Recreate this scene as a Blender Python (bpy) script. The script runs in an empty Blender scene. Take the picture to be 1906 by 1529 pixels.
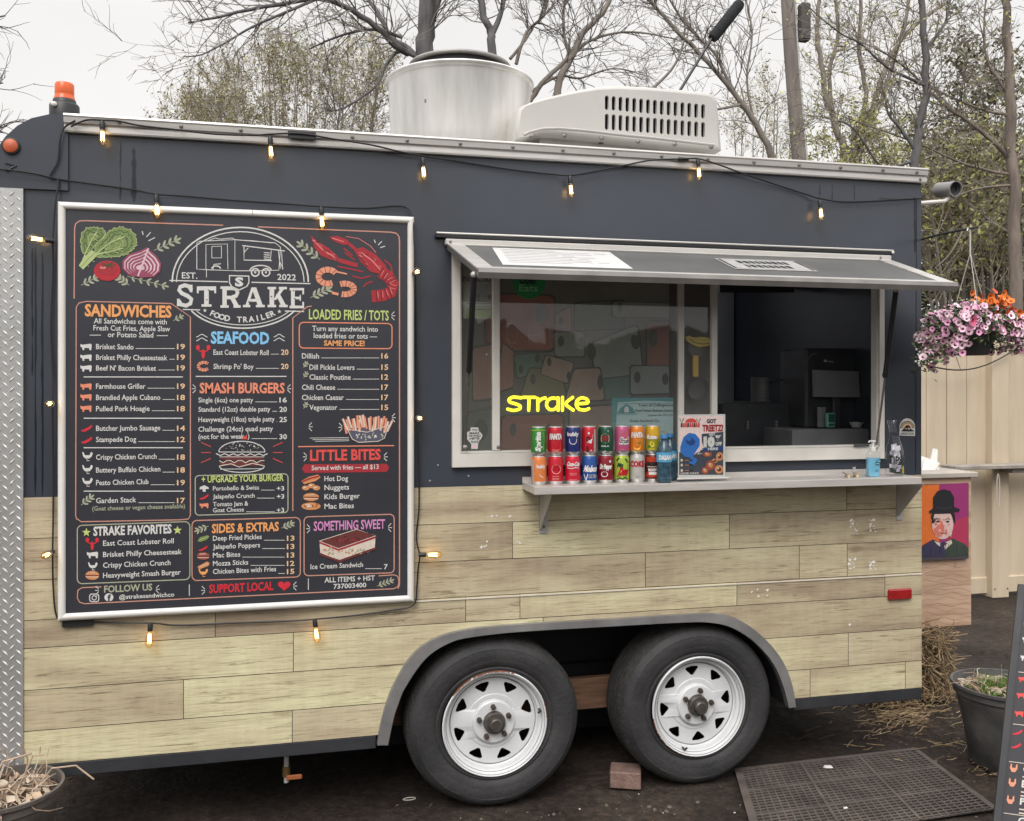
import bpy, math, random
from math import sin, cos, pi, radians, atan, atan2, sqrt
from mathutils import Vector, Matrix, noise
from mathutils.geometry import tessellate_polygon

SC = bpy.context.scene
COL = SC.collection

# ------------------------------------------------------------------ camera
FPX, PX0, HOR, VPX = 1700.0, 953.0, 721.0, 8100.0     # focal length, axis, horizon and wall vanishing point (photo pixels)
TH = atan(FPX / (VPX - PX0))
CS, SN = cos(TH), sin(TH)
DC, CAMZ = 3.666, 1.725
cd = bpy.data.cameras.new("camera")
cam = bpy.data.objects.new("camera", cd)
COL.objects.link(cam)
cam.location = (0, -DC, CAMZ)
cam.rotation_euler = (pi / 2, 0, -TH)
cd.sensor_fit = 'HORIZONTAL'
cd.sensor_width = 36
cd.lens = FPX / 1906 * 36
cd.shift_y = -(764.5 - HOR) / 1906
cd.clip_start, cd.clip_end = 0.05, 600
SC.camera = cam

# ------------------------------------------------------------------ sky, sun, exposure
SUN_EL, SUN_AZ = radians(48), radians(205)     # azimuth measured from +Y towards +X: behind the viewer's left shoulder
W = bpy.data.worlds.new("World")
SC.world = W
W.use_nodes = True
wn, wl = W.node_tree.nodes, W.node_tree.links
wn.clear()
out = wn.new('ShaderNodeOutputWorld')
bg = wn.new('ShaderNodeBackground')
sky = wn.new('ShaderNodeTexSky')
sky.sky_type = 'NISHITA'
sky.sun_disc = False
sky.sun_elevation = SUN_EL
sky.sun_rotation = SUN_AZ
sky.air_density, sky.dust_density = 1.0, 3.0
hs = wn.new('ShaderNodeHueSaturation')
hs.inputs['Saturation'].default_value = 0.12
tc = wn.new('ShaderNodeTexCoord')
cl = wn.new('ShaderNodeTexNoise')
cl.inputs['Scale'].default_value = 1.6
cl.inputs['Detail'].default_value = 5
cl.inputs['Roughness'].default_value = 0.55
mp = wn.new('ShaderNodeMapping')
mp.inputs['Scale'].default_value = (1, 1, 2.2)
cr = wn.new('ShaderNodeValToRGB')
cr.color_ramp.elements[0].position, cr.color_ramp.elements[0].color = 0.30, (7.0, 6.95, 6.95, 1)
cr.color_ramp.elements[1].position, cr.color_ramp.elements[1].color = 0.68, (8.1, 7.9, 7.75, 1)
mx = wn.new('ShaderNodeMix')
mx.data_type = 'RGBA'
mx.inputs[0].default_value = 0.86             # cloud cover
wl.new(tc.outputs['Generated'], mp.inputs['Vector'])
wl.new(mp.outputs['Vector'], cl.inputs['Vector'])
wl.new(cl.outputs['Fac'], cr.inputs['Fac'])
wl.new(sky.outputs[0], hs.inputs['Color'])
wl.new(hs.outputs[0], mx.inputs[6])
wl.new(cr.outputs[0], mx.inputs[7])
sx = wn.new('ShaderNodeSeparateXYZ')
wl.new(tc.outputs['Generated'], sx.inputs[0])
zr = wn.new('ShaderNodeMapRange')              # an overcast sky is brightest overhead
zr.inputs['From Min'].default_value, zr.inputs['From Max'].default_value = 0.42, 1.0
zr.inputs['To Min'].default_value, zr.inputs['To Max'].default_value = 0.90, 2.3
wl.new(sx.outputs['Z'], zr.inputs['Value'])
ml = wn.new('ShaderNodeVectorMath'); ml.operation = 'SCALE'
wl.new(mx.outputs[2], ml.inputs[0]); wl.new(zr.outputs[0], ml.inputs['Scale'])
wl.new(ml.outputs[0], bg.inputs['Color'])
bg.inputs['Strength'].default_value = 0.095
wl.new(bg.outputs[0], out.inputs['Surface'])

sd = bpy.data.lights.new("sun", 'SUN')
sd.energy = 1.4
sd.angle = radians(35)
sd.color = (1.0, 0.965, 0.92)
so = bpy.data.objects.new("sun", sd)
COL.objects.link(so)
sdir = Vector((sin(SUN_AZ) * cos(SUN_EL), cos(SUN_AZ) * cos(SUN_EL), sin(SUN_EL)))
so.rotation_euler = sdir.to_track_quat('Z', 'Y').to_euler()
so.location = sdir * 30

SC.view_settings.view_transform = 'Standard'
SC.view_settings.look = 'None'
SC.view_settings.exposure = 0.58
SC.view_settings.gamma = 1

# ------------------------------------------------------------------ photo pixel -> place on a real plane
def P(px, py, y=0.0):
    t = (px - PX0) / FPX
    dd = DC + y
    X = dd * (SN + t * CS) / (CS - t * SN)
    zc = X * SN + dd * CS
    return Vector((X, y, CAMZ - (py - HOR) * zc / FPX))
def CP(px, py, zc):
    xc = (px - PX0) / FPX * zc
    return Vector((xc * CS + zc * SN, -xc * SN + zc * CS - DC, CAMZ - (py - HOR) * zc / FPX))
def G(px, py, z=0.0):
    return CP(px, py, (CAMZ - z) * FPX / (py - HOR))

# ------------------------------------------------------------------ materials
MATS = {}
def pm(name, col, rough=0.6, metal=0.0, var=0.12, scale=9.0, bump=0.0, bscale=60.0, stretch=(1, 1, 1), spec=0.5, emit=0.0, col2=None, detail=4.0, coat=0.0):
    if name in MATS: return MATS[name]
    m = bpy.data.materials.new(name)
    m.use_nodes = True
    n, l = m.node_tree.nodes, m.node_tree.links
    b = n['Principled BSDF']
    b.inputs['Roughness'].default_value = rough
    b.inputs['Metallic'].default_value = metal
    b.inputs['Specular IOR Level'].default_value = spec
    if coat: b.inputs['Coat Weight'].default_value = coat
    c1 = tuple(min(1, x * (1 - var)) for x in col)
    c2 = col2 or tuple(min(1, x * (1 + var)) for x in col)
    tcn = n.new('ShaderNodeTexCoord')
    mpn = n.new('ShaderNodeMapping')
    mpn.inputs['Scale'].default_value = stretch
    l.new(tcn.outputs['Object'], mpn.inputs['Vector'])
    nz = n.new('ShaderNodeTexNoise')
    nz.inputs['Scale'].default_value = scale
    nz.inputs['Detail'].default_value = detail
    nz.inputs['Roughness'].default_value = 0.6
    l.new(mpn.outputs[0], nz.inputs['Vector'])
    rp = n.new('ShaderNodeValToRGB')
    rp.color_ramp.elements[0].position, rp.color_ramp.elements[0].color = 0.3, (*c1, 1)
    rp.color_ramp.elements[1].position, rp.color_ramp.elements[1].color = 0.7, (*c2, 1)
    l.new(nz.outputs['Fac'], rp.inputs['Fac'])
    l.new(rp.outputs[0], b.inputs['Base Color'])
    if bump:
        nb = n.new('ShaderNodeTexNoise')
        nb.inputs['Scale'].default_value = bscale
        nb.inputs['Detail'].default_value = 5
        l.new(mpn.outputs[0], nb.inputs['Vector'])
        bp = n.new('ShaderNodeBump')
        bp.inputs['Strength'].default_value = bump
        bp.inputs['Distance'].default_value = 0.01
        l.new(nb.outputs['Fac'], bp.inputs['Height'])
        l.new(bp.outputs[0], b.inputs['Normal'])
    if emit:
        b.inputs['Emission Color'].default_value = (*col, 1)
        b.inputs['Emission Strength'].default_value = emit
    MATS[name] = m
    return m
def glass(name, tint=(1, 1, 1), refl=1.0, rough=0.02, film=0.0):
    if name in MATS: return MATS[name]
    m = bpy.data.materials.new(name)
    m.use_nodes = True
    n, l = m.node_tree.nodes, m.node_tree.links
    n.clear()
    o = n.new('ShaderNodeOutputMaterial')
    tr = n.new('ShaderNodeBsdfTransparent')
    tr.inputs[0].default_value = (*tint, 1)
    gl = n.new('ShaderNodeBsdfGlossy')
    gl.inputs['Roughness'].default_value = rough
    lw = n.new('ShaderNodeLayerWeight')
    lw.inputs['Blend'].default_value = 0.5
    p5 = n.new('ShaderNodeMath'); p5.operation = 'POWER'; p5.inputs[1].default_value = 4
    l.new(lw.outputs['Facing'], p5.inputs[0])
    fr = n.new('ShaderNodeMath'); fr.operation = 'MULTIPLY_ADD'; fr.inputs[1].default_value = 0.9; fr.inputs[2].default_value = 0.04
    l.new(p5.outputs[0], fr.inputs[0])
    mu = n.new('ShaderNodeMath')
    mu.operation = 'MULTIPLY'
    mu.inputs[1].default_value = refl
    mxs = n.new('ShaderNodeMixShader')
    l.new(fr.outputs[0], mu.inputs[0])
    l.new(mu.outputs[0], mxs.inputs[0])
    l.new(tr.outputs[0], mxs.inputs[1])
    l.new(gl.outputs[0], mxs.inputs[2])
    l.new(mxs.outputs[0], o.inputs[0])
    if film:                                       # whitish haze over the interior, mixed in as a pale diffuse layer
        df = n.new('ShaderNodeBsdfDiffuse'); df.inputs[0].default_value = (0.75, 0.74, 0.72, 1)
        nf = n.new('ShaderNodeTexNoise'); nf.inputs['Scale'].default_value = 2.5; nf.inputs['Detail'].default_value = 6
        g = n.new('ShaderNodeNewGeometry'); l.new(g.outputs['Position'], nf.inputs['Vector'])
        mf = n.new('ShaderNodeMath'); mf.operation = 'MULTIPLY'; mf.inputs[1].default_value = film * 2
        l.new(nf.outputs['Fac'], mf.inputs[0])
        m2 = n.new('ShaderNodeMixShader')
        l.new(mf.outputs[0], m2.inputs[0]); l.new(mxs.outputs[0], m2.inputs[1]); l.new(df.outputs[0], m2.inputs[2]); l.new(m2.outputs[0], o.inputs[0])
    MATS[name] = m
    return m
def srgb(r, g, b, k=1.0):
    f = lambda c: (c / 255 / 12.92 if c <= 10 else ((c / 255 + 0.055) / 1.055) ** 2.4) * k
    return (f(r), f(g), f(b))
def ink(name, r, g, b, k=1.0, rough=0.55):
    return pm('ink_' + name, srgb(r, g, b, k), rough=rough, var=0.08, scale=60)

# ------------------------------------------------------------------ mesh builder
WL = {}
class MB:
    def __init__(s):
        s.v, s.f, s.m, s.mats, s.attr = [], [], [], [], None
    def mi(s, mat):
        if mat not in s.mats: s.mats.append(mat)
        return s.mats.index(mat)
    def add(s, vs, fs, mat):
        o = len(s.v); k = s.mi(mat)
        s.v.extend(tuple(v) for v in vs)
        for f in fs:
            s.f.append(tuple(i + o for i in f)); s.m.append(k)
    def box(s, a, b, mat):
        x0, y0, z0 = a; x1, y1, z1 = b
        v = [(x0, y0, z0), (x1, y0, z0), (x1, y1, z0), (x0, y1, z0), (x0, y0, z1), (x1, y0, z1), (x1, y1, z1), (x0, y1, z1)]
        s.add(v, [(0, 3, 2, 1), (4, 5, 6, 7), (0, 1, 5, 4), (1, 2, 6, 5), (2, 3, 7, 6), (3, 0, 4, 7)], mat)
    def hexa(s, v, mat):
        s.add(v, [(0, 3, 2, 1), (4, 5, 6, 7), (0, 1, 5, 4), (1, 2, 6, 5), (2, 3, 7, 6), (3, 0, 4, 7)], mat)
    def bbox(s, a, b, mat, r=0.004):
        """box with chamfered edges"""
        x0, y0, z0 = a; x1, y1, z1 = b
        v, f = [], []
        for X, sx in ((x0, 1), (x1, -1)):
            for Y, sy in ((y0, 1), (y1, -1)):
                for Z, sz in ((z0, 1), (z1, -1)):
                    v += [(X, Y + sy * r, Z + sz * r), (X + sx * r, Y, Z + sz * r), (X + sx * r, Y + sy * r, Z)]
        def c(i, j, k, a): return (i * 4 + j * 2 + k) * 3 + a
        f += [(c(0,0,0,0), c(0,0,1,0), c(0,1,1,0), c(0,1,0,0)), (c(1,0,0,0), c(1,1,0,0), c(1,1,1,0), c(1,0,1,0))]
        f += [(c(0,0,0,1), c(1,0,0,1), c(1,0,1,1), c(0,0,1,1)), (c(0,1,0,1), c(0,1,1,1), c(1,1,1,1), c(1,1,0,1))]
        f += [(c(0,0,0,2), c(0,1,0,2), c(1,1,0,2), c(1,0,0,2)), (c(0,0,1,2), c(1,0,1,2), c(1,1,1,2), c(0,1,1,2))]
        for i in (0, 1):
            for j in (0, 1):
                f.append((c(i,j,0,0), c(i,j,0,1), c(i,j,1,1), c(i,j,1,0)))
                f.append((c(i,0,j,0), c(i,1,j,0), c(i,1,j,2), c(i,0,j,2)))
                f.append((c(0,i,j,1), c(1,i,j,1), c(1,i,j,2), c(0,i,j,2)))
                for k in (0, 1): f.append((c(i,j,k,0), c(i,j,k,1), c(i,j,k,2)))
        s.add(v, f, mat)
    def prism(s, pts, fn, mat, holes=(), depth=None, side=None):
        """2-D polygon (with holes); fn(u,v,w) -> 3-D, w from 0 (front) to depth (back); depth None: one sheet"""
        loops = [list(pts)] + [list(h) for h in holes]
        flat = [p for lp in loops for p in lp]
        tri = tessellate_polygon([[Vector((p[0], p[1], 0)) for p in lp] for lp in loops])
        fr = [fn(p[0], p[1], 0) for p in flat]
        s.add(fr, tri, mat)
        if depth:
            bk = [fn(p[0], p[1], depth) for p in flat]
            n = len(flat)
            s.add(bk, [t[::-1] for t in tri], side or mat)
            fs, o = [], 0
            for lp in loops:
                k = len(lp)
                for i in range(k):
                    j = (i + 1) % k
                    fs.append((o + i, o + j, n + o + j, n + o + i))
                o += k
            s.add(fr + bk, fs, side or mat)
    def tube(s, pts, r, mat, seg=6, cap=True):
        pts = [Vector(p) for p in pts]
        n = len(pts)
        rs = r if isinstance(r, (list, tuple)) else [r] * n
        vs, fs = [], []
        up = None
        for i, p in enumerate(pts):
            d = (pts[min(i + 1, n - 1)] - pts[max(i - 1, 0)])
            if d.length < 1e-9: d = Vector((0, 0, 1))
            d.normalize()
            if up is None:
                up = d.orthogonal().normalized()
            else:
                up = up - d * up.dot(d)
                up = up.normalized() if up.length > 1e-6 else d.orthogonal().normalized()
            w = d.cross(up)
            for k in range(seg):
                a = 2 * pi * k / seg
                vs.append(p + (up * cos(a) + w * sin(a)) * rs[i])
        for i in range(n - 1):
            for k in range(seg):
                k2 = (k + 1) % seg
                fs.append((i * seg + k, i * seg + k2, (i + 1) * seg + k2, (i + 1) * seg + k))
        if cap:
            fs.append(tuple(range(seg))[::-1]); fs.append(tuple((n - 1) * seg + k for k in range(seg)))
        s.add(vs, fs, mat)
    def lathe(s, prof, c, mat, axis='z', seg=32, sx=1.0, close=False):
        """profile of (radius, height) turned round an axis through c"""
        c = Vector(c); vs, fs = [], []
        for r, h in prof:
            for k in range(seg):
                a = 2 * pi * k / seg
                if axis == 'z': vs.append(c + Vector((r * cos(a) * sx, r * sin(a), h)))
                elif axis == 'y': vs.append(c + Vector((r * cos(a) * sx, h, r * sin(a))))
                else: vs.append(c + Vector((h, r * cos(a), r * sin(a))))
        n = len(prof)
        for i in range(n - 1 + (1 if close else 0)):
            i2 = (i + 1) % n
            for k in range(seg):
                k2 = (k + 1) % seg
                fs.append((i * seg + k, i * seg + k2, i2 * seg + k2, i2 * seg + k))
        s.add(vs, fs, mat)
    def ball(s, c, r, mat, seg=12, rings=8, rot=None):
        c = Vector(c); r = r if isinstance(r, (tuple, list)) else (r, r, r)
        vs, fs = [], []
        for i in range(rings + 1):
            t = pi * i / rings
            for k in range(seg):
                a = 2 * pi * k / seg
                q = Vector((r[0] * sin(t) * cos(a), r[1] * sin(t) * sin(a), r[2] * cos(t)))
                if rot: q = rot @ q
                vs.append(c + q)
        for i in range(rings):
            for k in range(seg):
                k2 = (k + 1) % seg
                fs.append((i * seg + k, (i + 1) * seg + k, (i + 1) * seg + k2, i * seg + k2))
        s.add(vs, fs, mat)
    def build(s, name, parent=None, label=None, smooth=None, local=False, kind=None):
        off = Vector((0, 0, 0)) if (parent is None or local) else WL.get(parent.name, Vector((0, 0, 0)))
        me = bpy.data.meshes.new(name)
        me.from_pydata([(v[0] - off.x, v[1] - off.y, v[2] - off.z) for v in s.v], [], s.f)
        for m in s.mats: me.materials.append(m)
        me.polygons.foreach_set('material_index', s.m)
        if s.attr is not None:
            at = me.attributes.new('tone', 'FLOAT', 'FACE')
            at.data.foreach_set('value', s.attr)
        me.update()
        if smooth is not None:
            me.shade_smooth()
            me.set_sharp_from_angle(angle=radians(smooth))
        o = bpy.data.objects.new(name, me)
        COL.objects.link(o)
        if parent:
            o.parent = parent
            WL[o.name] = off
        else:
            WL[o.name] = Vector((0, 0, 0))
        if label: o['label'] = label
        if kind: o['kind'] = kind
        return o

def thing(name, label, cat, loc=(0, 0, 0), rz=0.0, group=None):
    o = bpy.data.objects.new(name, None)
    o.empty_display_size = 0.1
    COL.objects.link(o)
    o.location = loc
    o.rotation_euler = (0, 0, rz)
    WL[o.name] = Vector(loc)
    o['label'] = label; o['category'] = cat
    if group: o['group'] = group
    return o
def tag(o, label, cat, group=None, kind=None):
    o['label'] = label; o['category'] = cat
    if group: o['group'] = group
    if kind: o['kind'] = kind
    return o
def struct(mb, name, label=None, smooth=None):
    o = mb.build(name, smooth=smooth)
    o['kind'] = 'structure'
    return o

# ------------------------------------------------------------------ drawing on surfaces
_TX = {}
def glyphs(txt, bold):
    k = (txt, bold)
    if k not in _TX:
        cu = bpy.data.curves.new('t', 'FONT')
        cu.body = txt; cu.resolution_u = 2; cu.offset = bold; cu.fill_mode = 'FRONT'
        ob = bpy.data.objects.new('t', cu)
        me = bpy.data.meshes.new_from_object(ob)
        vs = [(v.co.x, v.co.y) for v in me.vertices]
        fs = [tuple(p.vertices) for p in me.polygons]
        bpy.data.objects.remove(ob); bpy.data.curves.remove(cu); bpy.data.meshes.remove(me)
        _TX[k] = (vs, fs)
    return _TX[k]
HCAP = max(v[1] for v in glyphs('H', 0.0)[0])

class Surf:
    """draws flat print on a surface; fn(u,v,off) -> 3-D with off the height above it; uv maps pixels to (u,v)"""
    def __init__(s, mb, fn, uv=None, step=0.0004):
        s.mb, s.fn, s.uv, s.k, s.step = mb, fn, uv or (lambda x, y: (x, y)), 0, step
    def w3(s, lv):
        s.k = (s.k + 1) % 41; o = s.step * (lv + s.k * .02)      # never two prints in one plane
        return lambda u, v, w: s.fn(u, v, o)
    def poly(s, pts, mat, lv=1, holes=()):
        s.mb.prism([s.uv(*p) for p in pts], s.w3(lv), mat, [[s.uv(*p) for p in h] for h in holes])
    def ell(s, cx, cy, rx, ry, mat, lv=1, rot=0.0, n=20):
        s.poly([(cx + rx * cos(a) * cos(rot) - ry * sin(a) * sin(rot), cy + rx * cos(a) * sin(rot) + ry * sin(a) * cos(rot)) for a in [2 * pi * i / n for i in range(n)]], mat, lv)
    def line(s, pts, w, mat, lv=1, closed=False):
        n = len(pts)
        L, R = [], []
        for i, p in enumerate(pts):
            a = pts[(i - 1) % n] if (closed or i) else p
            b = pts[(i + 1) % n] if (closed or i < n - 1) else p
            dx, dy = b[0] - a[0], b[1] - a[1]
            q = sqrt(dx * dx + dy * dy) or 1
            L.append((p[0] - dy / q * w / 2, p[1] + dx / q * w / 2)); R.append((p[0] + dy / q * w / 2, p[1] - dx / q * w / 2))
        f = s.w3(lv)
        vs = [f(*s.uv(*p), 0) for p in L] + [f(*s.uv(*p), 0) for p in R]
        fs = [(i, (i + 1) % n, n + (i + 1) % n, n + i) for i in range(n if closed else n - 1)]
        s.mb.add(vs, fs, mat)
    def arc(s, cx, cy, rx, ry, a0, a1, w, mat, lv=1, n=28):
        s.line([(cx + rx * cos(radians(a0 + (a1 - a0) * i / n)), cy - ry * sin(radians(a0 + (a1 - a0) * i / n))) for i in range(n + 1)], w, mat, lv)
    def rrect(s, x0, y0, x1, y1, r, w, mat, lv=1, fill=None, sl=(0, 0)):
        """rounded frame; sl: px slope of its top and bottom edges"""
        pts = []
        for cx, cy, a0 in ((x1 - r, y0 + r, 0), (x0 + r, y0 + r, 90), (x0 + r, y1 - r, 180), (x1 - r, y1 - r, 270)):
            k = sl[0] if cy < (y0 + y1) / 2 else sl[1]
            for i in range(5):
                a = radians(a0 + 90 * i / 4)
                pts.append((cx + r * cos(a), cy - r * sin(a) + k * (cx - x0)))
        # order: go round
        tr, tl, bl, br = pts[0:5], pts[5:10], pts[10:15], pts[15:20]
        lp = tr + tl + bl + br
        if fill: s.poly(lp, fill, lv)
        if w: s.line(lp, w, mat, lv, closed=True)
    def text(s, t, x0, x1, yb, cap, mat, bold=0.0, lv=2, slant=0.0):
        """text from x0 to x1 on the baseline yb (pixels), capital height cap"""
        vs, fs = glyphs(t, bold)
        if not vs: return
        a, b = min(v[0] for v in vs), max(v[0] for v in vs)
        u0, v0 = s.uv(x0, yb); u1, v1 = s.uv(x1, yb)
        _, vc = s.uv(x0, yb - cap)
        k = (u1 - u0) / (b - a); kv = (vc - v0) / HCAP
        f = s.w3(lv)
        s.mb.add([f(u0 + (x - a) * k + slant * y * kv, v0 + y * kv, 0) for x, y in vs], fs, mat)
    def text_arc(s, t, cx, cy, rx, ry, a0, a1, cap, mat, bold=0.0, lv=2):
        n = len(t)
        for i, ch in enumerate(t):
            if ch == ' ': continue
            a = radians(a0 + (a1 - a0) * i / (n - 1))
            bx, by = cx + rx * cos(a), cy - ry * sin(a)
            tx, ty = -rx * sin(a), -ry * cos(a)
            if a1 < a0: tx, ty = -tx, -ty
            q = sqrt(tx * tx + ty * ty); tx, ty = tx / q, ty / q
            vs, fs = glyphs(ch, bold)
            m = (min(v[0] for v in vs) + max(v[0] for v in vs)) / 2
            k = cap / HCAP
            f = s.w3(lv)
            out = []
            for x, y in vs:
                xx, yy = (x - m) * k, y * k
                out.append(f(*s.uv(bx + tx * xx + ty * yy, by + ty * xx - tx * yy), 0))
            s.mb.add(out, fs, mat)
# ================================================================== materials of the place
def paint_black():
    m = pm('black_trailer_paint', (0.047, 0.054, 0.069), rough=0.26, var=0.14, scale=1.3, bump=0.10, bscale=2.2)
    return m
M_BLACK = paint_black()
M_RUN = pm('old_rain_runs', (0.008, 0.010, 0.013), rough=0.3, var=0.3, scale=4)
M_SKIRT = pm('skirt_paint', (0.032, 0.034, 0.039), rough=0.45, var=0.25, scale=6, bump=0.1)
M_ALU = pm('brushed_aluminium', (0.60, 0.58, 0.55), rough=0.42, metal=0.55, var=0.12, scale=5, stretch=(1, 1, 30), bump=0.03)
M_ALUD = pm('dull_aluminium', (0.46, 0.45, 0.43), rough=0.5, metal=0.4, var=0.2, scale=7, bump=0.05)
M_WHITEF = pm('white_window_frame', (0.66, 0.63, 0.58), rough=0.45, var=0.10, scale=6, bump=0.04)
M_MENUF = pm('white_menu_frame', (0.72, 0.70, 0.66), rough=0.3, var=0.08, scale=3)
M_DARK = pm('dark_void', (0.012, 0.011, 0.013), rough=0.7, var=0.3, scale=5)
M_INT = pm('interior_dark_wall', (0.48, 0.50, 0.55), rough=0.5, var=0.2, scale=2)
M_RUBBER = pm('tyre_rubber', (0.022, 0.022, 0.025), rough=0.72, var=0.2, scale=6, bump=0.3, bscale=60, col2=(0.043, 0.041, 0.042))
M_TREAD = pm('tyre_tread', (0.030, 0.028, 0.026), rough=0.85, var=0.4, scale=30, bump=0.8, bscale=90)
M_RIM = pm('white_wheel_paint', (0.64, 0.65, 0.66), rough=0.35, var=0.08, scale=6, bump=0.02)
M_RUST = pm('rust', (0.16, 0.055, 0.025), rough=0.85, var=0.5, scale=30, bump=0.3)
M_NUT = pm('rusty_nut', (0.075, 0.055, 0.045), rough=0.6, metal=0.4, var=0.4, scale=60)
M_HUB = pm('greasy_hub', (0.10, 0.09, 0.08), rough=0.4, metal=0.5, var=0.4, scale=30)
M_GREYP = pm('grey_plastic', (0.05, 0.052, 0.055), rough=0.5, var=0.2)
M_BLKP = pm('black_plastic', (0.018, 0.019, 0.021), rough=0.45, var=0.2)
M_ORANGE = pm('orange_lens', (0.75, 0.13, 0.03), rough=0.25, var=0.12, scale=20)
M_RED = pm('red_lens', (0.30, 0.012, 0.014), rough=0.25, var=0.15, scale=20)
M_TIMBER = pm('brown_timber', (0.14, 0.075, 0.045), rough=0.8, var=0.35, scale=5, stretch=(1, 1, 12), bump=0.2)
M_STEEL = pm('stainless_steel', (0.58, 0.545, 0.515), rough=0.42, metal=0.35, var=0.12, scale=4, stretch=(1, 12, 12), bump=0.03)
M_ACW = pm('white_unit_plastic', (0.50, 0.488, 0.462), rough=0.4, var=0.05, scale=3, bump=0.02)
M_SCREW = pm('screw_head', (0.20, 0.19, 0.18), rough=0.5, metal=0.6, var=0.3, scale=80)

def wood_cladding_mat():
    m = bpy.data.materials.new('wood_print_cladding')
    m.use_nodes = True
    n, l = m.node_tree.nodes, m.node_tree.links
    b = n['Principled BSDF']
    b.inputs['Roughness'].default_value = 0.52
    at = n.new('ShaderNodeAttribute'); at.attribute_name = 'tone'
    tcn = n.new('ShaderNodeTexCoord')
    off = n.new('ShaderNodeVectorMath'); off.operation = 'SCALE'
    off.inputs[0].default_value = (37, 11, 23)
    l.new(at.outputs['Fac'], off.inputs['Scale'])
    ad = n.new('ShaderNodeVectorMath'); ad.operation = 'ADD'
    l.new(tcn.outputs['Object'], ad.inputs[0]); l.new(off.outputs[0], ad.inputs[1])
    def nz(scale, st, det=6, rough=0.6, dist=0.0):
        mpn = n.new('ShaderNodeMapping'); mpn.inputs['Scale'].default_value = st
        l.new(ad.outputs[0], mpn.inputs['Vector'])
        t = n.new('ShaderNodeTexNoise'); t.inputs['Scale'].default_value = scale
        t.inputs['Detail'].default_value = det; t.inputs['Roughness'].default_value = rough
        t.inputs['Distortion'].default_value = dist
        l.new(mpn.outputs[0], t.inputs['Vector'])
        return t
    def ramp(src, *st):
        r = n.new('ShaderNodeValToRGB')
        e = r.color_ramp.elements
        while len(e) < len(st): e.new(0.5)
        for i, (p, c) in enumerate(st): e[i].position = p; e[i].color = (*c, 1)
        l.new(src, r.inputs['Fac'])
        return r
    def mix(kind, fac, a, bb):
        x = n.new('ShaderNodeMix'); x.data_type = 'RGBA'; x.blend_type = kind
        if isinstance(fac, float): x.inputs[0].default_value = fac
        else: l.new(fac, x.inputs[0])
        l.new(a, x.inputs[6]); l.new(bb, x.inputs[7])
        return x.outputs[2]
    blot = ramp(nz(1.6, (.8, 1, 3.2), 4, 0.55, .5).outputs['Fac'], (0.30, (0.40, 0.33, 0.24)), (0.48, (0.55, 0.49, 0.345)), (0.70, (0.68, 0.645, 0.45)))
    tone = ramp(at.outputs['Fac'], (0.0, (0.76, 0.71, 0.68)), (0.5, (0.97, 0.93, 0.90)), (1.0, (1.13, 1.15, 1.05)))
    c = mix('MULTIPLY', 1.0, blot.outputs[0], tone.outputs[0])
    fine = ramp(nz(11, (.45, 1, 16), 9, 0.78, 1.4).outputs['Fac'], (0.37, (0.42, 0.37, 0.33)), (0.48, (0.95, 0.94, 0.93)), (0.56, (1, 1, 1)), (0.70, (1.16, 1.15, 1.12)))
    c = mix('MULTIPLY', 0.72, c, fine.outputs[0])
    streak = ramp(nz(3.6, (.6, 1, 13), 6, 0.72, 2.2).outputs['Fac'], (0.35, (0.34, 0.28, 0.24)), (0.425, (1, 1, 1)), (1.0, (1, 1, 1)))
    c = mix('MULTIPLY', 0.75, c, streak.outputs[0])
    knot = ramp(nz(2.4, (1.6, 1, 4.2), 2, 0.4).outputs['Fac'], (0.245, (0.42, 0.36, 0.29)), (0.30, (1, 1, 1)), (1.0, (1, 1, 1)))
    c = mix('MULTIPLY', 0.5, c, knot.outputs[0])
    saw = ramp(nz(26, (1, 1, 0.12), 3, 0.6).outputs['Fac'], (0.38, (0.90, 0.88, 0.86)), (0.6, (1, 1, 1)))
    c = mix('MULTIPLY', 0.6, c, saw.outputs[0])
    l.new(c, b.inputs['Base Color'])
    bp = n.new('ShaderNodeBump'); bp.inputs['Strength'].default_value = 0.12; bp.inputs['Distance'].default_value = 0.004
    l.new(fine.outputs[0], bp.inputs['Height']); l.new(bp.outputs[0], b.inputs['Normal'])
    return m
M_WOOD = wood_cladding_mat()
M_WHITESEAM = pm('pale_seam_strip', (0.68, 0.63, 0.54), rough=0.5)
M_CHIP = pm('bare_white_patch', (0.78, 0.76, 0.72), rough=0.6)

def tread_plate_trim():
    m = pm('ridged_fender_trim', (0.30, 0.295, 0.295), rough=0.38, metal=0.6, var=0.25, scale=6)
    n, l = m.node_tree.nodes, m.node_tree.links
    w = n.new('ShaderNodeTexWave'); w.inputs['Scale'].default_value = 75; w.bands_direction = 'DIAGONAL'
    tcn = n.new('ShaderNodeTexCoord'); l.new(tcn.outputs['Object'], w.inputs['Vector'])
    bp = n.new('ShaderNodeBump'); bp.inputs['Strength'].default_value = 0.45; bp.inputs['Distance'].default_value = 0.004
    l.new(w.outputs['Fac'], bp.inputs['Height']); l.new(bp.outputs[0], n['Principled BSDF'].inputs['Normal'])
    return m
M_FENDER = tread_plate_trim()
M_DIAMOND = pm('diamond_plate', (0.47, 0.47, 0.465), rough=0.40, metal=0.6, var=0.10, scale=5, bump=0.06)
M_LUG = pm('plate_lug', (0.78, 0.77, 0.76), rough=0.30, metal=0.5, var=0.1, scale=9)

def spun_aluminium():
    m = pm('spun_aluminium', (0.68, 0.665, 0.64), rough=0.40, metal=0.7, var=0.20, scale=3.0, bump=0.05, bscale=14, stretch=(3, 3, .45))
    return m
M_SPUN = spun_aluminium()

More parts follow.
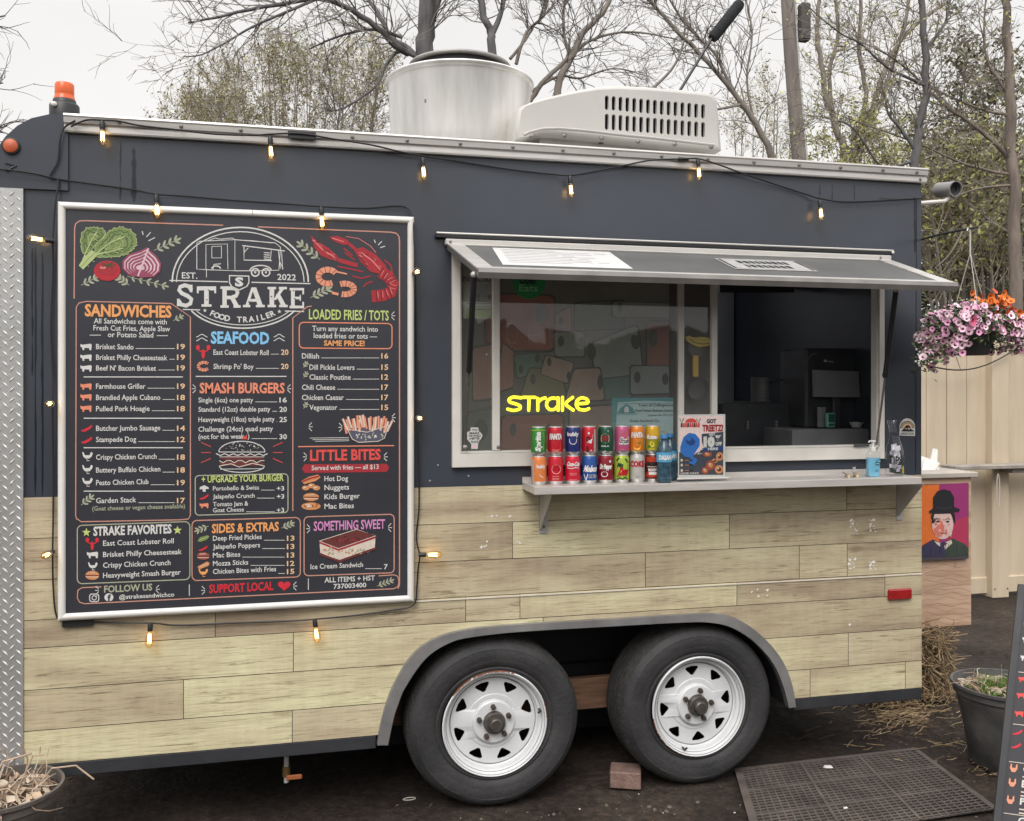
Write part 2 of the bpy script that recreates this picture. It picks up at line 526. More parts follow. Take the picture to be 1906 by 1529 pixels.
# ================================================================== the trailer
XL, XR = P(-26, 330).x, 2.815  # nose (just out of frame) and rear
XN = P(124, 240).x             # where the rounded nose begins
ZR0, ZR1 = 2.664, 2.725        # roof rail
ZB = 1.322                     # black paint meets wood
ZS0, ZS1 = 0.287, 0.340        # skirt
XW0 = P(44, 700).x             # edge of the metal corner plate
trailer = thing('food_trailer', 'long black food trailer with weathered wood cladding below and an open serving window', 'trailer', (1.0, 1.0, 0))

# window opening
WX0, WX1 = P(857, 700).x, P(1640, 700).x
WZ0, WZ1 = P(1250, 845).z, 2.27

# ---- black wall with the window hole
mb = MB()
fw = lambda u, v, w: Vector((u, w, v))
mb.prism([(XL, ZB - 0.02), (XR, ZB - 0.02), (XR, ZR1 - 0.01), (XN, ZR1 - 0.01), (XN, 2.455), (XL, 2.455)], fw, M_BLACK, [[(WX0, WZ0), (WX1, WZ0), (WX1, WZ1), (WX0, WZ1)]], depth=0.05)
sf = Surf(mb, lambda u, v, o: Vector((u, -o, v)), lambda x, y: (P(x, y).x, P(x, y).z), step=0.0012)
rr = random.Random(3)
def run(px, y0, y1, w):
    n = 14; a, b = [], []
    for i in range(n + 1):
        y = y0 + (y1 - y0) * i / n
        ww = w * (0.5 + 0.7 * rr.random()) * (1 if 0 < i < n else 0.2)
        a.append((px + rr.uniform(-1, 1) - ww / 2, y)); b.append((px + rr.uniform(-1, 1) + ww / 2, y))
    sf.poly(a + b[::-1], M_RUN)
run(249, 275, 376, 9); run(224, 262, 374, 2); run(66, 460, 922, 3); run(79, 470, 922, 4); run(60, 462, 700, 3)
for x in (1526, 1549, 1590): run(x, 345, 372, 1)
run(1703, 365, 470, 3)
sf.line([(1636, 370), (1706, 372), (1704, 880)], 1.2, M_RUN)
for x, y in ((800, 895), (872, 886), (906, 660), (815, 866)): sf.ell(x, y, 1.6, 1.6, M_ALUD)
black = mb.build('side_wall', trailer)

# ---- shell: roof, far wall, rear wall, floor, underside
mb = MB()
LIGHT_OPENING = [(1.55, .98), (2.30, .98), (2.30, 1.60), (1.55, 1.60)]      # unseen roof opening, added to let skylight into the interior
mb.prism([(XN, 0.051), (XR, 0.051), (XR, 2.05), (XN, 2.05)], lambda u, v, w: Vector((u, v, ZR1 - .004 - w)), M_ALUD, [LIGHT_OPENING], depth=.026)
mb.build('roof', trailer)
mb = MB()
mb.box((XN, 2.0, 0.30), (XR, 2.05, ZR1 - 0.031), M_SKIRT); mb.box((XL, 2.0, 0.30), (XN - .001, 2.05, 2.452), M_SKIRT)
mb.box((XR - 0.04, 0.052, 0.30), (XR - 0.002, 1.999, ZR1 - 0.031), M_BLACK)
mb.box((XL, 0.052, 0.30), (XL + 0.04, 1.999, 2.452), M_BLACK)
mb.box((XL + 0.041, 0.46, 0.36), (XR - 0.041, 1.999, 0.42), M_DARK)
mb.box((XL, 1.9, 0.02), (XR, 1.93, 0.298), M_DARK)  # unseen far-side panel, added to keep light from leaking under the trailer
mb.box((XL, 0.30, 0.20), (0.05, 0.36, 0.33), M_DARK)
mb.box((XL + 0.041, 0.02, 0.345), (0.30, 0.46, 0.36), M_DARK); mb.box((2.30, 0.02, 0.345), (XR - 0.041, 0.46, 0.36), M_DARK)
mb.build('body_shell', trailer)

# ---- wheel arch as functions of X
AOUT = [(702, 1387), (708, 1352), (720, 1308), (733, 1276), (763, 1226), (805, 1192), (868, 1173), (968, 1163), (1120, 1154), (1266, 1145), (1330, 1143), (1371, 1152), (1413, 1180), (1451, 1222), (1472, 1268), (1481, 1316)]
AIN = [(722, 1387), (733, 1335), (742, 1308), (754, 1280), (792, 1226), (838, 1196), (885, 1185), (968, 1176), (1120, 1167), (1266, 1159), (1321, 1159), (1363, 1169), (1405, 1196), (1438, 1234), (1457, 1276), (1468, 1318)]
def smooth_px(q, k=5):
    o = []
    for i in range(len(q) - 1):
        a, b, c, d = [Vector(q[j]) for j in (max(i - 1, 0), i, i + 1, min(i + 2, len(q) - 1))]
        o += [.5 * ((2 * b) + (c - a) * t + (2 * a - 5 * b + 4 * c - d) * t * t + (3 * b - a - 3 * c + d) * t ** 3) for t in [j / k for j in range(k)]]
    return o + [Vector(q[-1])]
ao = [(P(x, y, -.03).x, P(x, y, -.03).z) for x, y in smooth_px(AOUT)]
ai = [(P(x, y, -.03).x, P(x, y, -.03).z) for x, y in smooth_px(AIN)]
am = [((a[0] + b[0]) / 2, (a[1] + b[1]) / 2) for a, b in zip(ao, ai)]
def arch(x):
    if x <= am[0][0] or x >= am[-1][0]: return 0
    for (xa, za), (xb, zb) in zip(am, am[1:]):
        if xa <= x <= xb: return za + (zb - za) * (x - xa) / (xb - xa + 1e-9)
    return 0

# ---- wood cladding, plank by plank
rows = [P(45, y).z for y in (925, 1003, 1080, 1155, 1207, 1285, 1361, 1421)]
rows[0], rows[-1] = ZB, ZS1
joints = [[1199, 1574], [505, 953, 1356], [300, 1200, 1486, 1575], [401, 866, 967, 1370, 1645], [546, 1010], [342, 905, 1577], [544, 1506, 1683]]
tones = [[0.45, 0.3, 0.4], [0.5, 0.15, 0.8, 0.28], [0.6, 0.42, 0.2, 0.7, 0.35], [0.12, 0.33, 0.62, 0.86, 0.22, 0.4], [0.92, 0.78, 0.24], [0.70, 0.97, 0.8, 0.45], [0.90, 0.50, 0.83, 0.72]]
mb = MB(); mb.attr = []
def strip(x0, x1, z0, z1, tone):
    n = max(1, int((x1 - x0) / 0.012)) if (x1 > am[0][0] and x0 < am[-1][0]) else 1
    for i in range(n):
        a, b = x0 + (x1 - x0) * i / n, x0 + (x1 - x0) * (i + 1) / n
        za, zb = max(z0, arch(a)), max(z0, arch(b))
        if za >= z1 and zb >= z1: continue
        za, zb = min(za, z1), min(zb, z1)
        mb.add([(a, -0.008, za), (b, -0.008, zb), (b, -0.008, z1), (a, -0.008, z1)], [(0, 1, 2, 3)], M_WOOD); mb.attr.append(tone)
        if za <= z0 + 1e-6:      # bottom edge of the board
            mb.add([(a, -0.008, z0), (b, -0.008, z0), (b, 0.0, z0), (a, 0.0, z0)], [(0, 3, 2, 1)], M_WOOD); mb.attr.append(tone)
GAP = 0.0016
for k in range(7):
    zt, zb_ = rows[k], rows[k + 1]
    xs = [XW0] + [P(j, 1100).x for j in joints[k]] + [XR - 0.003]
    for i in range(len(xs) - 1):
        strip(xs[i] + (GAP * 0.8 if i else 0), xs[i + 1] - GAP * 0.8, zb_ + GAP, zt - GAP * 0.6, tones[k][i] + rr.uniform(-.03, .03))
nb = len(mb.f)
s2 = Surf(mb, lambda u, v, o: Vector((u, -0.008 - o, v)), lambda x, y: (P(x, y, -.008).x, P(x, y, -.008).z), step=0.001)
def flakes(x0, y0, x1, y1, n, seed):
    r = random.Random(seed)
    for _ in range(n):
        cx, cy = r.uniform(x0, x1), r.uniform(y0, y1)
        q = r.uniform(1.0, 4.0)
        s2.poly([(cx + q * r.uniform(.3, 1.1) * cos(a + r.random()), cy + q * r.uniform(.3, 1.1) * sin(a)) for a in (0, 1.2, 2.4, 3.6, 5)], M_CHIP)
for bx in ((1582, 968, 1596, 994), (1616, 964, 1632, 994), (1577, 1040, 1592, 1062), (1616, 1044, 1632, 1062)): flakes(*bx, 15, int(bx[0]))
flakes(895, 1008, 907, 1022, 7, 1); flakes(894, 958, 955, 962, 6, 2); flakes(960, 1008, 968, 1014, 3, 4); flakes(1580, 1160, 1582, 1163, 1, 5); flakes(1398, 1094, 1436, 1112, 6, 6)
mb.box((P(772, 1120).x, -0.0125, P(900, 1113).z), (XR - 0.004, -0.0085, P(900, 1113).z + 0.0045), M_WHITESEAM)
# backing sheet that shows in the seams
def backing(x0, x1):
    n = max(1, int((x1 - x0) / 0.012))
    for i in range(n):
        a, b = x0 + (x1 - x0) * i / n, x0 + (x1 - x0) * (i + 1) / n
        za, zb = max(ZS1, arch(a)), max(ZS1, arch(b))
        mb.add([(a, -0.0055, za), (b, -0.0055, zb), (b, -0.0055, ZB - 0.004), (a, -0.0055, ZB - 0.004)], [(0, 1, 2, 3)], M_DARK)
backing(XW0, XR - 0.004)
mb.attr += [0.0] * (len(mb.f) - len(mb.attr))
mb.build('wood_cladding', trailer)

# ---- skirt
mb = MB()
mb.bbox((XL, -0.006, ZS0), (ao[0][0] - 0.002, 0.03, ZS1 - 0.001), M_SKIRT, 0.003)
mb.build('skirt', trailer)
mb = MB()
mb.bbox((ao[-1][0] + 0.002, -0.006, ZS0), (XR, 0.03, ZS1 - 0.001), M_SKIRT, 0.003)
mb.build('skirt', trailer)

# ---- fender trim and wheel well
mb = MB()
fs, n = [], len(ao)
vs = [(x, -0.034, z) for x, z in ao] + [(x, -0.034, z) for x, z in ai] + [(x, -0.007, z) for x, z in ao] + [(x, 0.02, z) for x, z in ai]
for i in range(n - 1):
    fs += [(n + i, n + i + 1, i + 1, i), (i, i + 1, 2 * n + i + 1, 2 * n + i), (3 * n + i, 3 * n + i + 1, n + i + 1, n + i)]
mb.add(vs, fs, M_FENDER)
mb.build('fender_trim', trailer, smooth=40)
mb = MB()
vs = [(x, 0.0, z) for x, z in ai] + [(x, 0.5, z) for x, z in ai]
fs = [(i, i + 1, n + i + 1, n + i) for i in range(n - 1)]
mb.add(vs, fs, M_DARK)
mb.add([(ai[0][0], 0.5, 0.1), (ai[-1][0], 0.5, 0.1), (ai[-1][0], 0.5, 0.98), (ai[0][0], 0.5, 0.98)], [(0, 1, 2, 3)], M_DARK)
mb.build('wheel_well', trailer)
mb = MB()
mb.bbox((ai[0][0] + 0.03, 0.235, P(1105, 1320, .235).z), (2.05, 0.275, P(1105, 1262, .235).z), M_TIMBER, 0.004)
mb.build('axle_timber', trailer)

# ---- wheels
def wheel(px, py, rr_, sx, rot, rust):
    c = P(px, py, 0.0)
    cz = rr_
    c = Vector((c.x, 0.0, cz))
    mb = MB()
    R = rr_
    k = R / 0.345
    prof = [(.205, .03), (.212, .004), (.226, -.006), (.233, -.002), (.240, -.010), (.262, -.017), (.266, -.0165), (.270, -.0185), (.300, -.016), (.304, -.0148), (.308, -.0150), (.325, -.003), (.331, .006)]
    mb.lathe([(a * k, b) for a, b in prof], c, M_RUBBER, 'y', 64, sx)
    tp = [(.331, .006), (.339, .018), (.3425, .028)]
    for i in range(5):
        y0 = 0.034 + i * 0.030
        tp += [(.345, y0), (.345, y0 + .020), (.338, y0 + .022), (.338, y0 + .028)]
    tp += [(.342, .186), (.325, .200), (.210, .195)]
    mb.lathe([(a * k, b) for a, b in tp], c, M_TREAD, 'y', 64, sx)
    for i, v in enumerate(mb.v):                       # the tyre sits flat and bulges a little where it carries the load
        if v[2] < .045:
            q = (.045 - v[2]) / .045; mb.v[i] = (v[0], v[1] - .012 * q if v[1] < .05 else v[1], max(v[2], .002 + .02 * (v[2] / .045)))
    sx = sx / 1.045
    w = thing_part('wheel', trailer)
    w['label'] = rust
    mb.build('tyre', w, smooth=35)
    # rim
    mb = MB()
    mb.lathe([(.206, .022), (.214, .000), (.217, -.010), (.213, -.014), (.207, -.010), (.204, .000), (.198, .004), (.196, .012), (.188, .014), (.186, .030), (.179, .036)], c, M_RIM, 'y', 64, sx)
    MR_ = pm('rim_groove_ring', (.22, .215, .21), rough=.7, var=.4, scale=20)
    for r0_, r1_, y0_ in ((.1765, .1795, .0335), (.1985, .2005, .0035), (.2065, .2078, -.0108)):   # darker rings along the pressed grooves
        mb.lathe([(r0_, y0_ + .0005), (r0_, y0_ - .0012), (r1_, y0_ - .0012), (r1_, y0_ + .0005)], c, MR_, 'y', 64, sx)
    holes = []
    for i in range(8):
        a = rot + i * pi / 4
        tri = []
        for (r0, t) in ((.124, 0), (.126, -.006), (.150, -.028), (.157, -.030), (.162, -.025), (.165, 0), (.162, .025), (.157, .030), (.150, .028), (.126, .006)):
            tri.append((r0 * cos(a) - t * sin(a), r0 * sin(a) + t * cos(a)))
        holes.append(tri[::-1] if False else tri)
    circ = [(.180 * cos(2 * pi * i / 48), .180 * sin(2 * pi * i / 48)) for i in range(48)]
    ih = [(.046 * cos(2 * pi * i / 24), .046 * sin(2 * pi * i / 24)) for i in range(24)]
    def dish(u, v, w_):
        r = sqrt(u * u + v * v)
        y = 0.034 if r > 0.115 else (0.034 - (0.115 - r) / 0.027 * 0.016 if r > 0.088 else 0.018)
        return c + Vector((u * sx, y + w_, v))
    mb.prism(circ, dish, M_RIM, holes + [ih], depth=0.006)
    mb.lathe([(.090, .0335), (.087, .016), (.082, .0125), (.046, .0125)], c, M_RIM, 'y', 48, sx)
    mb.lathe([(.112, .033), (.108, .0305), (.098, .0305), (.092, .033)], c, M_RIM, 'y', 48, sx)
    # rust along the lip
    r = random.Random(int(px))
    for a0, a1 in ((1.2, 2.5), (0.05, 0.35)) if px < 1000 else ((3.3, 4.6), (5.2, 5.3)):
        m = int((a1 - a0) / 0.03)
        for i in range(m):
            if r.random() < 0.06: continue
            a = a0 + (a1 - a0) * i / m; b = a + 0.032
            wd = r.uniform(.003, .006)
            pr = [(.2185, -.0095), (.2185 - wd, -.0143)]
            mb.add([c + Vector((q * cos(t) * sx, h, q * sin(t))) for t in (a, b) for q, h in pr], [(0, 1, 3, 2)], M_RUST)
    mb.build('rim', w, smooth=30)
    mb = MB()
    mb.lathe([(.0465, .020), (.0445, -.006), (.040, -.012), (.028, -.013), (.026, -.030), (.022, -.034), (0.0, -.034)], c, M_HUB, 'y', 28, sx)
    for i in range(5):
        a = rot * 1.3 + i * 2 * pi / 5
        q = c + Vector((.064 * cos(a) * sx, 0, .064 * sin(a)))
        mb.lathe([(.0115, .014), (.0115, -.001), (.008, -.008), (0, -.009)], q, M_NUT, 'y', 6)
    mb.build('hub', w, smooth=30)
    mb = MB()
    a = 0.2 if px < 1000 else 4.35
    q = c + Vector((.192 * cos(a) * sx, 0, .192 * sin(a)))
    mb.tube([q + Vector((0, .02, 0)), q + Vector((0, -.012, 0)), q + Vector((-.012 * cos(a), -.022, -.012 * sin(a)))], .0045, M_BLKP, 8)
    mb.build('valve_stem', w, smooth=40)
def thing_part(name, parent):
    o = bpy.data.objects.new(name, None)
    o.empty_display_size = 0.1
    COL.objects.link(o); o.parent = parent
    WL[o.name] = WL[parent.name]
    return o
wheel(921, 1355, 0.345, 1.06, 0.30, 'white spoked wheel with a rusty upper lip')
wheel(1300, 1319, 0.343, 1.045, 0.10, 'white spoked wheel with rust on its lower lip, beside the brick')

# ---- roof rail
mb = MB()
x0, x1 = P(122, 240).x, XR + 0.012
prof = [(-0.002, ZR0), (-0.020, ZR0), (-0.022, ZR0 + .006), (-0.022, ZR0 + .024), (-0.017, ZR0 + .026), (-0.017, ZR0 + .030), (-0.030, ZR0 + .033), (-0.033, ZR0 + .052), (-0.036, ZR0 + .058), (-0.034, ZR1 + .004), (0.06, ZR1 + .006)]
pts = [(x, a, b) for x in (x0, x1) for a, b in prof]
k = len(prof)
mb.add(pts, [(i, i + 1, k + i + 1, k + i) for i in range(k - 1)] + [tuple(range(k)), tuple(range(k, 2 * k))[::-1]], M_ALU)
for px in (222, 337, 448, 556, 656, 758, 857, 955, 1048, 1143, 1232, 1318, 1404, 1488, 1565, 1644, 1707):
    q = P(px, 250 + (px - 150) * .0632, -.034)
    mb.lathe([(.0075, -.0345), (.006, -.0385), (0, -.040)], (q.x, 0, ZR0 + .043), M_SCREW, 'y', 8)
mb.lathe([(.007, -.0225), (.005, -.0265), (0, -.028)], (P(1707, 335).x, 0, ZR0 + .014), M_SCREW, 'y', 8)
mb.build('roof_rail', trailer)

# ---- nose cap with marker lamp, beacon
mb = MB()
cap = [P(x, y) for x, y in ((128, 338), (128, 216), (96, 214), (60, 222), (34, 236), (12, 256), (-4, 278), (-22, 312), (-30, 338))]
cap = [(p.x, p.z) for p in cap]
cap[0] = (cap[0][0], 2.45); cap[-1] = (cap[-1][0], 2.45)
mb.prism(cap, lambda u, v, w: Vector((u, -0.012 + w, v)), M_BLACK, depth=2.05)
mb.tube([P(x, y, -.014) for x, y in ((12, 318), (30, 309), (10, 304))], 0.004, M_BLACK, 6)
nose = mb.build('nose_cap', trailer)
mb = MB()
q = P(21, 273, -.013)
mb.lathe([(.030, .0), (.030, -.010), (.026, -.011)], q, M_BLKP, 'y', 24)
mb.lathe([(.026, -.008), (.024, -.013), (.015, -.017), (0, -.018)], q, pm('dull_orange_lens', (0.50, 0.10, 0.035), rough=.45, var=.2, scale=20), 'y', 24)
mb.build('marker_lamp', trailer, smooth=40)
mb = MB()
q = P(120, 212, .10); s = (P(148, 200, .1).x - P(92, 200, .1).x) / 2
mb.lathe([(s, -.02), (s, .028), (s * .93, .034), (s * .80, .037), (s * .76, .050), (s * .72, .052), (0, .052)], q, M_BLKP, 'z', 32)
mb.ball(q + Vector((-.025, -s * .97, .02)), (.012, .008, .010), M_WHITEF)
bc = mb.build('beacon', trailer, smooth=40)
mb = MB()
mb.lathe([(s * .73, .046), (s * .72, .054), (s * .68, .060), (s * .64, .068), (s * .64, .072), (s * .65, .074), (s * .64, .108), (s * .58, .114), (s * .3, .117), (0, .118)], q, M_ORANGE, 'z', 32)
mb.build('lens', bc, smooth=40)

# ---- metal corner plate with raised lugs
mb = MB()
px1 = P(45, 700).x; px0 = XL - .012
z0, z1 = P(40, 1432).z, 2.449
mb.box((px0, -0.014, z0), (px1, -0.001, z1), M_DIAMOND)
dx, dz = 0.0225, 0.0375
ncol = int((px1 - px0 - .02) / dx)
for i in range(ncol):
    for j in range(int((z1 - z0) / dz)):
        cx = px1 - 0.014 - i * dx; cz = z0 + 0.02 + j * dz + (dz / 2 if i % 2 else 0)
        if cz > z1 - .015: continue
        sg = 1 if i % 2 else -1
        d = Vector((0.70, 0, 0.72 * sg)); nrm = Vector((-0.72 * sg, 0, 0.70))
        C0 = Vector((cx, -0.014, cz)); L, Wd = 0.0145, 0.0040
        vs = [C0 - d * L, C0 + nrm * Wd, C0 + d * L, C0 - nrm * Wd, C0 - d * L * .5 + Vector((0, -.0035, 0)), C0 + d * L * .5 + Vector((0, -.0035, 0))]
        mb.add(vs, [(0, 4, 1), (1, 4, 5), (1, 5, 2), (2, 5, 3), (3, 5, 4), (3, 4, 0)], M_LUG)
mb.build('corner_plate', trailer)

# ---- window frame, mullions, panes
mb = MB()
fx0, fx1 = P(842, 700, -.02).x, P(1646, 700, -.02).x
fz0, fz1 = P(1250, 862, -.02).z, 2.30
iz0 = P(1250, 839, -.02).z
def ring(a, b, y0, y1, mat):
    (x0, z0, x1, z1), (u0, w0, u1, w1) = a, b
    mb.prism([(x0, z0), (x1, z0), (x1, z1), (x0, z1)], lambda u, v, w: Vector((u, y0 + w, v)), mat, [[(u0, w0), (u1, w0), (u1, w1), (u0, w1)]], depth=y1 - y0)
ix0, ix1 = P(857, 700, -.02).x, P(1637, 700, -.02).x
ring((fx0, fz0, fx1, fz1), (ix0, iz0, ix1, fz1 - .03), -0.022, -0.0005, M_WHITEF)
ring((ix0 - .004, iz0 - .008, ix1 + .004, fz1 - .028), (ix0 + .008, iz0 + .010, ix1 - .005, fz1 - .04), -0.006, 0.035, M_WHITEF)
mb.box((ix0 + .008, -.012, iz0 - .006), (ix1 - .006, -.007, iz0 + .004), M_ALUD)
for a, b, y in ((917, 931, -.010), (1263, 1274, .004), (1325, 1336, -.006)):
    xa, xb = P(a, 700, y).x, P(b, 700, y).x
    mb.bbox((xa, y, iz0 + .0105), (xb, y + .022, fz1 - .041), M_WHITEF, .003)
    if a < 1000: mb.lathe([(.008, -.001), (.005, -.004), (0, -.005)], (xb - .008, y, iz0 + .025), M_SCREW, 'y', 8)
mb.bbox((P(1590, 838, -.03).x, -.034, iz0 + .004), (P(1618, 838, -.03).x, -.023, iz0 + .014), M_GREYP, .002)
win = mb.build('window_frame', trailer)
mb = MB()
GL = glass('window_glass', (0.93, 0.94, 0.94), 0.9, film=0.05)
for a, b, y in ((858, 918, .004), (930, 1266, .008), (1272, 1326, .014)):
    xa, xb = P(a, 700, y).x, P(b, 700, y).x
    mbp = MB()
    mbp.box((xa, y, iz0 + .0108), (xb, y + .004, fz1 - .042), GL)
    mbp.build('pane', win)

# ---- hatch (awning), hinge rail, struts
mb = MB()
hx0, hx1 = P(812, 440, -.02).x, P(1660, 480, -.02).x
zt = P(820, 436, -.02).z
mb.bbox((hx0 - .003, -.030, zt - .016), (hx1, -.0005, zt + .004), M_BLKP, .003)
mb.tube([(hx0, -.030, zt + .003), (hx1, -.030, zt + .003)], .0045, M_ALU, 8)
mb.bbox((hx0 + .035, -.036, zt - .046), (hx1 - .01, -.0005, zt - .019), M_ALU, .005)
for x in (hx0 + .055, hx1 - .07): mb.lathe([(.006, -.0365), (.004, -.040), (0, -.041)], (x, 0, zt - .032), M_SCREW, 'y', 8)
mb.ball((hx1 - .002, -.03, zt - .006), .008, M_ALU)
mb.build('hinge_rail', trailer, smooth=30)
A0 = Vector((P(832, 449, -.03).x, -.034, zt - .044)); A1 = Vector((P(1655, 480, -.03).x, -.034, zt - .044))
B0 = P(889, 506, -.45); B1 = P(1780, 527, -.45)
zo = (B0.z + B1.z) / 2; B0.z = B1.z = zo
nrm = (A1 - A0).cross(B0 - A0).normalized()
if nrm.z < 0: nrm = -nrm              # outer (upper) face
def H(u, v, o=0.0):                   # u along the trailer 0..1, v from hinge 0 to outer edge 1, o above its outer face
    return (A0 * (1 - u) + A1 * u) * (1 - v) + (B0 * (1 - u) + B1 * u) * v + nrm * o
mb = MB()
M_HATCH = pm('hatch_panel_grey', (0.100, 0.100, 0.100), rough=0.42, var=0.15, scale=3, bump=0.03)
mb.hexa([H(0, 0, -.02), H(1, 0, -.02), H(1, 1, -.02), H(0, 1, -.02), H(0, 0), H(1, 0), H(1, 1), H(0, 1)], M_HATCH)
hatch = mb.build('hatch', trailer)
mb = MB()
def hbar(u0, u1, v0, v1, t):
    mb.hexa([H(u0, v0, t), H(u1, v0, t), H(u1, v1, t), H(u0, v1, t), H(u0, v0, .0005), H(u1, v0, .0005), H(u1, v1, .0005), H(u0, v1, .0005)], M_ALU)
hbar(0, .032, 0, .93, .006); hbar(.968, 1, 0, .93, .006); hbar(.0, 1, .93, 1.0, .007); hbar(.033, .967, 0, .035, .005)
lip = [(-.001, -.024), (.010, -.027), (.014, -.004), (.006, .009), (-.001, .009)]
M_HEDGE = pm('hatch_edge', (.26, .245, .23), rough=.5, metal=.3, var=.15)
E = (B0 - A0).normalized()
pv = [B + E * a + nrm * b for B in (H(0, 1), H(1, 1)) for a, b in lip]
mb.add(pv, [(i, (i + 1) % 5, 5 + (i + 1) % 5, 5 + i) for i in range(5)] + [(0, 1, 2, 3, 4), (9, 8, 7, 6, 5)], M_HEDGE)
mb.build('hatch_frame', hatch)
M_PAPER = pm('white_paper', (0.54, 0.535, 0.53), rough=0.7, var=0.05, scale=12)
M_INKG = pm('grey_print', (0.30, 0.30, 0.31), rough=0.7, var=0.3, scale=30)
mb = MB()
mb.hexa([H(.085, .10, .0035), H(.330, .10, .0035), H(.315, .80, .0035), H(.060, .80, .0035)] + [H(.085, .10, .001), H(.330, .10, .001), H(.315, .80, .001), H(.060, .80, .001)], M_PAPER)
sp = Surf(mb, lambda u, v, o: H(u, v, .0036 + o), step=.0006)
for i in range(9):
    v = .17 + i * .065
    a = .10 - (v - .1) * .036
    e = a + rr.uniform(.10, .19)
    sp.line([(a, v), (e, v)], .008, M_INKG); 
    if i % 2: sp.line([(e + .01, v), (e + .035, v)], .008, M_INKG)
mb.build('notice', hatch, label='large white printed sheet fixed on the hatch')
mb = MB()
mb.hexa([H(.55, .22, .0035), H(.735, .22, .0035), H(.73, .66, .0035), H(.545, .66, .0035)] + [H(.55, .22, .001), H(.735, .22, .001), H(.73, .66, .001), H(.545, .66, .001)], pm('grey_plate', (0.36, 0.355, 0.35), rough=.6, var=.2, scale=14))
sp = Surf(mb, lambda u, v, o: H(u, v, .0036 + o), step=.0006)
M_INKB = pm('black_print', (0.02, 0.02, 0.022), rough=0.6)
sp.line([(.556, .25), (.73, .25), (.725, .63), (.551, .63)], .006, M_INKB, closed=True)
for i, w_ in enumerate((.11, .10)):
    v = .36 + i * .17
    r5 = random.Random(i); x = .585
    while x < .585 + w_:
        q = r5.uniform(.006, .012)
        sp.poly([(x, v - .055), (x + q, v - .055), (x + q, v + .055), (x, v + .055)], M_INKB); x += q + .004
mb.build('notice', hatch, label='small white plate with black lettering on the hatch')
def strut(px, top, bot, ytop):
    a = top; b = bot; m = a + (b - a) * 0.52
    mb = MB()
    mb.tube([a, m], .0115, M_BLKP, 10)
    mb.tube([m, m + (b - a) * .02], [.014, .010], M_BLKP, 10)
    mb.tube([m, b], .0045, M_SCREW, 8)
    mb.ball(a, .013, M_ALUD); mb.ball(b, .010, M_ALUD)
    mb.build('gas_strut', hatch, smooth=40)
strut(0, P(882, 512, -.40), P(866, 832, -.03), 0)
strut(1, P(1668, 540, -.30), P(1631, 832, -.03), 0)

# ---- serving shelf
ZSH = P(1350, 898, -.20).z
sx0, sx1 = P(994, 908, -.2).x, P(1716, 888, -.2).x
zlo = ZSH - (P(1350, 896, -.2).z - P(1350, 909, -.2).z) - .002
mb = MB()
mb.box((sx0, -.20, ZSH - .003), (sx1 - .004, -.0085, ZSH), M_STEEL)
mb.bbox((sx0, -.205, zlo), (sx1 - .004, -.1985, ZSH + .001), M_STEEL, .002)
mb.box((sx0, -.1985, zlo + .004), (sx0 + .003, -.0085, ZSH - .0035), M_STEEL)
mb.box((sx1 - .007, -.1985, zlo + .004), (sx1 - .004, -.0085, ZSH - .0035), M_STEEL)
mb.box((sx0, -.0125, ZSH), (sx1 - .004, -.0085, ZSH + .022), M_STEEL)
shelf = mb.build('serving_shelf', trailer)
for px in (1004, 1668):
    x = P(px, 940, -.01).x
    mb = MB()
    mb.prism([(-.0085, zlo + .003), (-.19, zlo + .003), (-.19, zlo - .006), (-.03, ZSH - .19), (-.0085, ZSH - .20)], lambda u, v, w: Vector((x + w, u, v)), M_ALUD, depth=.004)
    mb.bbox((x, -.013, ZSH - .215), (x + .034, -.009, zlo + .003), M_ALUD, .001)
    mb.lathe([(.006, -.0135), (.004, -.0165), (0, -.017)], (x + .018, 0, ZSH - .185), M_SCREW, 'y', 8)
    mb.build('shelf_bracket', shelf)

# ---- exhaust fan on the roof
yF = 0.55
qc = P(856, 150, yF)
R = (P(993, 150, yF).x - P(720, 150, yF).x) / 2 * 0.985
fz = P(855, 114, yF - R).z; fcap = P(855, 89, yF - R * .68).z; fb = P(850, 262, yF - R).z
mb = MB()
mb.lathe([(R * .30, ZR1 + .005), (R * .50, ZR1 + .02), (R * .52, fb - .02), (R * .84, fb), (R * .915, fb + .025), (R * .935, fb + .07), (R * .968, fz - .012), (R * .970, fz - .010), (R * 1.0, fz - .004), (R * 1.005, fz), (R * 1.01, fz + .008), (R * 1.0, fz + .014), (R * .965, fz + .012), (R * .955, fz - .01), (R * .62, fz - .02)], (qc.x, yF, 0), M_SPUN, 'z', 96)
mb.box((qc.x - .21, yF - R * .915, fz - .18), (qc.x - .202, yF - R * .90, fz - .165), M_SCREW)
fan = mb.build('exhaust_fan', trailer, smooth=35)
mb = MB()
mb.lathe([(R * .30, fcap - .02), (R * .69, fcap - .018), (R * .70, fcap - .012), (R * .69, fcap - .004), (R * .66, fcap), (R * .40, fcap + .006), (0, fcap + .008)], (qc.x + .0, yF, 0), pm('cap_metal', (.30, .29, .275), rough=.5, metal=.4, var=.25), 'z', 64)
mb.lathe([(R * .645, fz - .03), (R * .645, fcap - .02)], (qc.x, yF, 0), M_DARK, 'z', 64)
mb.build('fan_cap', fan, smooth=35)

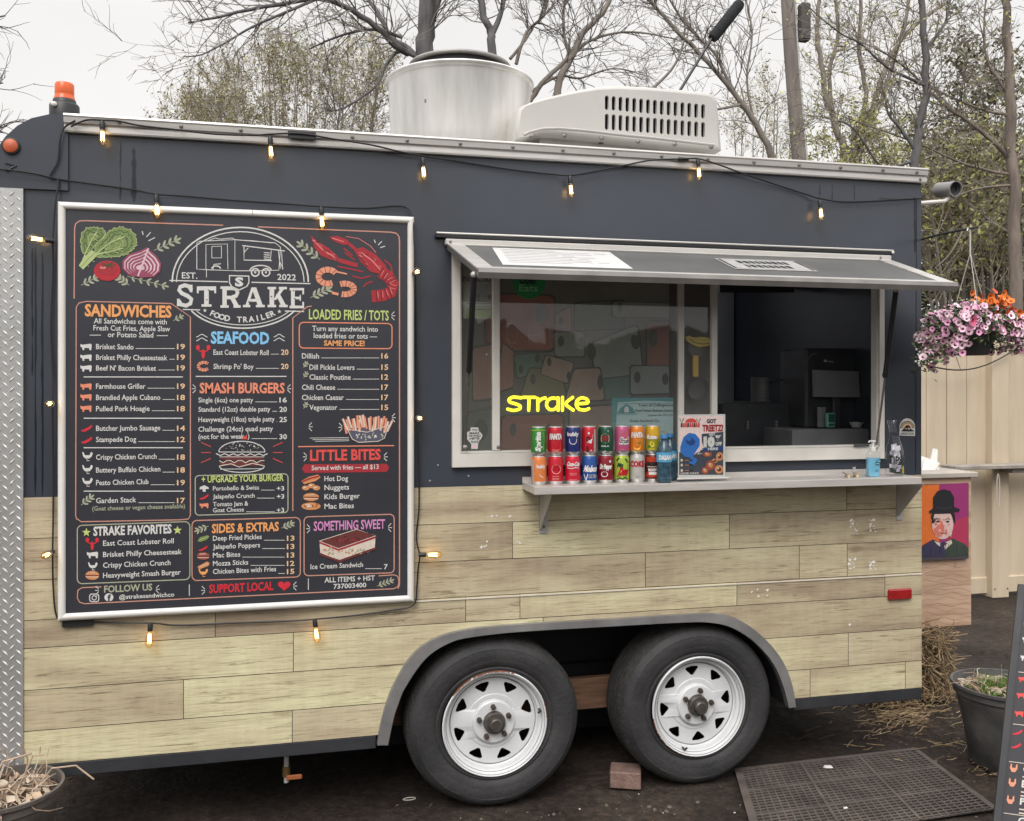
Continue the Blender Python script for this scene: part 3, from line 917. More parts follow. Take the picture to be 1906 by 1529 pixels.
# ---- roof air conditioner
yA = 0.14
OUTL = [(955, 266), (956, 240), (960, 209), (968, 200), (984, 193), (1006, 186), (1040, 177), (1075, 169), (1110, 163), (1150, 161), (1200, 163), (1260, 168), (1318, 174), (1328, 178), (1333, 190), (1337, 230), (1341, 282), (1335, 284), (1250, 276), (1150, 265), (1080, 257), (1030, 252), (1004, 252), (984, 258), (970, 266)]
o2 = [(P(x, y, yA).x, P(x, y, yA).z) for x, y in OUTL]
cxm = (max(p[0] for p in o2) + min(p[0] for p in o2)) / 2; czm = (max(p[1] for p in o2) + min(p[1] for p in o2)) / 2
def inset(p, d):
    hx = (max(q[0] for q in o2) - min(q[0] for q in o2)) / 2; hz = (max(q[1] for q in o2) - min(q[1] for q in o2)) / 2
    return (cxm + (p[0] - cxm) * (1 - d / hx), czm + (p[1] - czm) * (1 - d / hz))
mb = MB()
holes = []
for i in range(15):
    for r0, r1 in ((178 + i * 1.15, 205 + i * 1.15), (212 + i * 1.1, 242 + i * 1.0)):
        px = 1129.5 + i * 12.8
        w = 3.5
        h = [(px - w, r0 + 3), (px - w * .6, r0 + .8), (px, r0), (px + w * .6, r0 + .8), (px + w, r0 + 3), (px + w, r1 - 3), (px + w * .6, r1 - .8), (px, r1), (px - w * .6, r1 - .8), (px - w, r1 - 3)]
        holes.append([(P(a, b, yA - .022).x, P(a, b, yA - .022).z) for a, b in h])
o3 = [inset(p, .020) for p in o2]
mb.prism(o3, lambda u, v, w: Vector((u, yA - .022 + w, v)), M_ACW, holes)
vs = []; fs = []
for h in holes:      # slot depth
    k = len(h); o = len(vs)
    vs += [(a, yA - .022, b) for a, b in h] + [(a, yA - .004, b) for a, b in h]
    fs += [(o + i, o + (i + 1) % k, o + k + (i + 1) % k, o + k + i) for i in range(k)]
mb.add(vs, fs, M_ACW)
lv = [(.020, -.022), (.009, -.018), (.003, -.011), (.0, .0), (.0, .60), (.02, .68), (.06, .72)]
k = len(o2)
vs = [Vector((inset(p, d)[0], yA + y, inset(p, d)[1])) for d, y in lv for p in o2]
fs = [(i * k + j, i * k + (j + 1) % k, (i + 1) * k + (j + 1) % k, (i + 1) * k + j) for i in range(len(lv) - 1) for j in range(k)]
fs.append(tuple((len(lv) - 1) * k + j for j in range(k)))
mb.add(vs, fs, M_ACW)
# moulded flange line and screws
fl = [(975, 251), (985, 246), (1010, 240), (1040, 239), (1090, 243), (1150, 250), (1220, 257), (1330, 270)]
mb.tube([P(x, y, yA - .023) for x, y in fl], .005, M_ACW, 6)
for x, y in ((991, 255), (1051, 254), (1120, 259), (1188, 265), (1256, 270), (1324, 275)):
    q = P(x, y - 1, yA - .022)
    mb.lathe([(.010, .001), (.010, -.001), (.007, -.004), (0, -.005)], q, M_SCREW, 'y', 10)
ac = mb.build('air_conditioner', trailer, smooth=40)
mb = MB()
mb.box((P(1120, 200, yA).x, yA + .03, P(1120, 262, yA).z), (P(1325, 200, yA).x, yA + .05, P(1320, 180, yA).z), M_DARK)
mb.build('grille_backing', ac)
mb = MB()
mb.box((P(1010, 260, yA).x, yA + .05, ZR1 - .003), (P(1325, 260, yA).x, yA + .6, P(1150, 258, yA).z), M_ALUD)
mb.build('roof_gasket', ac)

# ---- small fittings
mb = MB()
a, b = P(1654, 1098, -.02), P(1697, 1115, -.02)
mb.bbox((a.x, -.026, b.z), (b.x, -.0085, a.z), M_RED, .005)
mb.build('side_reflector', trailer)
mb = MB()
mb.bbox((XR - .001, .02, P(1717, 1160).z), (XR + .016, .14, P(1717, 1000).z), M_RED, .005)
mb.build('tail_lamp', trailer)
mb = MB()
q = P(533, 1403, .12)
mb.tube([q + Vector((0, 0, .08)), q + Vector((0, 0, -.115))], .010, pm('pvc_pipe', (0.45, 0.44, 0.42), var=.2), 10)
mb.tube([q + Vector((0, 0, -.05)), q + Vector((0, 0, -.09))], .016, pm('brass', (0.25, 0.16, 0.06), metal=.6, rough=.45), 10)
dv = mb.build('drain_valve', trailer, smooth=40)
mb = MB()
mb.bbox((q.x + .0, q.y - .034, q.z - .096), (q.x + .062, q.y - .024, q.z - .076), pm('orange_lever', (0.42, 0.13, 0.045), rough=.5), .004)
mb.build('lever', dv)
mb = MB()
mb.bbox((P(118, 1160).x, -.025, P(118, 1166).z), (P(175, 1160).x, -.0085, P(118, 1153).z), M_BLKP, .003)
mb.build('foot_bracket', trailer)
mb = MB()
mb.bbox((P(536, 250, -.04).x, -.044, P(536, 258, -.04).z), (P(588, 250, -.04).x, -.0385, P(536, 243, -.04).z), M_BLKP, .002)
mb.build('cable_clip', trailer)
mb = MB()
mb.bbox((P(1262, 250, -.04).x, -.044, P(1262, 300, -.04).z), (P(1282, 250, -.04).x, -.0385, P(1262, 293, -.04).z), M_BLKP, .002)
mb.build('cable_clip', trailer)
# ================================================================== menu board
K = 0.62           # printed inks: kept for reference
WHT = ink('white', 238, 236, 232, .72); ORG = ink('orange', 250, 172, 104, .8); SAL = ink('salmon', 246, 150, 118, .8)
BLU = ink('sky_blue', 140, 205, 248, .8); GRN = ink('lime', 205, 220, 130, .8); COR = ink('coral', 236, 84, 78, .8)
PNK = ink('pink', 226, 150, 205, .8); REDI = ink('red', 222, 46, 62, .8); PEA = ink('peach_line', 226, 164, 145, .7)
LEAF = ink('leaf', 178, 180, 156, .8); KALE = ink('kale', 128, 150, 88, .8); KALEL = ink('kale_light', 190, 205, 140, .8); KALED = ink('kale_dark', 62, 82, 48, .8)
ONI = ink('onion', 158, 72, 98, .8); ONIL = ink('onion_light', 232, 200, 208, .8); TOM = ink('tomato', 190, 34, 48, .8); LOB = ink('lobster', 176, 38, 50, .8); LOBL = ink('lobster_light', 236, 128, 128, .8); LOBD = ink('lobster_dark', 92, 18, 30, .8)
SHR = ink('shrimp', 238, 160, 128, .8); SHRD = ink('shrimp_dark', 168, 84, 62, .8); BRN = ink('brown', 110, 50, 48, .8); BUN = ink('bun', 222, 150, 96, .8); CRM = ink('cream', 236, 220, 205, .75); MAR = ink('maroon', 176, 44, 56, .8)
YB = -0.038
menu = thing('menu_board', 'big dark menu board in a white frame hung on the trailer side', 'menu board', (P(440, 1150).x, -.02, .86))
m0 = P(107, 1154, YB); m1 = P(771, 404, YB)
MX0, MX1, MZ0, MZ1 = m0.x, m1.x, P(440, 1139, YB).z, P(440, 389.5, YB).z
M_BOARD = pm('menu_panel', (0.036, 0.037, 0.046), rough=0.30, var=0.10, scale=2.5, coat=0.0)
mb = MB()
mb.box((MX0 + .012, -.030, MZ0 + .012), (MX1 - .012, -.0125, MZ1 - .012), M_BOARD)
S = Surf(mb, lambda u, v, o: Vector((u, -.0302 - o, v)), lambda x, y: (P(x, y, YB).x, P(x, y, YB).z))
T = S.text
ORL = ink('pale_orange', 250, 208, 166, .78)
def item(t, x0, x1, y, p, px0, px1, cap=9.5, pc=ORL, dots=True, xd=None):
    T(t, x0, x1, y, cap, WHT, .012)
    if p: 
        T(p, px0, px1, y - (px0 - x0) * -.000, cap, pc, .02)
        if dots: S.line([(x1 + 4, y - 1), (px0 - 4, y - 1)], 1.0, WHT)
# outer rounded line, broken by the logo
S.line([(137, 556), (138, 425), (140, 416), (147, 411), (158, 410.5), (415, 419)], 2.2, PEA)
S.line([(480, 422), (728, 432), (738, 434), (743, 440), (744, 450), (744, 1090), (741, 1097)], 2.2, PEA)
S.line([(188, 1093.5), (152, 1095), (144, 1100), (143, 1114), (147, 1122), (156, 1125), (733, 1097), (741, 1093), (743, 1084), (741, 1074), (734, 1071), (705, 1073)], 2.0, PEA)
S.line([(352, 1089), (352, 1110)], 1.4, WHT); S.line([(574, 1078), (574, 1099)], 1.4, WHT)
# logo
S.arc(447, 525, 127, 102, 0, 180, 2.8, WHT); S.arc(447, 525, 119, 94, 0, 180, 1.8, WHT)
S.line([(315, 522), (424, 524.5)], 2.0, WHT); S.line([(468, 525.5), (578, 528)], 2.0, WHT)
S.line([(340, 576), (372, 577)], 2, WHT); S.line([(530, 579), (566, 580)], 2, WHT)
S.arc(452, 551, 108, 60, 207, 333, 2.6, WHT); S.arc(452, 551, 101, 54, 211, 329, 1.6, WHT)
S.text_arc("FOOD TRAILER", 451, 557, 84, 43, 226, 314, 10, WHT, .03)
for x, y in ((381, 578), (520, 580)):
    S.poly([(x + (4 if i % 2 == 0 else 1.7) * sin(i * pi / 5), y - (4 if i % 2 == 0 else 1.7) * cos(i * pi / 5)) for i in range(10)], WHT)
T("EST.", 338, 367, 518, 11, WHT, .015); T("2022", 516, 551, 521, 11, WHT, .015)
S.poly([(426, 512), (464, 513), (464, 527), (460, 534), (445, 541), (430, 534), (426, 527)], WHT, 3)
S.poly([(428, 514), (462, 515), (462, 526), (458, 532.5), (445, 538.5), (432, 532.5), (428, 526)], M_BOARD, 4)
T("S", 437, 453, 532, 15, WHT, .05, lv=5)
# big slab-serif name
def slab(parts, x, w, yb, h):
    for q in parts: S.poly([(x + a * w, yb - b * h) for a, b in q], WHT, 2)
bx = lambda a, b, c, d: [(a, b), (c, b), (c, d), (a, d)]
S.line([(356, 540), (351, 533), (343, 531), (335, 534), (333, 540), (338, 546), (349, 551), (356, 557), (354, 565), (346, 569), (337, 567), (332, 560)], 7.5, WHT)
S.poly(bx(353, 530, 358, 544), WHT); S.poly(bx(329, 556, 334, 570), WHT)
def letterT(x, w, yb, h): slab([bx(0, .80, 1, 1), bx(0, .66, .10, 1), bx(.90, .66, 1, 1), bx(.38, 0, .62, .8), bx(.24, 0, .76, .12)], x, w, yb, h)
letterT(366, 36, 571, 38)
slab([bx(.10, 0, .32, 1), bx(0, .88, .5, 1), bx(0, 0, .42, .12), bx(.3, .82, .66, 1), bx(.3, .40, .66, .56), bx(.66, 0, 1.02, .12)], 410, 37, 573, 40)
S.line([(433, 536), (440, 539), (442, 545), (439, 551), (432, 553)], 7, WHT); S.line([(431, 553), (441, 571)], 8, WHT)
slab([[(.40, 1), (.62, 1), (.94, .05), (.70, .05)], [(.40, 1), (.52, 1), (.24, .05), (.10, .05)], bx(.24, .28, .78, .42), bx(0, 0, .34, .12), bx(.60, 0, 1.02, .12)], 452, 40, 572, 37)
slab([bx(.10, 0, .34, 1), bx(0, .88, .44, 1), bx(0, 0, .44, .12), bx(.58, .88, 1, 1), bx(.60, 0, 1.04, .12), [(.30, .36), (.72, 1), (.94, 1), (.44, .36)], [(.42, .62), (.62, .68), (.98, .05), (.72, .05)]], 498, 36, 572, 38)
slab([bx(.10, 0, .36, 1), bx(0, .88, 1, 1), bx(0, 0, 1, .13), bx(.3, .44, .78, .57), bx(.88, .68, 1, 1), bx(.88, 0, 1, .32), bx(.70, .36, .78, .66)], 539, 27, 574, 38)
for x, y in ((385, 558), (505, 552), (549, 556), (388, 540), (463, 562), (546, 541)): S.ell(x, y, 1.6, .9, M_BOARD, 4)
# little drawn trailer in the logo
L1 = lambda pts, w=1.3, cl=False: S.line(pts, w, WHT, 2, cl)
L1([(366, 452), (371, 449), (437, 446), (437, 504), (384, 502), (366, 501)], 1.5, True)
L1([(437, 446), (512, 452), (522, 460), (519, 503), (480, 504), (437, 504)], 1.5)
L1([(383, 502), (383, 455), (423, 454), (424, 501)]); L1([(394, 480), (394, 459), (412, 458), (412, 480)], 1.5, True); L1([(396, 502), (398, 492), (411, 491)], 1.5)
L1([(386, 448), (400, 443), (410, 445), (432, 443), (437, 446)]); L1([(450, 447), (470, 448), (505, 452)]); L1([(384, 502), (384, 516)])
L1([(451, 457), (530, 467)], 2); L1([(454, 459), (454, 484), (506, 485)], 1.8); L1([(505, 466), (503, 484)]); L1([(454, 470), (462, 461)]); L1([(518, 466), (522, 500)])
for i in range(4): L1([(491, 470 + i * 4), (502, 471 + i * 4)], 1.6)
for x in (475, 495):
    S.arc(x, 507, 7, 7, 0, 360, 2.6, WHT); S.ell(x, 507, 2, 2, WHT)
S.arc(485, 504, 20, 10, 0, 180, 2.2, WHT)
S.arc(402, 500, 8, 5, 0, 180, 2.4, WHT); L1([(520, 486), (527, 500)]); L1([(524, 468), (526, 502)])
# section frames
S.line([(142, 968), (140, 960), (141, 572), (146, 564), (160, 561), (318, 565), (354, 590), (354, 960), (350, 967), (335, 968.5), (150, 972), (142, 966)], 2.0, PEA)
S.line([(580, 570), (572, 571), (545, 592), (545, 952)], 2.0, PEA)
S.rrect(557, 600, 730, 648, 8, 2.0, SAL, sl=(.014, .008))
S.rrect(363, 886, 536, 960, 7, 2.0, LEAF, sl=(-.02, -.03))
S.rrect(143, 979, 353, 1088, 9, 2.0, LEAF, sl=(-.035, -.04))
S.rrect(357, 970, 559, 1082, 9, 2.0, PEA, sl=(-.03, -.035))
S.rrect(566, 963, 734, 1073, 8, 2.0, PEA, sl=(-.03, -.035))
for x0, x1, y in ((155, 340, 702), (155, 340, 779), (155, 340, 834), (155, 342, 915), (364, 533, 701)):
    S.line([(x0, y), (x1, y)], 1.8, WHT)
S.line([(555, 832), (734, 830)], 2.0, SAL)
# headings
T("SANDWICHES", 157, 319, 588, 21, ORG, .035); T("SEAFOOD", 392, 501, 639, 21, BLU, .035); T("SMASH BURGERS", 371, 530, 732, 18.5, SAL, .03)
T("LOADED FRIES / TOTS", 575, 724, 594, 18, GRN, .02); T("LITTLE BITES", 577, 709, 858, 19, COR, .035); T("SOMETHING SWEET", 584, 717, 989, 17, PNK, .02)
T("+ UPGRADE YOUR BURGER", 375, 528, 899, 12, GRN, .025); T("STRAKE FAVORITES", 173, 319, 998, 16, WHT, .035); T("SIDES & EXTRAS", 394, 519, 993, 16, ORG, .03)
T("FOLLOW US", 193, 283, 1104, 12, LEAF, .03); T("SUPPORT LOCAL", 389, 509, 1105, 15, REDI, .03)
T("All Sandwiches come with", 174, 310, 602, 9.5, WHT, .012); T("Fresh Cut Fries, Apple Slaw", 173, 316, 615, 9.5, WHT, .012); T("or Potato Salad", 200, 285, 627.5, 9.5, WHT, .012)
S.line([(166, 624), (187, 624)], 1.3, WHT); S.line([(291, 625), (312, 625)], 1.3, WHT)
PR = (329, 344)
for t, x1, y, p in (("Brisket Sando", 248, 650, "19"), ("Brisket Philly Cheesesteak", 311, 670, "19"), ("Beef N' Bacon Brisket", 290, 690, "19"), ("Farmhouse Griller", 270, 724, "19"), ("Brandied Apple Cubano", 298, 745, "18"), ("Pulled Pork Hoagie", 278, 766, "18"), ("Butcher Jumbo Sausage", 298, 802.5, "14"), ("Stampede Dog", 253, 823.5, "12"), ("Crispy Chicken Crunch", 291, 856.5, "18"), ("Buttery Buffalo Chicken", 298, 880.5, "18"), ("Pesto Chicken Club", 276, 904, "19"), ("Garden Stack", 253, 937.5, "17")):
    item(t, 178, x1, y, p, *PR)
T("(Goat cheese or vegan cheese available)", 171, 344, 951.5, 8, LEAF, .012)
item("East Coast Lobster Roll", 397, 500, 660.5, "20", 523, 537); item("Shrimp Po' Boy", 397, 472, 687, "20", 523, 537)
for t, x1, y, p in (("Single (6oz) one patty", 471, 749.5, "16"), ("Standard (12oz) double patty", 503, 767, "20"), ("Heavyweight (18oz) triple patty", 511, 786, "25"), ("Challenge (24oz) quad patty", 508, 804, None), ("(not for the weak  )", 464, 818, "30")):
    item(t, 369, x1, y, p, 520, 534, 9, WHT)
S.poly([(450, 818), (453, 811), (456, 814), (459, 809), (460, 818)], COR, 3)
for t, x1, y, p in (("Portobello & Swiss", 482, 914, "+3"), ("Jalapeño Crunch", 474, 929, "+3"), ("Tomato Jam &", 462, 943.5, None), ("Goat Cheese", 454, 954.5, "+3")):
    item(t, 396, x1, y, p, 515, 529, 8, WHT)
T("Turn any sandwich into", 581, 704, 616, 9.5, WHT, .012); T("loaded fries or tots —", 584, 702, 629.5, 9.5, WHT, .012); T("SAME PRICE!", 603, 679, 643.5, 9.5, ORG, .03)
for t, x0, x1, y, p in (("Dillish", 562, 594, 667.5, "16"), ("Dill Pickle Lovers", 576, 660, 688.5, "15"), ("Classic Poutine", 576, 653, 707, "12"), ("Chili Cheese", 562, 624, 726, "17"), ("Chicken Caesar", 562, 640, 745, "17"), ("Vegonator", 576, 628, 763.5, "15")):
    item(t, x0, x1, y, p, 710, 723)
S.poly([(562, 873), (567, 865), (720, 864), (725, 871), (720, 879), (567, 881)], MAR, 1)
T("Served with fries — all $13", 580, 705, 876, 8.5, WHT, .012, lv=3)
for t, x1, y in (("Hot Dog", 648, 896.5), ("Nuggets", 650, 913), ("Kids Burger", 670, 930), ("Mac Bites", 659, 948)): T(t, 604, x1, y, 9.5, WHT, .012)
for t, x1, y in (("East Coast Lobster Roll", 323, 1017), ("Brisket Philly Cheesesteak", 338, 1038), ("Crispy Chicken Crunch", 317, 1058), ("Heavyweight Smash Burger", 336, 1077)): T(t, 191, x1, y, 9.5, WHT, .012)
for t, x1, y, p in (("Deep Fried Pickles", 487, 1007.5, "13"), ("Jalapeño Poppers", 484, 1023, "13"), ("Mac Bites", 447, 1039, "13"), ("Mozza Sticks", 462, 1054.5, "12"), ("Chicken Bites with Fries", 514, 1069.5, "15")): item(t, 396, x1, y, p, 534, 548, 9)
item("Ice Cream Sandwich", 578, 676, 1060.5, "7", 715, 722, 9, WHT)
T("ALL ITEMS + HST", 604, 698, 1085.5, 9, WHT, .02); T("737003400", 621, 682, 1097, 8.5, WHT, .02); T("@strakesandwichco", 221, 324, 1116.5, 8, WHT, .015)
# small rays beside headings
def rays(x, y, d, col=WHT, q=1.0):
    for a in (-.55, 0, .55): S.line([(x + d * 3 * q, y + 7 * q * sin(a) * .6), (x + d * 10 * q * cos(a), y + 15 * q * sin(a))], 1.3, col)
for x, y, d in ((367, 724, -1), (532, 724, 1), (726, 588, 1), (574, 851, -1), (712, 851, 1), (580, 985, -1), (720, 983, 1), (186, 1100, -1), (287, 1098, 1), (384, 1100, -1), (543, 1092, 1), (572, 795, 1), (727, 778, 1), (640, 796, -1)): rays(x, y, d)
for d, x in ((-1, 400), (1, 500)):
    for k_, y in enumerate((832, 843, 854)): S.line([(x + d * 8, y), (x + d * 26, y + (k_ - 1) * 8)], 1.3, COR)
for y in (625, 632):
    for x in (365, 509): S.line([(x + i * 2.6, y + 2.6 * sin(i * .8 + 1.5)) for i in range(9)], 1.4, WHT)
for i in range(3): S.line([(577 + i * 5, 816 + i * 3), (650, 815 + i * 3)], 1.0, WHT)
def star(x, y, r, c):
    S.poly([(x + (r if i % 2 == 0 else r * .42) * sin(i * pi / 5), y - (r if i % 2 == 0 else r * .42) * cos(i * pi / 5)) for i in range(10)], c, 2)
star(160, 992, 8.5, GRN); star(330, 988, 8.5, GRN)
S.poly([(529 + 12 * sin(a) ** 3, 1091 - 10 * (.8125 * cos(a) - .3125 * cos(2 * a) - .125 * cos(3 * a) - .0625 * cos(4 * a))) for a in [2 * pi * i / 24 for i in range(24)]], REDI, 2)
# sprigs
def sprig(x0, y0, x1, y1, n, q, c=LEAF):
    S.line([(x0, y0), (x1, y1)], 1.1, c)
    a = atan2(y1 - y0, x1 - x0)
    for i in range(n):
        t = (i + .6) / n; bx_, by_ = x0 + (x1 - x0) * t, y0 + (y1 - y0) * t
        for s_ in (-1, 1):
            b = a + s_ * .75; S.ell(bx_ + q * 1.1 * cos(b), by_ + q * 1.1 * sin(b), q, q * .38, c, 2, b, 8)
    S.ell(x1 + q * .7 * cos(a), y1 + q * .7 * sin(a), q, q * .38, c, 2, a, 8)
for a in ((286, 466, 328, 447, 4, 6), (150, 531, 176, 518, 3, 5.5), (240, 531, 222, 518, 3, 5.5), (236, 514, 306, 532, 5, 5), (596, 483, 560, 455, 4, 6), (578, 554, 610, 538, 4, 6), (388, 980, 368, 988, 3, 4.5), (524, 984, 542, 976, 3, 4.5), (702, 1092, 728, 1082, 4, 4), (322, 597, 336, 590, 2, 4), (150, 941, 168, 927, 3, 5)): sprig(*a)
for y in (681, 700, 757): sprig(565, y + 4, 570, y - 4, 2, 3.2)
# vegetables
r7 = random.Random(7)
def blobs(cx, cy, rx, ry, n, q, cols, lv=2, seed=1):
    r = random.Random(seed)
    for i in range(n):
        a = r.random() * 2 * pi; d = sqrt(r.random())
        S.ell(cx + rx * d * cos(a), cy + ry * d * sin(a), q * r.uniform(.6, 1.3), q * r.uniform(.35, .8), cols[i % len(cols)], lv + i % 3, r.uniform(0, 3), 8)
def leafy(outline, ribs, seed):
    r = random.Random(seed); o = []
    n = len(outline); cx = sum(p[0] for p in outline) / n; cy = sum(p[1] for p in outline) / n
    for i in range(n):
        (xa, ya), (xb, yb_) = outline[i], outline[(i + 1) % n]
        m = max(2, int(sqrt((xa - xb) ** 2 + (ya - yb_) ** 2) / 2.4))
        for k_ in range(m):
            t = k_ / m; q_ = r.uniform(-.06, .09); x, y = xa + (xb - xa) * t, ya + (yb_ - ya) * t
            o.append((x + (x - cx) * q_, y + (y - cy) * q_))
    S.poly(o, KALE, 1); S.line(o, 1.2, KALEL, 3, closed=True)
    for sc_ in (.78, .56, .34): S.line([(cx + (x - cx) * sc_ + r.uniform(-1.6, 1.6), cy + (y - cy) * sc_ + r.uniform(-1.6, 1.6)) for x, y in o], 1.0, (KALED, KALEL, KALED)[int(sc_ * 5) % 3], 3, closed=True)
    for q_ in ribs:
        S.line(q_, 2.2, KALEL, 5)
        for i in range(len(q_) - 1):
            for t in (.2, .6):
                x, y = q_[i][0] + (q_[i + 1][0] - q_[i][0]) * t, q_[i][1] + (q_[i + 1][1] - q_[i][1]) * t
                for d in (-1, 1): S.line([(x, y), (x + 8 + d * 2, y + d * 8 - 3)], .9, KALEL, 4)
leafy([(154, 470), (150, 452), (151, 434), (160, 425), (176, 422), (190, 426), (196, 434), (188, 446), (176, 456), (166, 470)], ([(150, 492), (160, 468), (170, 446), (180, 432)],), 5)
leafy([(172, 476), (178, 458), (192, 442), (206, 428), (222, 422), (240, 428), (252, 440), (254, 454), (246, 466), (232, 474), (214, 478), (194, 478)], ([(150, 495), (176, 474), (204, 452), (232, 440)], [(176, 474), (206, 468), (228, 462)]), 6)
S.poly([(146, 494), (154, 502), (168, 488), (182, 474), (172, 466), (158, 476)], KALEL, 6); S.line([(150, 497), (164, 482), (176, 470)], 1.0, KALE, 7)
S.ell(199, 504, 25, 19, TOM, 5); S.ell(199, 500, 19, 12, LOB, 6); S.ell(191, 498, 6, 3, LOBL, 7)
for i in range(7): S.line([(201, 494), (201 + 13 * cos(i * .9), 493 + 7 * sin(i * .9))], 1.8, KALED, 8)
on = [(273, 462), (279, 468), (290, 478), (298, 491), (296, 505), (286, 514), (262, 515), (240, 511), (229, 500), (229, 486), (240, 475), (262, 468)]
S.poly(on, ONIL, 5)
for i, q in enumerate((1.0, .82, .64, .46, .28)):
    lp = [(260 + (x - 260) * q, 500 + (y - 500) * q) for x, y in on]
    S.line(lp, 3.4, ONI, 6, closed=True)
S.line([(276, 462), (262, 500), (256, 514)], 3, ONIL, 7)
for a in (((264, 430), (266, 437)), ((280, 432), (272, 441)), ((288, 442), (276, 448)), ((697, 446), (699, 452)), ((711, 449), (704, 456)), ((717, 458), (708, 461))): S.line(list(a), 1.6, WHT)
# lobster and shrimp
for i in range(26):
    x, y = r7.uniform(664, 716), r7.uniform(466, 506)
    if abs((y - 464) - (x - 662) * .72) < 13: S.line([(x, y), (x + 5, y + 3.5)], 1.0, LOBL if i % 2 else LOBD, 5)
for i in range(22):
    t = r7.random(); x, y = 584 + t * 44, 446 + t * 34 + r7.uniform(-6, 8); S.line([(x, y), (x + 4, y + 3)], 1.0, LOBL if i % 2 else LOBD, 5)
claw = [(578, 438), (590, 448), (612, 462), (628, 476), (632, 486), (618, 484), (598, 476), (586, 462)]
S.poly(claw, LOB, 2); S.line([(582, 446), (600, 464), (624, 480)], 2.2, LOBL, 3)
S.poly([(612, 441), (628, 439), (646, 446), (652, 454), (640, 456), (624, 450)], LOB, 2); S.line([(618, 443), (640, 450)], 1.8, LOBL, 3)
S.line([(630, 484), (650, 490), (666, 494)], 8, LOB, 2); S.line([(650, 454), (664, 466)], 6, LOB, 2)
S.poly([(658, 464), (676, 460), (700, 474), (718, 494), (722, 506), (708, 510), (690, 506), (672, 488)], LOB, 3); S.line([(672, 470), (692, 484), (708, 502)], 2.5, LOBL, 4); S.line([(666, 474), (684, 496)], 1.6, LOBD, 4)
tail = [(708, 506), (724, 516), (732, 530), (728, 544), (712, 550), (692, 552)]
S.line(tail, 22, LOB, 3)
for i in range(len(tail) - 1):
    for t in (0.1, .55):
        x, y = tail[i][0] + (tail[i + 1][0] - tail[i][0]) * t, tail[i][1] + (tail[i + 1][1] - tail[i][1]) * t
        dx_, dy_ = tail[i + 1][0] - tail[i][0], tail[i + 1][1] - tail[i][1]; q_ = sqrt(dx_ * dx_ + dy_ * dy_)
        S.line([(x - dy_ / q_ * 10, y + dx_ / q_ * 10), (x + dy_ / q_ * 10, y - dx_ / q_ * 10)], 1.5, LOBD, 4); S.line([(x + 3 - dy_ / q_ * 8, y + dx_ / q_ * 8), (x + 3 + dy_ / q_ * 4, y - dx_ / q_ * 4)], 1.4, LOBL, 4)
for a in (((676, 506), (650, 500), (628, 496)), ((690, 514), (672, 518), (656, 514)), ((694, 524), (682, 528), (676, 534)), ((640, 462), (656, 476)), ((716, 484), (728, 494), (730, 508)), ((642, 470), (660, 484))): S.line(list(a), 2.6, LOB, 2)
S.line([(644, 440), (668, 444), (690, 458), (700, 470)], 1.2, LOBL, 2)
def shrimp(cx, cy, rx, ry, a0, a1, w, lv=4):
    S.arc(cx, cy, rx, ry, a0, a1, w, SHR, lv)
    for i in range(9):
        a = radians(a0 + (a1 - a0) * (i + .5) / 9)
        S.line([(cx + (rx - w / 2) * cos(a), cy - (ry - w / 2) * sin(a)), (cx + (rx + w / 2) * cos(a), cy - (ry + w / 2) * sin(a))], 1.3, SHRD, lv + 1)
shrimp(610, 515, 17, 13, 30, 300, 11); shrimp(642, 538, 17, 10, 120, -110, 11)
S.line([(622, 505), (646, 510)], 3, SHR, 4); S.line([(630, 548), (618, 545)], 5, SHR, 4)
# icons
def cow(x, y, c, q=1.0):
    S.poly([(x - 8 * q, y - 4 * q), (x - 11 * q, y - 6 * q), (x - 11 * q, y), (x - 8 * q, y + 1 * q), (x - 7 * q, y + 6 * q), (x - 4 * q, y + 6 * q), (x - 4 * q, y + 2 * q), (x + 5 * q, y + 2 * q), (x + 6 * q, y + 6 * q), (x + 9 * q, y + 6 * q), (x + 10 * q, y - 4 * q), (x + 8 * q, y - 6 * q)], c, 2)
for y in (646, 666, 686): cow(160, y, WHT)
for y in (720, 740, 761): cow(160, y, SAL)
cow(172, 1034, WHT); cow(380, 942, SAL, .8)
def chili(x, y, q=1.0, c=REDI):
    S.poly([(x - 11 * q, y + 4 * q), (x - 6 * q, y + 3 * q), (x + 4 * q, y - 2 * q), (x + 9 * q, y - 6 * q), (x + 10 * q, y - 2 * q), (x + 5 * q, y + 3 * q), (x - 3 * q, y + 7 * q), (x - 9 * q, y + 7 * q)], c, 2)
for a in ((161, 797), (161, 819)): chili(*a)
chili(380, 925, .8); chili(378, 1021, .8)
def hen(x, y, q=1.0, c=WHT):
    S.poly([(x - 10 * q, y - 7 * q), (x - 7 * q, y - 6 * q), (x - 5 * q, y - 1 * q), (x + 4 * q, y - 1 * q), (x + 6 * q, y - 6 * q), (x + 8 * q, y - 7 * q), (x + 10 * q, y - 4 * q), (x + 8 * q, y + 1 * q), (x + 4 * q, y + 5 * q), (x - 4 * q, y + 5 * q), (x - 8 * q, y + 1 * q)], c, 2)
    S.line([(x - 1 * q, y + 5 * q), (x - 1 * q, y + 9 * q), (x + 4 * q, y + 9 * q)], 1.2, c)
for y in (849, 873, 897): hen(162, y)
hen(172, 1054, .9); hen(378, 1066, .9, ORG)
def lob(x, y, q=1.0):
    S.ell(x, y + 3 * q, 3 * q, 8 * q, REDI, 2)
    for d in (-1, 1):
        S.line([(x, y), (x + d * 7 * q, y - 3 * q), (x + d * 9 * q, y - 7 * q)], 2.2 * q, REDI, 2); S.ell(x + d * 9 * q, y - 8 * q, 3.4 * q, 4.5 * q, REDI, 3)
lob(378, 656, 1.1); lob(171, 1014, 1.0)
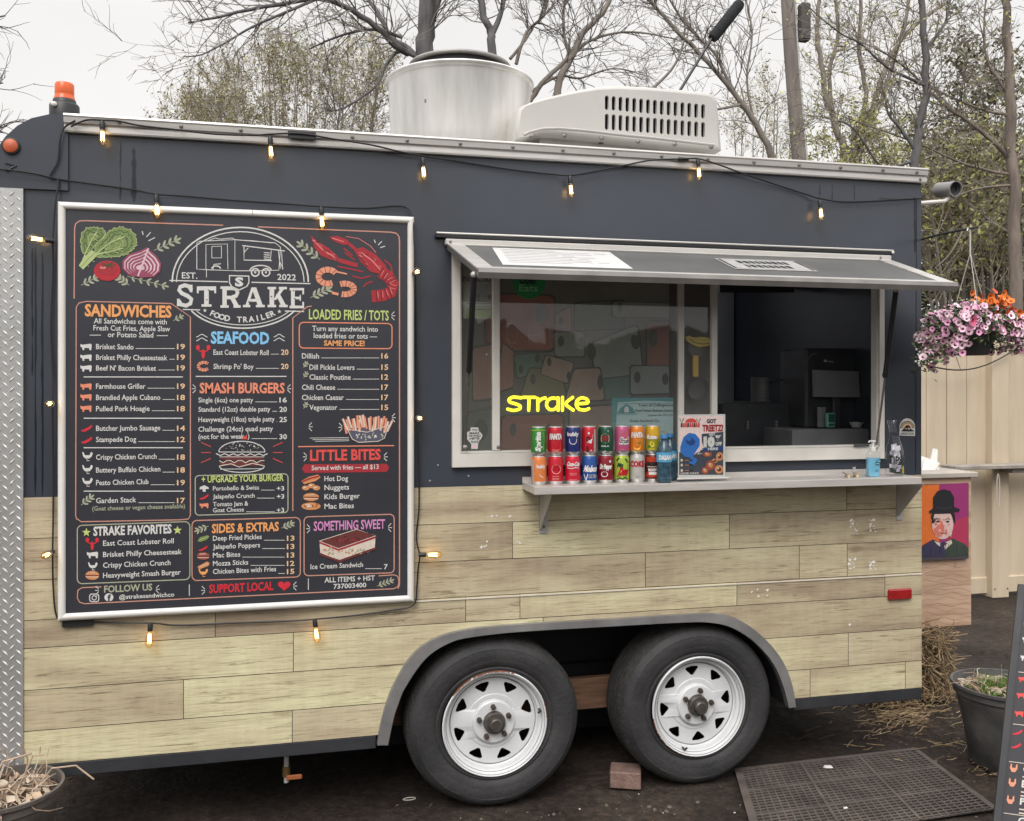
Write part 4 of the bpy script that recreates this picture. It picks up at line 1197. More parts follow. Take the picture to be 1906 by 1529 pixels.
shrimp(379, 682, 10, 7, 40, 320, 6)
def burgi(x, y, rx, ry, c=BUN):
    S.ell(x, y, rx, ry, c, 2); S.line([(x - rx, y), (x + rx, y + .5)], 1.6, BRN, 3); S.line([(x - rx * .9, y + 3), (x + rx * .9, y + 3)], 1.2, CRM, 3); S.line([(x - rx * .6, y - ry * .5), (x + rx * .4, y - ry * .6)], 1.2, CRM, 3)
burgi(171, 1072, 13, 8.5); burgi(378, 1036, 12, 7, SHRD); burgi(579, 926, 15, 7.5)
S.poly([(367, 1008), (372, 1001), (386, 997), (390, 1000), (384, 1006), (372, 1010)], KALE, 2); S.line([(371, 1006), (387, 1000)], 1.2, KALEL, 3)
S.poly([(367, 1056), (385, 1046), (390, 1049), (388, 1054), (371, 1061)], BUN, 2); S.line([(371, 1056), (387, 1050)], 1.2, CRM, 3)
S.poly([(561, 896), (575, 888), (592, 884), (597, 889), (588, 896), (566, 902)], BUN, 2); S.line([(563, 897), (578, 891), (594, 887)], 3, MAR, 3)
for x, y in ((569, 909), (580, 905), (589, 909)): S.ell(x, y, 7, 4.5, BUN, 2); S.ell(x - 2, y - 1, 3, 1.5, CRM, 3)
S.ell(579, 943, 18, 7, BUN, 2); blobs(579, 941, 14, 4, 14, 2.2, (CRM, SHRD), 3, 4)
S.poly([(371, 912), (372, 907), (380, 904), (388, 908), (388, 911), (382, 911), (383, 916), (377, 916), (377, 911)], WHT, 2)
# burger drawing
bq = lambda pts, w=1.4, c=WHT: S.line(pts, w, c, 3)
S.arc(450, 842, 43, 20, 0, 180, 1.6, WHT); bq([(407, 842), (493, 842)]); blobs(450, 832, 34, 9, 40, 1.3, (WHT, LEAF), 3, 3)
bq([(402, 846 + 3 * (i % 2)) for i in range(1)] + [(402 + i * 8, 845 + 3.5 * (i % 2)) for i in range(13)], 1.8)
S.ell(450, 853, 42, 5, BRN, 2); bq([(408 + i * 7, 858 + (4 if i % 3 == 1 else 0)) for i in range(13)], 1.6, CRM); S.ell(450, 864, 43, 4.5, BRN, 2); bq([(408, 868), (430, 864), (445, 870), (470, 863), (492, 868)], 1.6, CRM)
S.arc(450, 868, 42, 12, 180, 360, 1.6, WHT); bq([(408, 851), (492, 851)], 1); bq([(410, 874), (490, 873)], 1.2)
# fries bowl
S.poly([(646, 798), (724, 791), (716, 816), (704, 822), (668, 824), (656, 818)], ink('bowl', 92, 90, 112, .8), 2)
S.line([(646, 798), (656, 818), (668, 824), (704, 822), (716, 816), (724, 791)], 1.4, CRM, 5); S.line([(646, 799), (684, 805), (724, 792)], 1.4, CRM, 5)
blobs(686, 811, 28, 8, 30, 2, (WHT, LEAF), 3, 11)
for i in range(24):
    x = 646 + i * 3.2 + r7.uniform(-2, 2); y = 797 - 4 * sin(i / 24 * pi) + r7.uniform(-4, 6); a = (i - 12) * .04 + r7.uniform(-.25, .25)
    S.line([(x, y + 6), (x + 18 * sin(a), y - 17 * cos(a))], 5.2, SHRD, 3); S.line([(x, y + 6), (x + 18 * sin(a), y - 17 * cos(a))], 3.4, CRM if i % 2 else SHR, 4)
# ice cream sandwich
S.poly([(594, 1008), (664, 986), (700, 998), (630, 1022)], BRN, 3); S.poly([(594, 1008), (630, 1022), (700, 998), (700, 1002), (630, 1026), (594, 1012)], MAR, 4)
S.poly([(595, 1012), (630, 1026), (699, 1003), (698, 1020), (632, 1044), (596, 1030)], CRM, 2); blobs(660, 1026, 30, 7, 26, 2.0, (BUN, LEAF), 5, 12); blobs(612, 1026, 12, 8, 14, 2.0, (BUN, LEAF), 5, 13)
S.poly([(594, 1030), (632, 1043), (700, 1019), (700, 1023), (632, 1048), (594, 1034)], BRN, 6); S.line([(594, 1008), (664, 986), (700, 998), (630, 1022), (594, 1008)], 1.2, CRM, 6); blobs(648, 1004, 30, 7, 26, 1.8, (LOBD, MAR), 5, 14)
# social icons
S.rrect(166, 1107, 183, 1121, 4, 1.8, WHT); S.arc(174.5, 1114, 4, 4, 0, 360, 1.6, WHT); S.ell(179.5, 1110.5, 1, 1, WHT, 2)
S.ell(202, 1113, 8.5, 7.5, WHT, 2); T("f", 199.5, 205.5, 1119.5, 11, M_BOARD, .04, lv=4)
S.line([(152, 985 + 0), (152, 985)], .1, LEAF)
# faint vertical joint of the two panels and a scratch
S.line([(644, 428), (644, 560)], .8, ink('seam', 50, 48, 55, .6), 1)
mb.build('panel', menu)
mb = MB()
W_ = .026
def rail(p, q, inw):     # half-round frame rail from corner p to q; inw = inward direction
    p, q, inw = Vector(p), Vector(q), Vector(inw)
    d = (q - p).normalized()
    pr = [(0, -.012), (0, -.034), (.003, -.040), (.010, -.044), (.018, -.043), (.024, -.038), (.026, -.0305)]
    A = [p + inw * a + d * a + Vector((0, y, 0)) for a, y in pr]; B = [q + inw * a - d * a + Vector((0, y, 0)) for a, y in pr]
    k = len(pr); mb.add(A + B, [(i, i + 1, k + i + 1, k + i) for i in range(k - 1)], M_MENUF)
rail((MX0, 0, MZ0), (MX0, 0, MZ1), (1, 0, 0)); rail((MX1, 0, MZ0), (MX1, 0, MZ1), (-1, 0, 0)); rail((MX0, 0, MZ0), (MX1, 0, MZ0), (0, 0, 1)); rail((MX0, 0, MZ1), (MX1, 0, MZ1), (0, 0, -1))
q = P(470, 392, -.045)
mb.box((q.x - .0008, -.0445, MZ1 - .0235), (q.x + .0008, -.0435, MZ1 - .002), M_SCREW)
mb.build('frame', menu, smooth=60)

# ================================================================== string lights
M_CABLE = pm('black_cable', (0.012, 0.012, 0.013), rough=.5)
M_BULB = glass('bulb_glass', (0.97, 0.86, 0.68), 1.3)
M_FIL = bpy.data.materials.new('glowing_filament'); M_FIL.use_nodes = True
_b = M_FIL.node_tree.nodes['Principled BSDF']; _b.inputs['Emission Color'].default_value = (1, 0.62, 0.24, 1); _b.inputs['Emission Strength'].default_value = 8
lights = thing('string_lights', 'string of warm glowing filament bulbs looped over the trailer wall and round the menu board', 'string lights', (P(440, 300).x, -.05, 0))
mb = MB()
def cable(pts, r=.0034):
    q = [P(p[0], p[1], p[2] if len(p) > 2 else -.03) for p in pts]
    o = []
    for i in range(len(q) - 1):      # Catmull-Rom
        a, b, c, d = q[max(i - 1, 0)], q[i], q[i + 1], q[min(i + 2, len(q) - 1)]
        for k_ in range(6):
            t = k_ / 6
            o.append(.5 * ((2 * b) + (c - a) * t + (2 * a - 5 * b + 4 * c - d) * t * t + (3 * b - a - 3 * c + d) * t ** 3))
    o.append(q[-1]); mb.tube(o, r, M_CABLE, 6)
cable([(-40, 309), (0, 315), (60, 323), (110, 334, -.02), (180, 344, -.018), (250, 354, -.018), (291, 362), (350, 366, -.018), (430, 373, -.015), (520, 379, -.015), (598, 385), (680, 388, -.015), (745, 384, -.015), (766, 400, -.03), (771, 450, -.05), (772, 500, -.05)])
cable([(132, 236, -.04), (160, 224, -.04), (190, 224, -.04), (222, 226, -.04), (260, 234, -.042), (330, 242, -.042), (400, 250, -.042), (470, 252, -.042), (505, 250, -.042), (560, 249, -.048), (620, 259, -.042), (690, 270, -.042), (745, 283, -.036), (787, 291), (860, 302, -.012), (950, 316, -.012), (1030, 325, -.015), (1061, 327), (1100, 321, -.018), (1150, 311, -.030), (1210, 299, -.042), (1272, 296, -.048), (1300, 296, -.044), (1335, 306, -.042), (1390, 326, -.03), (1450, 346, -.014), (1500, 362, -.014), (1526, 370), (1570, 376, -.014), (1640, 374, -.014), (1718, 369, -.014)])
cable([(140, 225, -.045), (120, 238, -.03), (112, 260, -.03), (108, 300, -.022), (92, 330, -.022), (108, 336, -.022), (104, 370, -.03), (100, 420, -.03), (98, 450), (99, 500, -.015), (95, 600, -.015), (98, 690, -.015), (98, 750, -.03), (99, 850, -.015), (99, 960, -.02), (98, 1028), (99, 1090, -.02), (104, 1142, -.02), (118, 1154, -.02), (180, 1158, -.02), (280, 1160), (330, 1164, -.02), (430, 1160, -.02), (520, 1157, -.02), (585, 1153), (660, 1146, -.02), (730, 1136, -.02), (770, 1126, -.03), (776, 1090, -.02), (778, 1060, -.02), (781, 1034), (775, 1000, -.02), (780, 940, -.02), (779, 850, -.02), (776, 790), (775, 700, -.02), (774, 600, -.02), (773, 510, -.05)])
mb.build('cable', lights)
def bulb(px, py, dx, dy, dz, ln=26.0, y=-.040):
    """socket at the pixel, bulb hanging along (dx along the wall, dz up, dy out)"""
    q = P(px, py, y); d = Vector((dx, dy, dz)).normalized()
    R_ = d.to_track_quat('Z', 'Y').to_matrix()
    def turned(prof, mat, name, par, seg=16):
        m_ = MB(); m_.lathe(prof, (0, 0, 0), mat, 'z', seg)
        m_.v = [tuple(q + R_ @ Vector(v)) for v in m_.v]
        return m_.build(name, par, smooth=50)
    s = ln / 26.0
    sk = turned([(0, -.006), (.0075, -.006), (.0095, .002), (.0095, .020), (.0085, .024), (0, .024)], M_BLKP, 'socket', lights)
    turned([(.007, .024), (.009, .028), (.0145 * s, .044), (.0165 * s, .058), (.0155 * s, .070), (.011 * s, .081), (.004, .086), (0, .0865)], M_BULB, 'glass', sk)
    m_ = MB()
    pts = []
    for i in range(5):
        a = i * 2 * pi / 5
        pts += [Vector((.005 * cos(a), .005 * sin(a), .034)), Vector((.0065 * cos(a + .6), .0065 * sin(a + .6), .068))]
    m_.tube([q + R_ @ p for p in pts], .0009, M_FIL, 5)
    m_.build('filament', sk)
for px, py in ((190, 229), (503, 258), (787, 297), (1061, 331), (1299, 300), (1526, 376), (291, 366), (598, 389)): bulb(px, py, .05, -.1, -1)
bulb(280, 1163, -.05, -.1, -1); bulb(586, 1156, .12, -.1, -1)
bulb(98, 449, -1, -.25, .08); bulb(98, 750, .05, -1, -.05, y=-.03); bulb(98, 1028, -.1, -1, .0, y=-.03); bulb(771, 509, .1, -1, 0, y=-.05); bulb(777, 778, .05, -1, 0, y=-.03); bulb(782, 1033, 1, -.2, .0)
# ================================================================== inside the window
YI = 1.75
mb = MB()
IZ0 = 0.9
mb.box((WX0 - .5, YI, IZ0), (XR - .05, YI + .02, ZR1 - .06), M_INT)          # inner back wall
mb.box((WX0 - .52, .052, IZ0), (WX0 - .50, YI, ZR1 - .06), M_INT)
mb.prism([(WX0 - .5, .052), (XR - .05, .052), (XR - .05, YI), (WX0 - .5, YI)], lambda u, v, w: Vector((u, v, ZR1 - .04 - w)), M_INT, [LIGHT_OPENING], depth=.02)
mb.box((WX0 - .5, .052, IZ0 - .02), (XR - .05, YI, IZ0), M_DARK)
mb.build('interior_lining', trailer)
# mural of painted blocks on the wall behind the counter
YM = .62
mb = MB()
a, b = P(880, 500, YM), P(1285, 870, YM)
M_MURAL = pm('mural_ground', (0.34, 0.34, 0.35), rough=.6, var=.25, scale=3)
mb.box((a.x - .2, YM, IZ0), (b.x, YM + .02, 2.6), M_MURAL)
SM = Surf(mb, lambda u, v, o: Vector((u, YM - .0005 - o, v)), lambda x, y: (P(x, y, YM).x, P(x, y, YM).z), step=.0015)
mi = lambda n, r, g, b_: pm('mural_' + n, tuple(.72 * c_ + .28 * sum(srgb(r, g, b_, 1.35)) / 3 for c_ in srgb(r, g, b_, 1.35)), rough=.6, var=.12, scale=8)
MR, MO, MP, MG, MT, MK, MY, ML, MDK = mi('red', 205, 92, 78), mi('rust', 190, 110, 92), mi('pink', 215, 150, 150), mi('pale', 170, 182, 184), mi('teal', 118, 160, 156), mi('skin', 205, 172, 160), mi('olive', 160, 154, 112), mi('slate', 120, 136, 138), mi('dark', 92, 96, 100)
def block(pts, mat, eyes=(), lv=1):
    cx = sum(p[0] for p in pts) / len(pts); cy = sum(p[1] for p in pts) / len(pts)
    big = [(cx + (x - cx) * 1.07, cy + (y - cy) * 1.09) for x, y in pts]
    S_ = SM
    def rnd(q, r=.22):
        o = []
        for i in range(len(q)):
            a_, b_, c_ = q[i - 1], q[i], q[(i + 1) % len(q)]
            for t in (r, r * .4): o.append((b_[0] + (a_[0] - b_[0]) * t * .7, b_[1] + (a_[1] - b_[1]) * t * .7))
            for t in (r * .4, r): o.append((b_[0] + (c_[0] - b_[0]) * t * .7, b_[1] + (c_[1] - b_[1]) * t * .7))
        return o
    S_.poly(rnd(big), MDK, lv); S_.poly(rnd(pts), mat, lv + 1)
    for ex, ey, rx, ry in eyes: S_.ell(ex, ey, rx, ry, MDK, lv + 2)
block([(905, 548), (1030, 552), (1030, 652), (905, 652)], MR, ((1008, 585, 12, 20),))
block([(1034, 586), (1062, 572), (1062, 616), (1034, 618)], MP, ((1044, 598, 4, 8),))
block([(1070, 565), (1160, 560), (1160, 612), (1070, 615)], ML)
block([(1100, 640), (1185, 606), (1196, 700), (1108, 708)], MG, ((1182, 635, 9, 16), (1100, 656, 8, 15)), 4)
block([(1140, 562), (1262, 566), (1262, 592), (1140, 590)], MG, ((1152, 572, 5, 8),), 4)
block([(1204, 600), (1290, 600), (1290, 705), (1204, 705)], MO, ((1214, 630, 9, 16),), 4)
block([(1172, 682), (1246, 682), (1246, 732), (1172, 734)], MG, ((1184, 703, 6, 11), (1236, 706, 6, 11)), 8)
block([(1120, 706), (1175, 700), (1175, 740), (1120, 745)], MT, (), 6)
block([(1030, 620), (1082, 618), (1086, 664), (1032, 664)], MG, ((1042, 636, 6, 10), (1080, 638, 6, 10)), 10)
block([(955, 662), (1000, 658), (1012, 690), (962, 704)], MT, ((968, 688, 4, 8), (998, 668, 4, 8)), 8)
block([(1014, 662), (1066, 676), (1054, 714), (1004, 696)], MK, ((1020, 674, 4, 8), (1056, 700, 4, 8)), 12)
block([(985, 686), (1042, 690), (1052, 742), (966, 742)], MY, ((990, 706, 5, 10),), 10)
block([(1066, 688), (1114, 686), (1122, 744), (1050, 746)], MK, ((1114, 712, 5, 14),), 14)
block([(935, 640), (955, 655), (955, 720), (925, 730)], MP, (), 4)
block([(935, 775), (1045, 772), (1052, 850), (930, 850)], MO, ((954, 800, 6, 12), (1020, 800, 6, 12)), 6)
block([(1060, 760), (1150, 755), (1160, 850), (1060, 850)], MK, (), 4)
block([(880, 650), (925, 640), (925, 740), (880, 745)], MP, (), 2)
block([(870, 770), (915, 760), (920, 850), (870, 850)], ML, ((895, 800, 12, 20),), 4)
mb.build('mural', trailer, label='dim mural of pale painted blocks with dark oval spots')

# ---- stickers on glass and wall
YG = P(1000, 600, .006)
M_GRNST = pm('green_sticker', srgb(58, 165, 95, .75), rough=.45, var=.05)
mb = MB()
SG = Surf(mb, lambda u, v, o: Vector((u, .0072 - o, v)), lambda x, y: (P(x, y, .007).x, P(x, y, .007).z), step=.0005)
SG.ell(985, 527, 30, 30, M_GRNST, 1, n=40); SG.text("Uber", 967, 1000, 528, 14, INKD := ink('ink_dark', 28, 30, 34, .8), .03); SG.text("Eats", 966, 1001, 542, 12, ink('pale_green', 150, 215, 170, .8), .02)
mb.build('sticker', win, label='round green sticker high in the big window pane')
mb = MB()
S8 = Surf(mb, lambda u, v, o: Vector((u, .0035 - o, v)), lambda x, y: (P(x, y, .004).x, P(x, y, .004).z), step=.0005)
S8.poly([(876, 796), (890, 796), (891, 803), (895, 806), (898, 811), (895, 818), (892, 820), (890, 827), (889, 836), (877, 836), (877, 827), (873, 822), (869, 817), (870, 811), (867, 806), (876, 802)], WHT, 1)
for i, (x0, x1, y) in enumerate(((878, 888, 802), (874, 892, 808), (872, 895, 813), (873, 893, 818), (877, 890, 824))): S8.text(("YOU", "MAKE", "THE WORLD", "A BETTER", "PLACE")[i], x0, x1, y + .5, 3.6, INKD, .03)
S8.ell(883, 832, 3.5, 3, MP, 2)
mb.build('sticker', win, label='small white lettered sticker low in the narrow pane')
mb = MB()
S9 = Surf(mb, lambda u, v, o: Vector((u, -.0014 - o, v)), lambda x, y: (P(x, y, -.001).x, P(x, y, -.001).z), step=.0005)
S9.poly([(1674 + 0, 811), (1674, 796)] + [(1688.5 + 14.5 * cos(a), 795 - 16 * sin(a)) for a in [pi - pi * i / 14 for i in range(15)]] + [(1703, 812)], WHT, 1)
for r, c in ((13, INKD), (11.6, ink('sand', 214, 186, 130, .8)), (9.6, INKD), (8.6, WHT), (7, ORG), (5.2, INKD)):
    S9.poly([(1688.5 + r * cos(a), 797 - r * sin(a)) for a in [pi - pi * i / 14 for i in range(15)]], c, 2 + int(14 - r) // 2)
S9.poly([(1676, 803), (1682, 797), (1686, 800), (1690, 795), (1695, 799), (1701, 803)], INKD, 9)
S9.poly([(1688, 799), (1690, 796), (1693, 800)], WHT, 10)
S9.text("SUPPORT LOCAL", 1676, 1701, 810, 4, INKD, .02)
mb.build('sticker', trailer, label='arched sticker with a striped rainbow over dark hills')
# ---- things hung inside the glass
mb = MB()
a, b = P(884, 512, .03), P(919, 594, .03)
M_NOTE = pm('aged_notice', (0.50, 0.47, 0.42), rough=.7, var=.06)
mb.box((a.x - .05, .030, b.z), (b.x, .032, a.z + .12), M_NOTE)
SN_ = Surf(mb, lambda u, v, o: Vector((u, .0298 - o, v)), lambda x, y: (P(x, y, .03).x, P(x, y, .03).z), step=.0005)
SN_.text("INSPECTION", 862, 922, 524, 9, INKD, .02)
for i in range(7): SN_.line([(884, 531 + i * 3.6), (884 + (30, 33, 26, 32, 20, 31, 28)[i], 531 + i * 3.6)], .8, M_INKG)
SN_.poly([(882, 548), (893, 548), (893, 560), (882, 560)], M_INKG); SN_.poly([(908, 550), (918, 550), (918, 557), (908, 557)], M_INKG)
SN_.poly([(868, 571), (919, 570), (919, 592), (868, 593)], ink('pass_green', 150, 176, 90, .8)); SN_.line([(868, 577), (919, 576)], 1.4, INKD); SN_.line([(868, 566), (919, 565)], 1.0, INKD)
tag(mb.build('inspection_notice'), 'pale inspection notice with a green band inside the narrow left pane', 'notice')
M_INKL = ink('faint_letter', 190, 165, 160, .9)
mb = MB()
for st in (((938, 597), (1095, 603), (1094, 650), (938, 646)),):
    for i in range(4):
        p, q = st[i], st[(i + 1) % 4]
        n_ = int(sqrt((p[0] - q[0]) ** 2 + (p[1] - q[1]) ** 2) / 7)
        for k_ in range(n_):
            c = P(p[0] + (q[0] - p[0]) * k_ / n_, p[1] + (q[1] - p[1]) * k_ / n_, .05); mb.ball(c, .0022, M_INKL, 6, 4)
def letter(pts): mb.tube([P(x, y, .05) for x, y in pts], .0017, M_INKL, 6)
letter([(953 + 10 * cos(a), 621 - 19 * sin(a)) for a in [2 * pi * i / 20 for i in range(21)]])
letter([(985, 644), (985, 604), (1000, 605), (1008, 611), (1008, 618), (1000, 624), (986, 624)])
letter([(1044, 607), (1024, 606), (1024, 645), (1044, 646)]); letter([(1024, 625), (1040, 626)])
letter([(1062, 648), (1062, 608), (1086, 649), (1086, 609)])
tag(mb.build('open_sign'), 'unlit OPEN sign of thin dotted lettering behind the big pane', 'sign')
# neon
M_NEON = bpy.data.materials.new('yellow_neon'); M_NEON.use_nodes = True
_b = M_NEON.node_tree.nodes['Principled BSDF']; _b.inputs['Base Color'].default_value = (.8, .7, .05, 1); _b.inputs['Emission Color'].default_value = (1.0, 0.88, 0.015, 1); _b.inputs['Emission Strength'].default_value = 1.5
YN = .04
mb = MB()
def nz_(pts, r=.0068):
    o = []
    for i in range(len(pts) - 1):
        for k_ in range(4): o.append((pts[i][0] + (pts[i + 1][0] - pts[i][0]) * k_ / 4, pts[i][1] + (pts[i + 1][1] - pts[i][1]) * k_ / 4))
    o.append(pts[-1])
    for _ in range(2): o = [o[0]] + [((o[i - 1][0] + 2 * o[i][0] + o[i + 1][0]) / 4, (o[i - 1][1] + 2 * o[i][1] + o[i + 1][1]) / 4) for i in range(1, len(o) - 1)] + [o[-1]]
    q = [P(x, y, YN) for x, y in o]
    mb.tube(q, r, M_NEON, 8); mb.ball(q[0], r, M_NEON, 8, 6); mb.ball(q[-1], r, M_NEON, 8, 6)
nz_([(970, 741), (955, 739), (947, 743), (948, 749), (960, 752), (969, 756), (968, 762), (956, 765), (945, 762)])
nz_([(974, 740), (996, 740)]); nz_([(985, 741), (984, 764)])
nz_([(1001, 764), (1001, 742)]); nz_([(1001, 750), (1007, 743), (1015, 741)])
nz_([(1037, 742), (1026, 741), (1018, 747), (1017, 756), (1022, 763), (1032, 763), (1038, 756)]); nz_([(1039, 741), (1039, 764)])
nz_([(1047, 740), (1047, 764)]); nz_([(1066, 740), (1050, 752), (1067, 764)])
nz_([(1073, 752), (1096, 751), (1093, 743), (1083, 740), (1074, 745), (1072, 755), (1078, 763), (1090, 764), (1096, 761)])
tag(mb.build('neon_sign', smooth=50), 'glowing yellow neon word strake hung low behind the big pane', 'neon sign')
# licence certificate
mb = MB()
YC = .032
SCt = Surf(mb, lambda u, v, o: Vector((u, YC - .0002 - o, v)), lambda x, y: (P(x, y, YC).x, P(x, y, YC).z), step=.0005)
a, b = P(1139, 741, YC), P(1253, 862, YC)
mb.box((a.x, YC, b.z), (b.x, YC + .002, a.z), pm('certificate_paper', srgb(196, 226, 226, .75), rough=.6, var=.05))
TEA = ink('teal', 70, 150, 155, .8)
SCt.poly([(1139, 741), (1253, 741), (1253, 748), (1200, 746), (1150, 749), (1145, 800), (1139, 860)], TEA, 1); SCt.line([(1146, 862), (1147, 752), (1250, 751)], .9, TEA, 2)
SCt.poly([(1150, 770), (1154, 760), (1160, 756), (1166, 752), (1172, 756), (1178, 760), (1182, 770)], TEA, 2); SCt.rrect(1149, 767, 1184, 772, 2, .8, TEA, 3)
SCt.poly([(1162, 768), (1162, 760), (1166, 756), (1170, 760), (1170, 768)], WHT, 3)
SCt.text("Town of Collingwood", 1188, 1252, 757, 5, INKD, .02); SCt.text("Food Vehicle Business Licence", 1183, 1252, 767, 5, INKD, .02); SCt.text("License No. FV-2-22", 1206, 1252, 775, 4, INKD, .01); SCt.text("Strake Sandwich Co.", 1172, 1228, 786, 4.6, INKD, .015)
for y, x0, x1 in ((792, 1180, 1220), (804, 1160, 1240), (810, 1160, 1238), (816, 1160, 1242)): SCt.line([(x0, y), (x1, y)], .8, M_INKG, 2)
tag(mb.build('licence_certificate'), 'pale blue licence certificate standing inside the big pane above the cans', 'certificate')
# ---- frying pans and hot dog ornament on the divider
mb = MB()
YP = .055
a, b = P(1274, 520, YP), P(1327, 850, YP)
mb.box((a.x - .06, YP + .02, IZ0), (b.x + .02, YP + .03, 2.6), pm('brown_divider', (0.055, 0.045, 0.043), rough=.5, var=.3))
mb.build('divider', trailer)
M_PAN = pm('dark_pan', (0.085, 0.080, 0.084), rough=.35, metal=.3)
mb = MB()
q = P(1298, 725, YP)
mb.lathe([(.0, .012), (.040, .012), (.046, .006), (.050, -.014), (.053, -.016), (.052, -.018), (.047, -.014), (.042, .004), (0, .006)], q, M_PAN, 'y', 32)
pan = mb.build('pan_body', None, smooth=40)
panr = thing('frying_pan', 'small dark frying pan with a yellow handle hung on the window divider', 'pan', (q.x, q.y, q.z))
for v in pan.data.vertices: v.co -= q
pan.parent = panr; WL[pan.name] = q
mb = MB(); h0, h1 = P(1293, 662, YP), P(1293, 702, YP)
mb.bbox((h0.x - .012, YP - .012, h1.z), (h0.x + .014, YP + .002, h0.z), pm('yellow_handle', srgb(250, 200, 80, 1.0), rough=.5), .003)
mb.build('handle', panr)
mb = MB()
SH = Surf(mb, lambda u, v, o: Vector((u, YP - .012 - o, v)), lambda x, y: (P(x, y, YP).x, P(x, y, YP).z), step=.001)
hd = [(1275, 628), (1281, 626), (1290, 629), (1304, 628), (1316, 629), (1320, 635), (1322, 642), (1314, 645), (1300, 647), (1287, 642), (1277, 635)]
cxy = (sum(p[0] for p in hd) / len(hd), sum(p[1] for p in hd) / len(hd))
mb.prism([SH.uv(*p) for p in hd], lambda u, v, w: Vector((u, YP - .012 + w, v)), ink('mustard', 250, 222, 110, 1.0), depth=.014)
SH.line([(1279, 631), (1290, 638), (1304, 641), (1318, 640)], 1.2, INKD, 2); SH.line([(1284, 631), (1288, 634), (1292, 631), (1297, 635), (1302, 631), (1307, 634), (1314, 632)], 1.4, ink('mustard_light', 226, 210, 130, .8), 2)
tag(mb.build('hot_dog_ornament'), 'flat yellow hot dog ornament hung above the small frying pan', 'ornament')
mb = MB()
q2 = P(1300, 646, YP)
mb.lathe([(.0, .012), (.040, .012), (.047, .004), (.050, -.004), (.047, -.004), (0, .006)], q2, M_PAN, 'y', 28)
tag(mb.build('frying_pan', smooth=40), 'dark frying pan half hidden behind the yellow hot dog ornament', 'pan')

# ---- kitchen things seen in the open hatch
M_KDARK = pm('kitchen_dark', (0.060, 0.064, 0.072), rough=.4, var=.2)
M_KGREY = pm('kitchen_grey', (0.26, 0.265, 0.28), rough=.5, var=.12)
M_KSTEEL = pm('kitchen_steel', (0.32, 0.32, 0.33), rough=.35, metal=.6, var=.2, stretch=(1, 1, 8))
def pbox(x0, y0, x1, y1, ya, yb, mat, name=None, r=.004, mb=None):
    m_ = mb or MB(); a, b = P(x0, y0, ya), P(x1, y1, ya)
    m_.bbox((a.x, ya, b.z), (b.x, yb, a.z), mat, r); return m_
m_ = pbox(1475, 800, 1625, 900, .34, .75, M_KGREY)
tag(m_.build('counter_cabinet'), 'dark grey counter cabinet under the screen in the open hatch', 'cabinet')
m_ = pbox(1500, 648, 1610, 797, .46, .72, M_KDARK, r=.012); 
Sx = Surf(m_, lambda u, v, o: Vector((u, .4595 - o, v)), lambda x, y: (P(x, y, .46).x, P(x, y, .46).z))
Sx.ell(1536, 672, 3, 2.2, WHT); Sx.line([(1540, 673), (1551, 674)], 1.4, WHT); Sx.arc(1520, 670, 14, 12, 90, 180, 1, M_KGREY)
tag(m_.build('coffee_machine'), 'black machine with a small white mark behind the tilted screen', 'machine')
scr = thing('till_screen', 'flat grey till screen facing out of the open hatch', 'screen', tuple(P(1558, 745, .42)))
m_ = MB(); c = [P(1515, 689, .42), P(1598, 692, .42), P(1601, 740, .40), P(1517, 739, .40)]
m_.hexa([c[3], c[2], c[2] + Vector((0, .02, 0)), c[3] + Vector((0, .02, 0)), c[0], c[1], c[1] + Vector((0, .02, 0)), c[0] + Vector((0, .02, 0))], M_KGREY)
m_.build('display', scr)
m_ = pbox(1552, 738, 1566, 799, .425, .445, M_KDARK); m_.build('stand', scr)
m_ = pbox(1524, 758, 1538, 796, .40, .42, M_KGREY); tag(m_.build('menu_card'), 'small pale card leaning beside the green card reader', 'card')
m_ = MB(); q = P(1546, 796, .36)
m_.bbox((q.x - .024, .35, q.z), (q.x + .024, .375, q.z + .072), ink('reader_green', 130, 205, 180, .8), .006)
cr_ = thing('card_reader', 'small mint green card reader on the hatch counter', 'card reader', tuple(q))
m_.build('casing', cr_)
m_ = MB(); m_.bbox((q.x - .018, .3485, q.z + .026), (q.x + .018, .351, q.z + .066), ink('reader_screen', 50, 95, 85, .8), .0008); m_.bbox((q.x - .018, .3485, q.z + .008), (q.x + .018, .351, q.z + .020), ink('reader_keys', 60, 105, 95, .8), .0008); m_.build('screen', cr_)
m_ = MB(); q = P(1594, 796, .40); m_.lathe([(0, 0), (.022, 0), (.034, .022), (.036, .026), (.033, .026), (.022, .006), (0, .004)], q, WHT, 'z', 24); tag(m_.build('bowl', smooth=40), 'small white bowl at the dark end of the hatch counter', 'bowl')
m_ = MB(); q = P(1416, 748, .70); m_.lathe([(0, 0), (.048, 0), (.05, .004), (.05, .125), (.052, .128), (.048, .128), (.047, .01), (0, .008)], q, M_KSTEEL, 'z', 32)
pot_ = thing('cooking_pot', 'stainless cooking pot on the dark stove inside the open hatch', 'pot', tuple(q)); m_.build('pot_body', pot_, smooth=40)
m_ = MB(); m_.tube([q + Vector((.05, 0, .10)), q + Vector((.12, -.01, .115)), q + Vector((.19, -.02, .12))], .007, M_KDARK, 8); m_.build('handle', pot_)
st = thing('stove', 'dark stove with rows of small knobs inside the open hatch', 'stove', tuple(P(1400, 830, .62)))
m_ = pbox(1345, 750, 1482, 900, .62, 1.2, M_KDARK); m_.build('stove_body', st)
m_ = MB()
for px in (1390, 1444):
    for k_ in range(3): m_ = MB(); m_.lathe([(.008, 0), (.007, -.012), (0, -.012)], P(px, 786 + k_ * 5.5, .62), M_KGREY, 'y', 10); m_.build('knob', st)
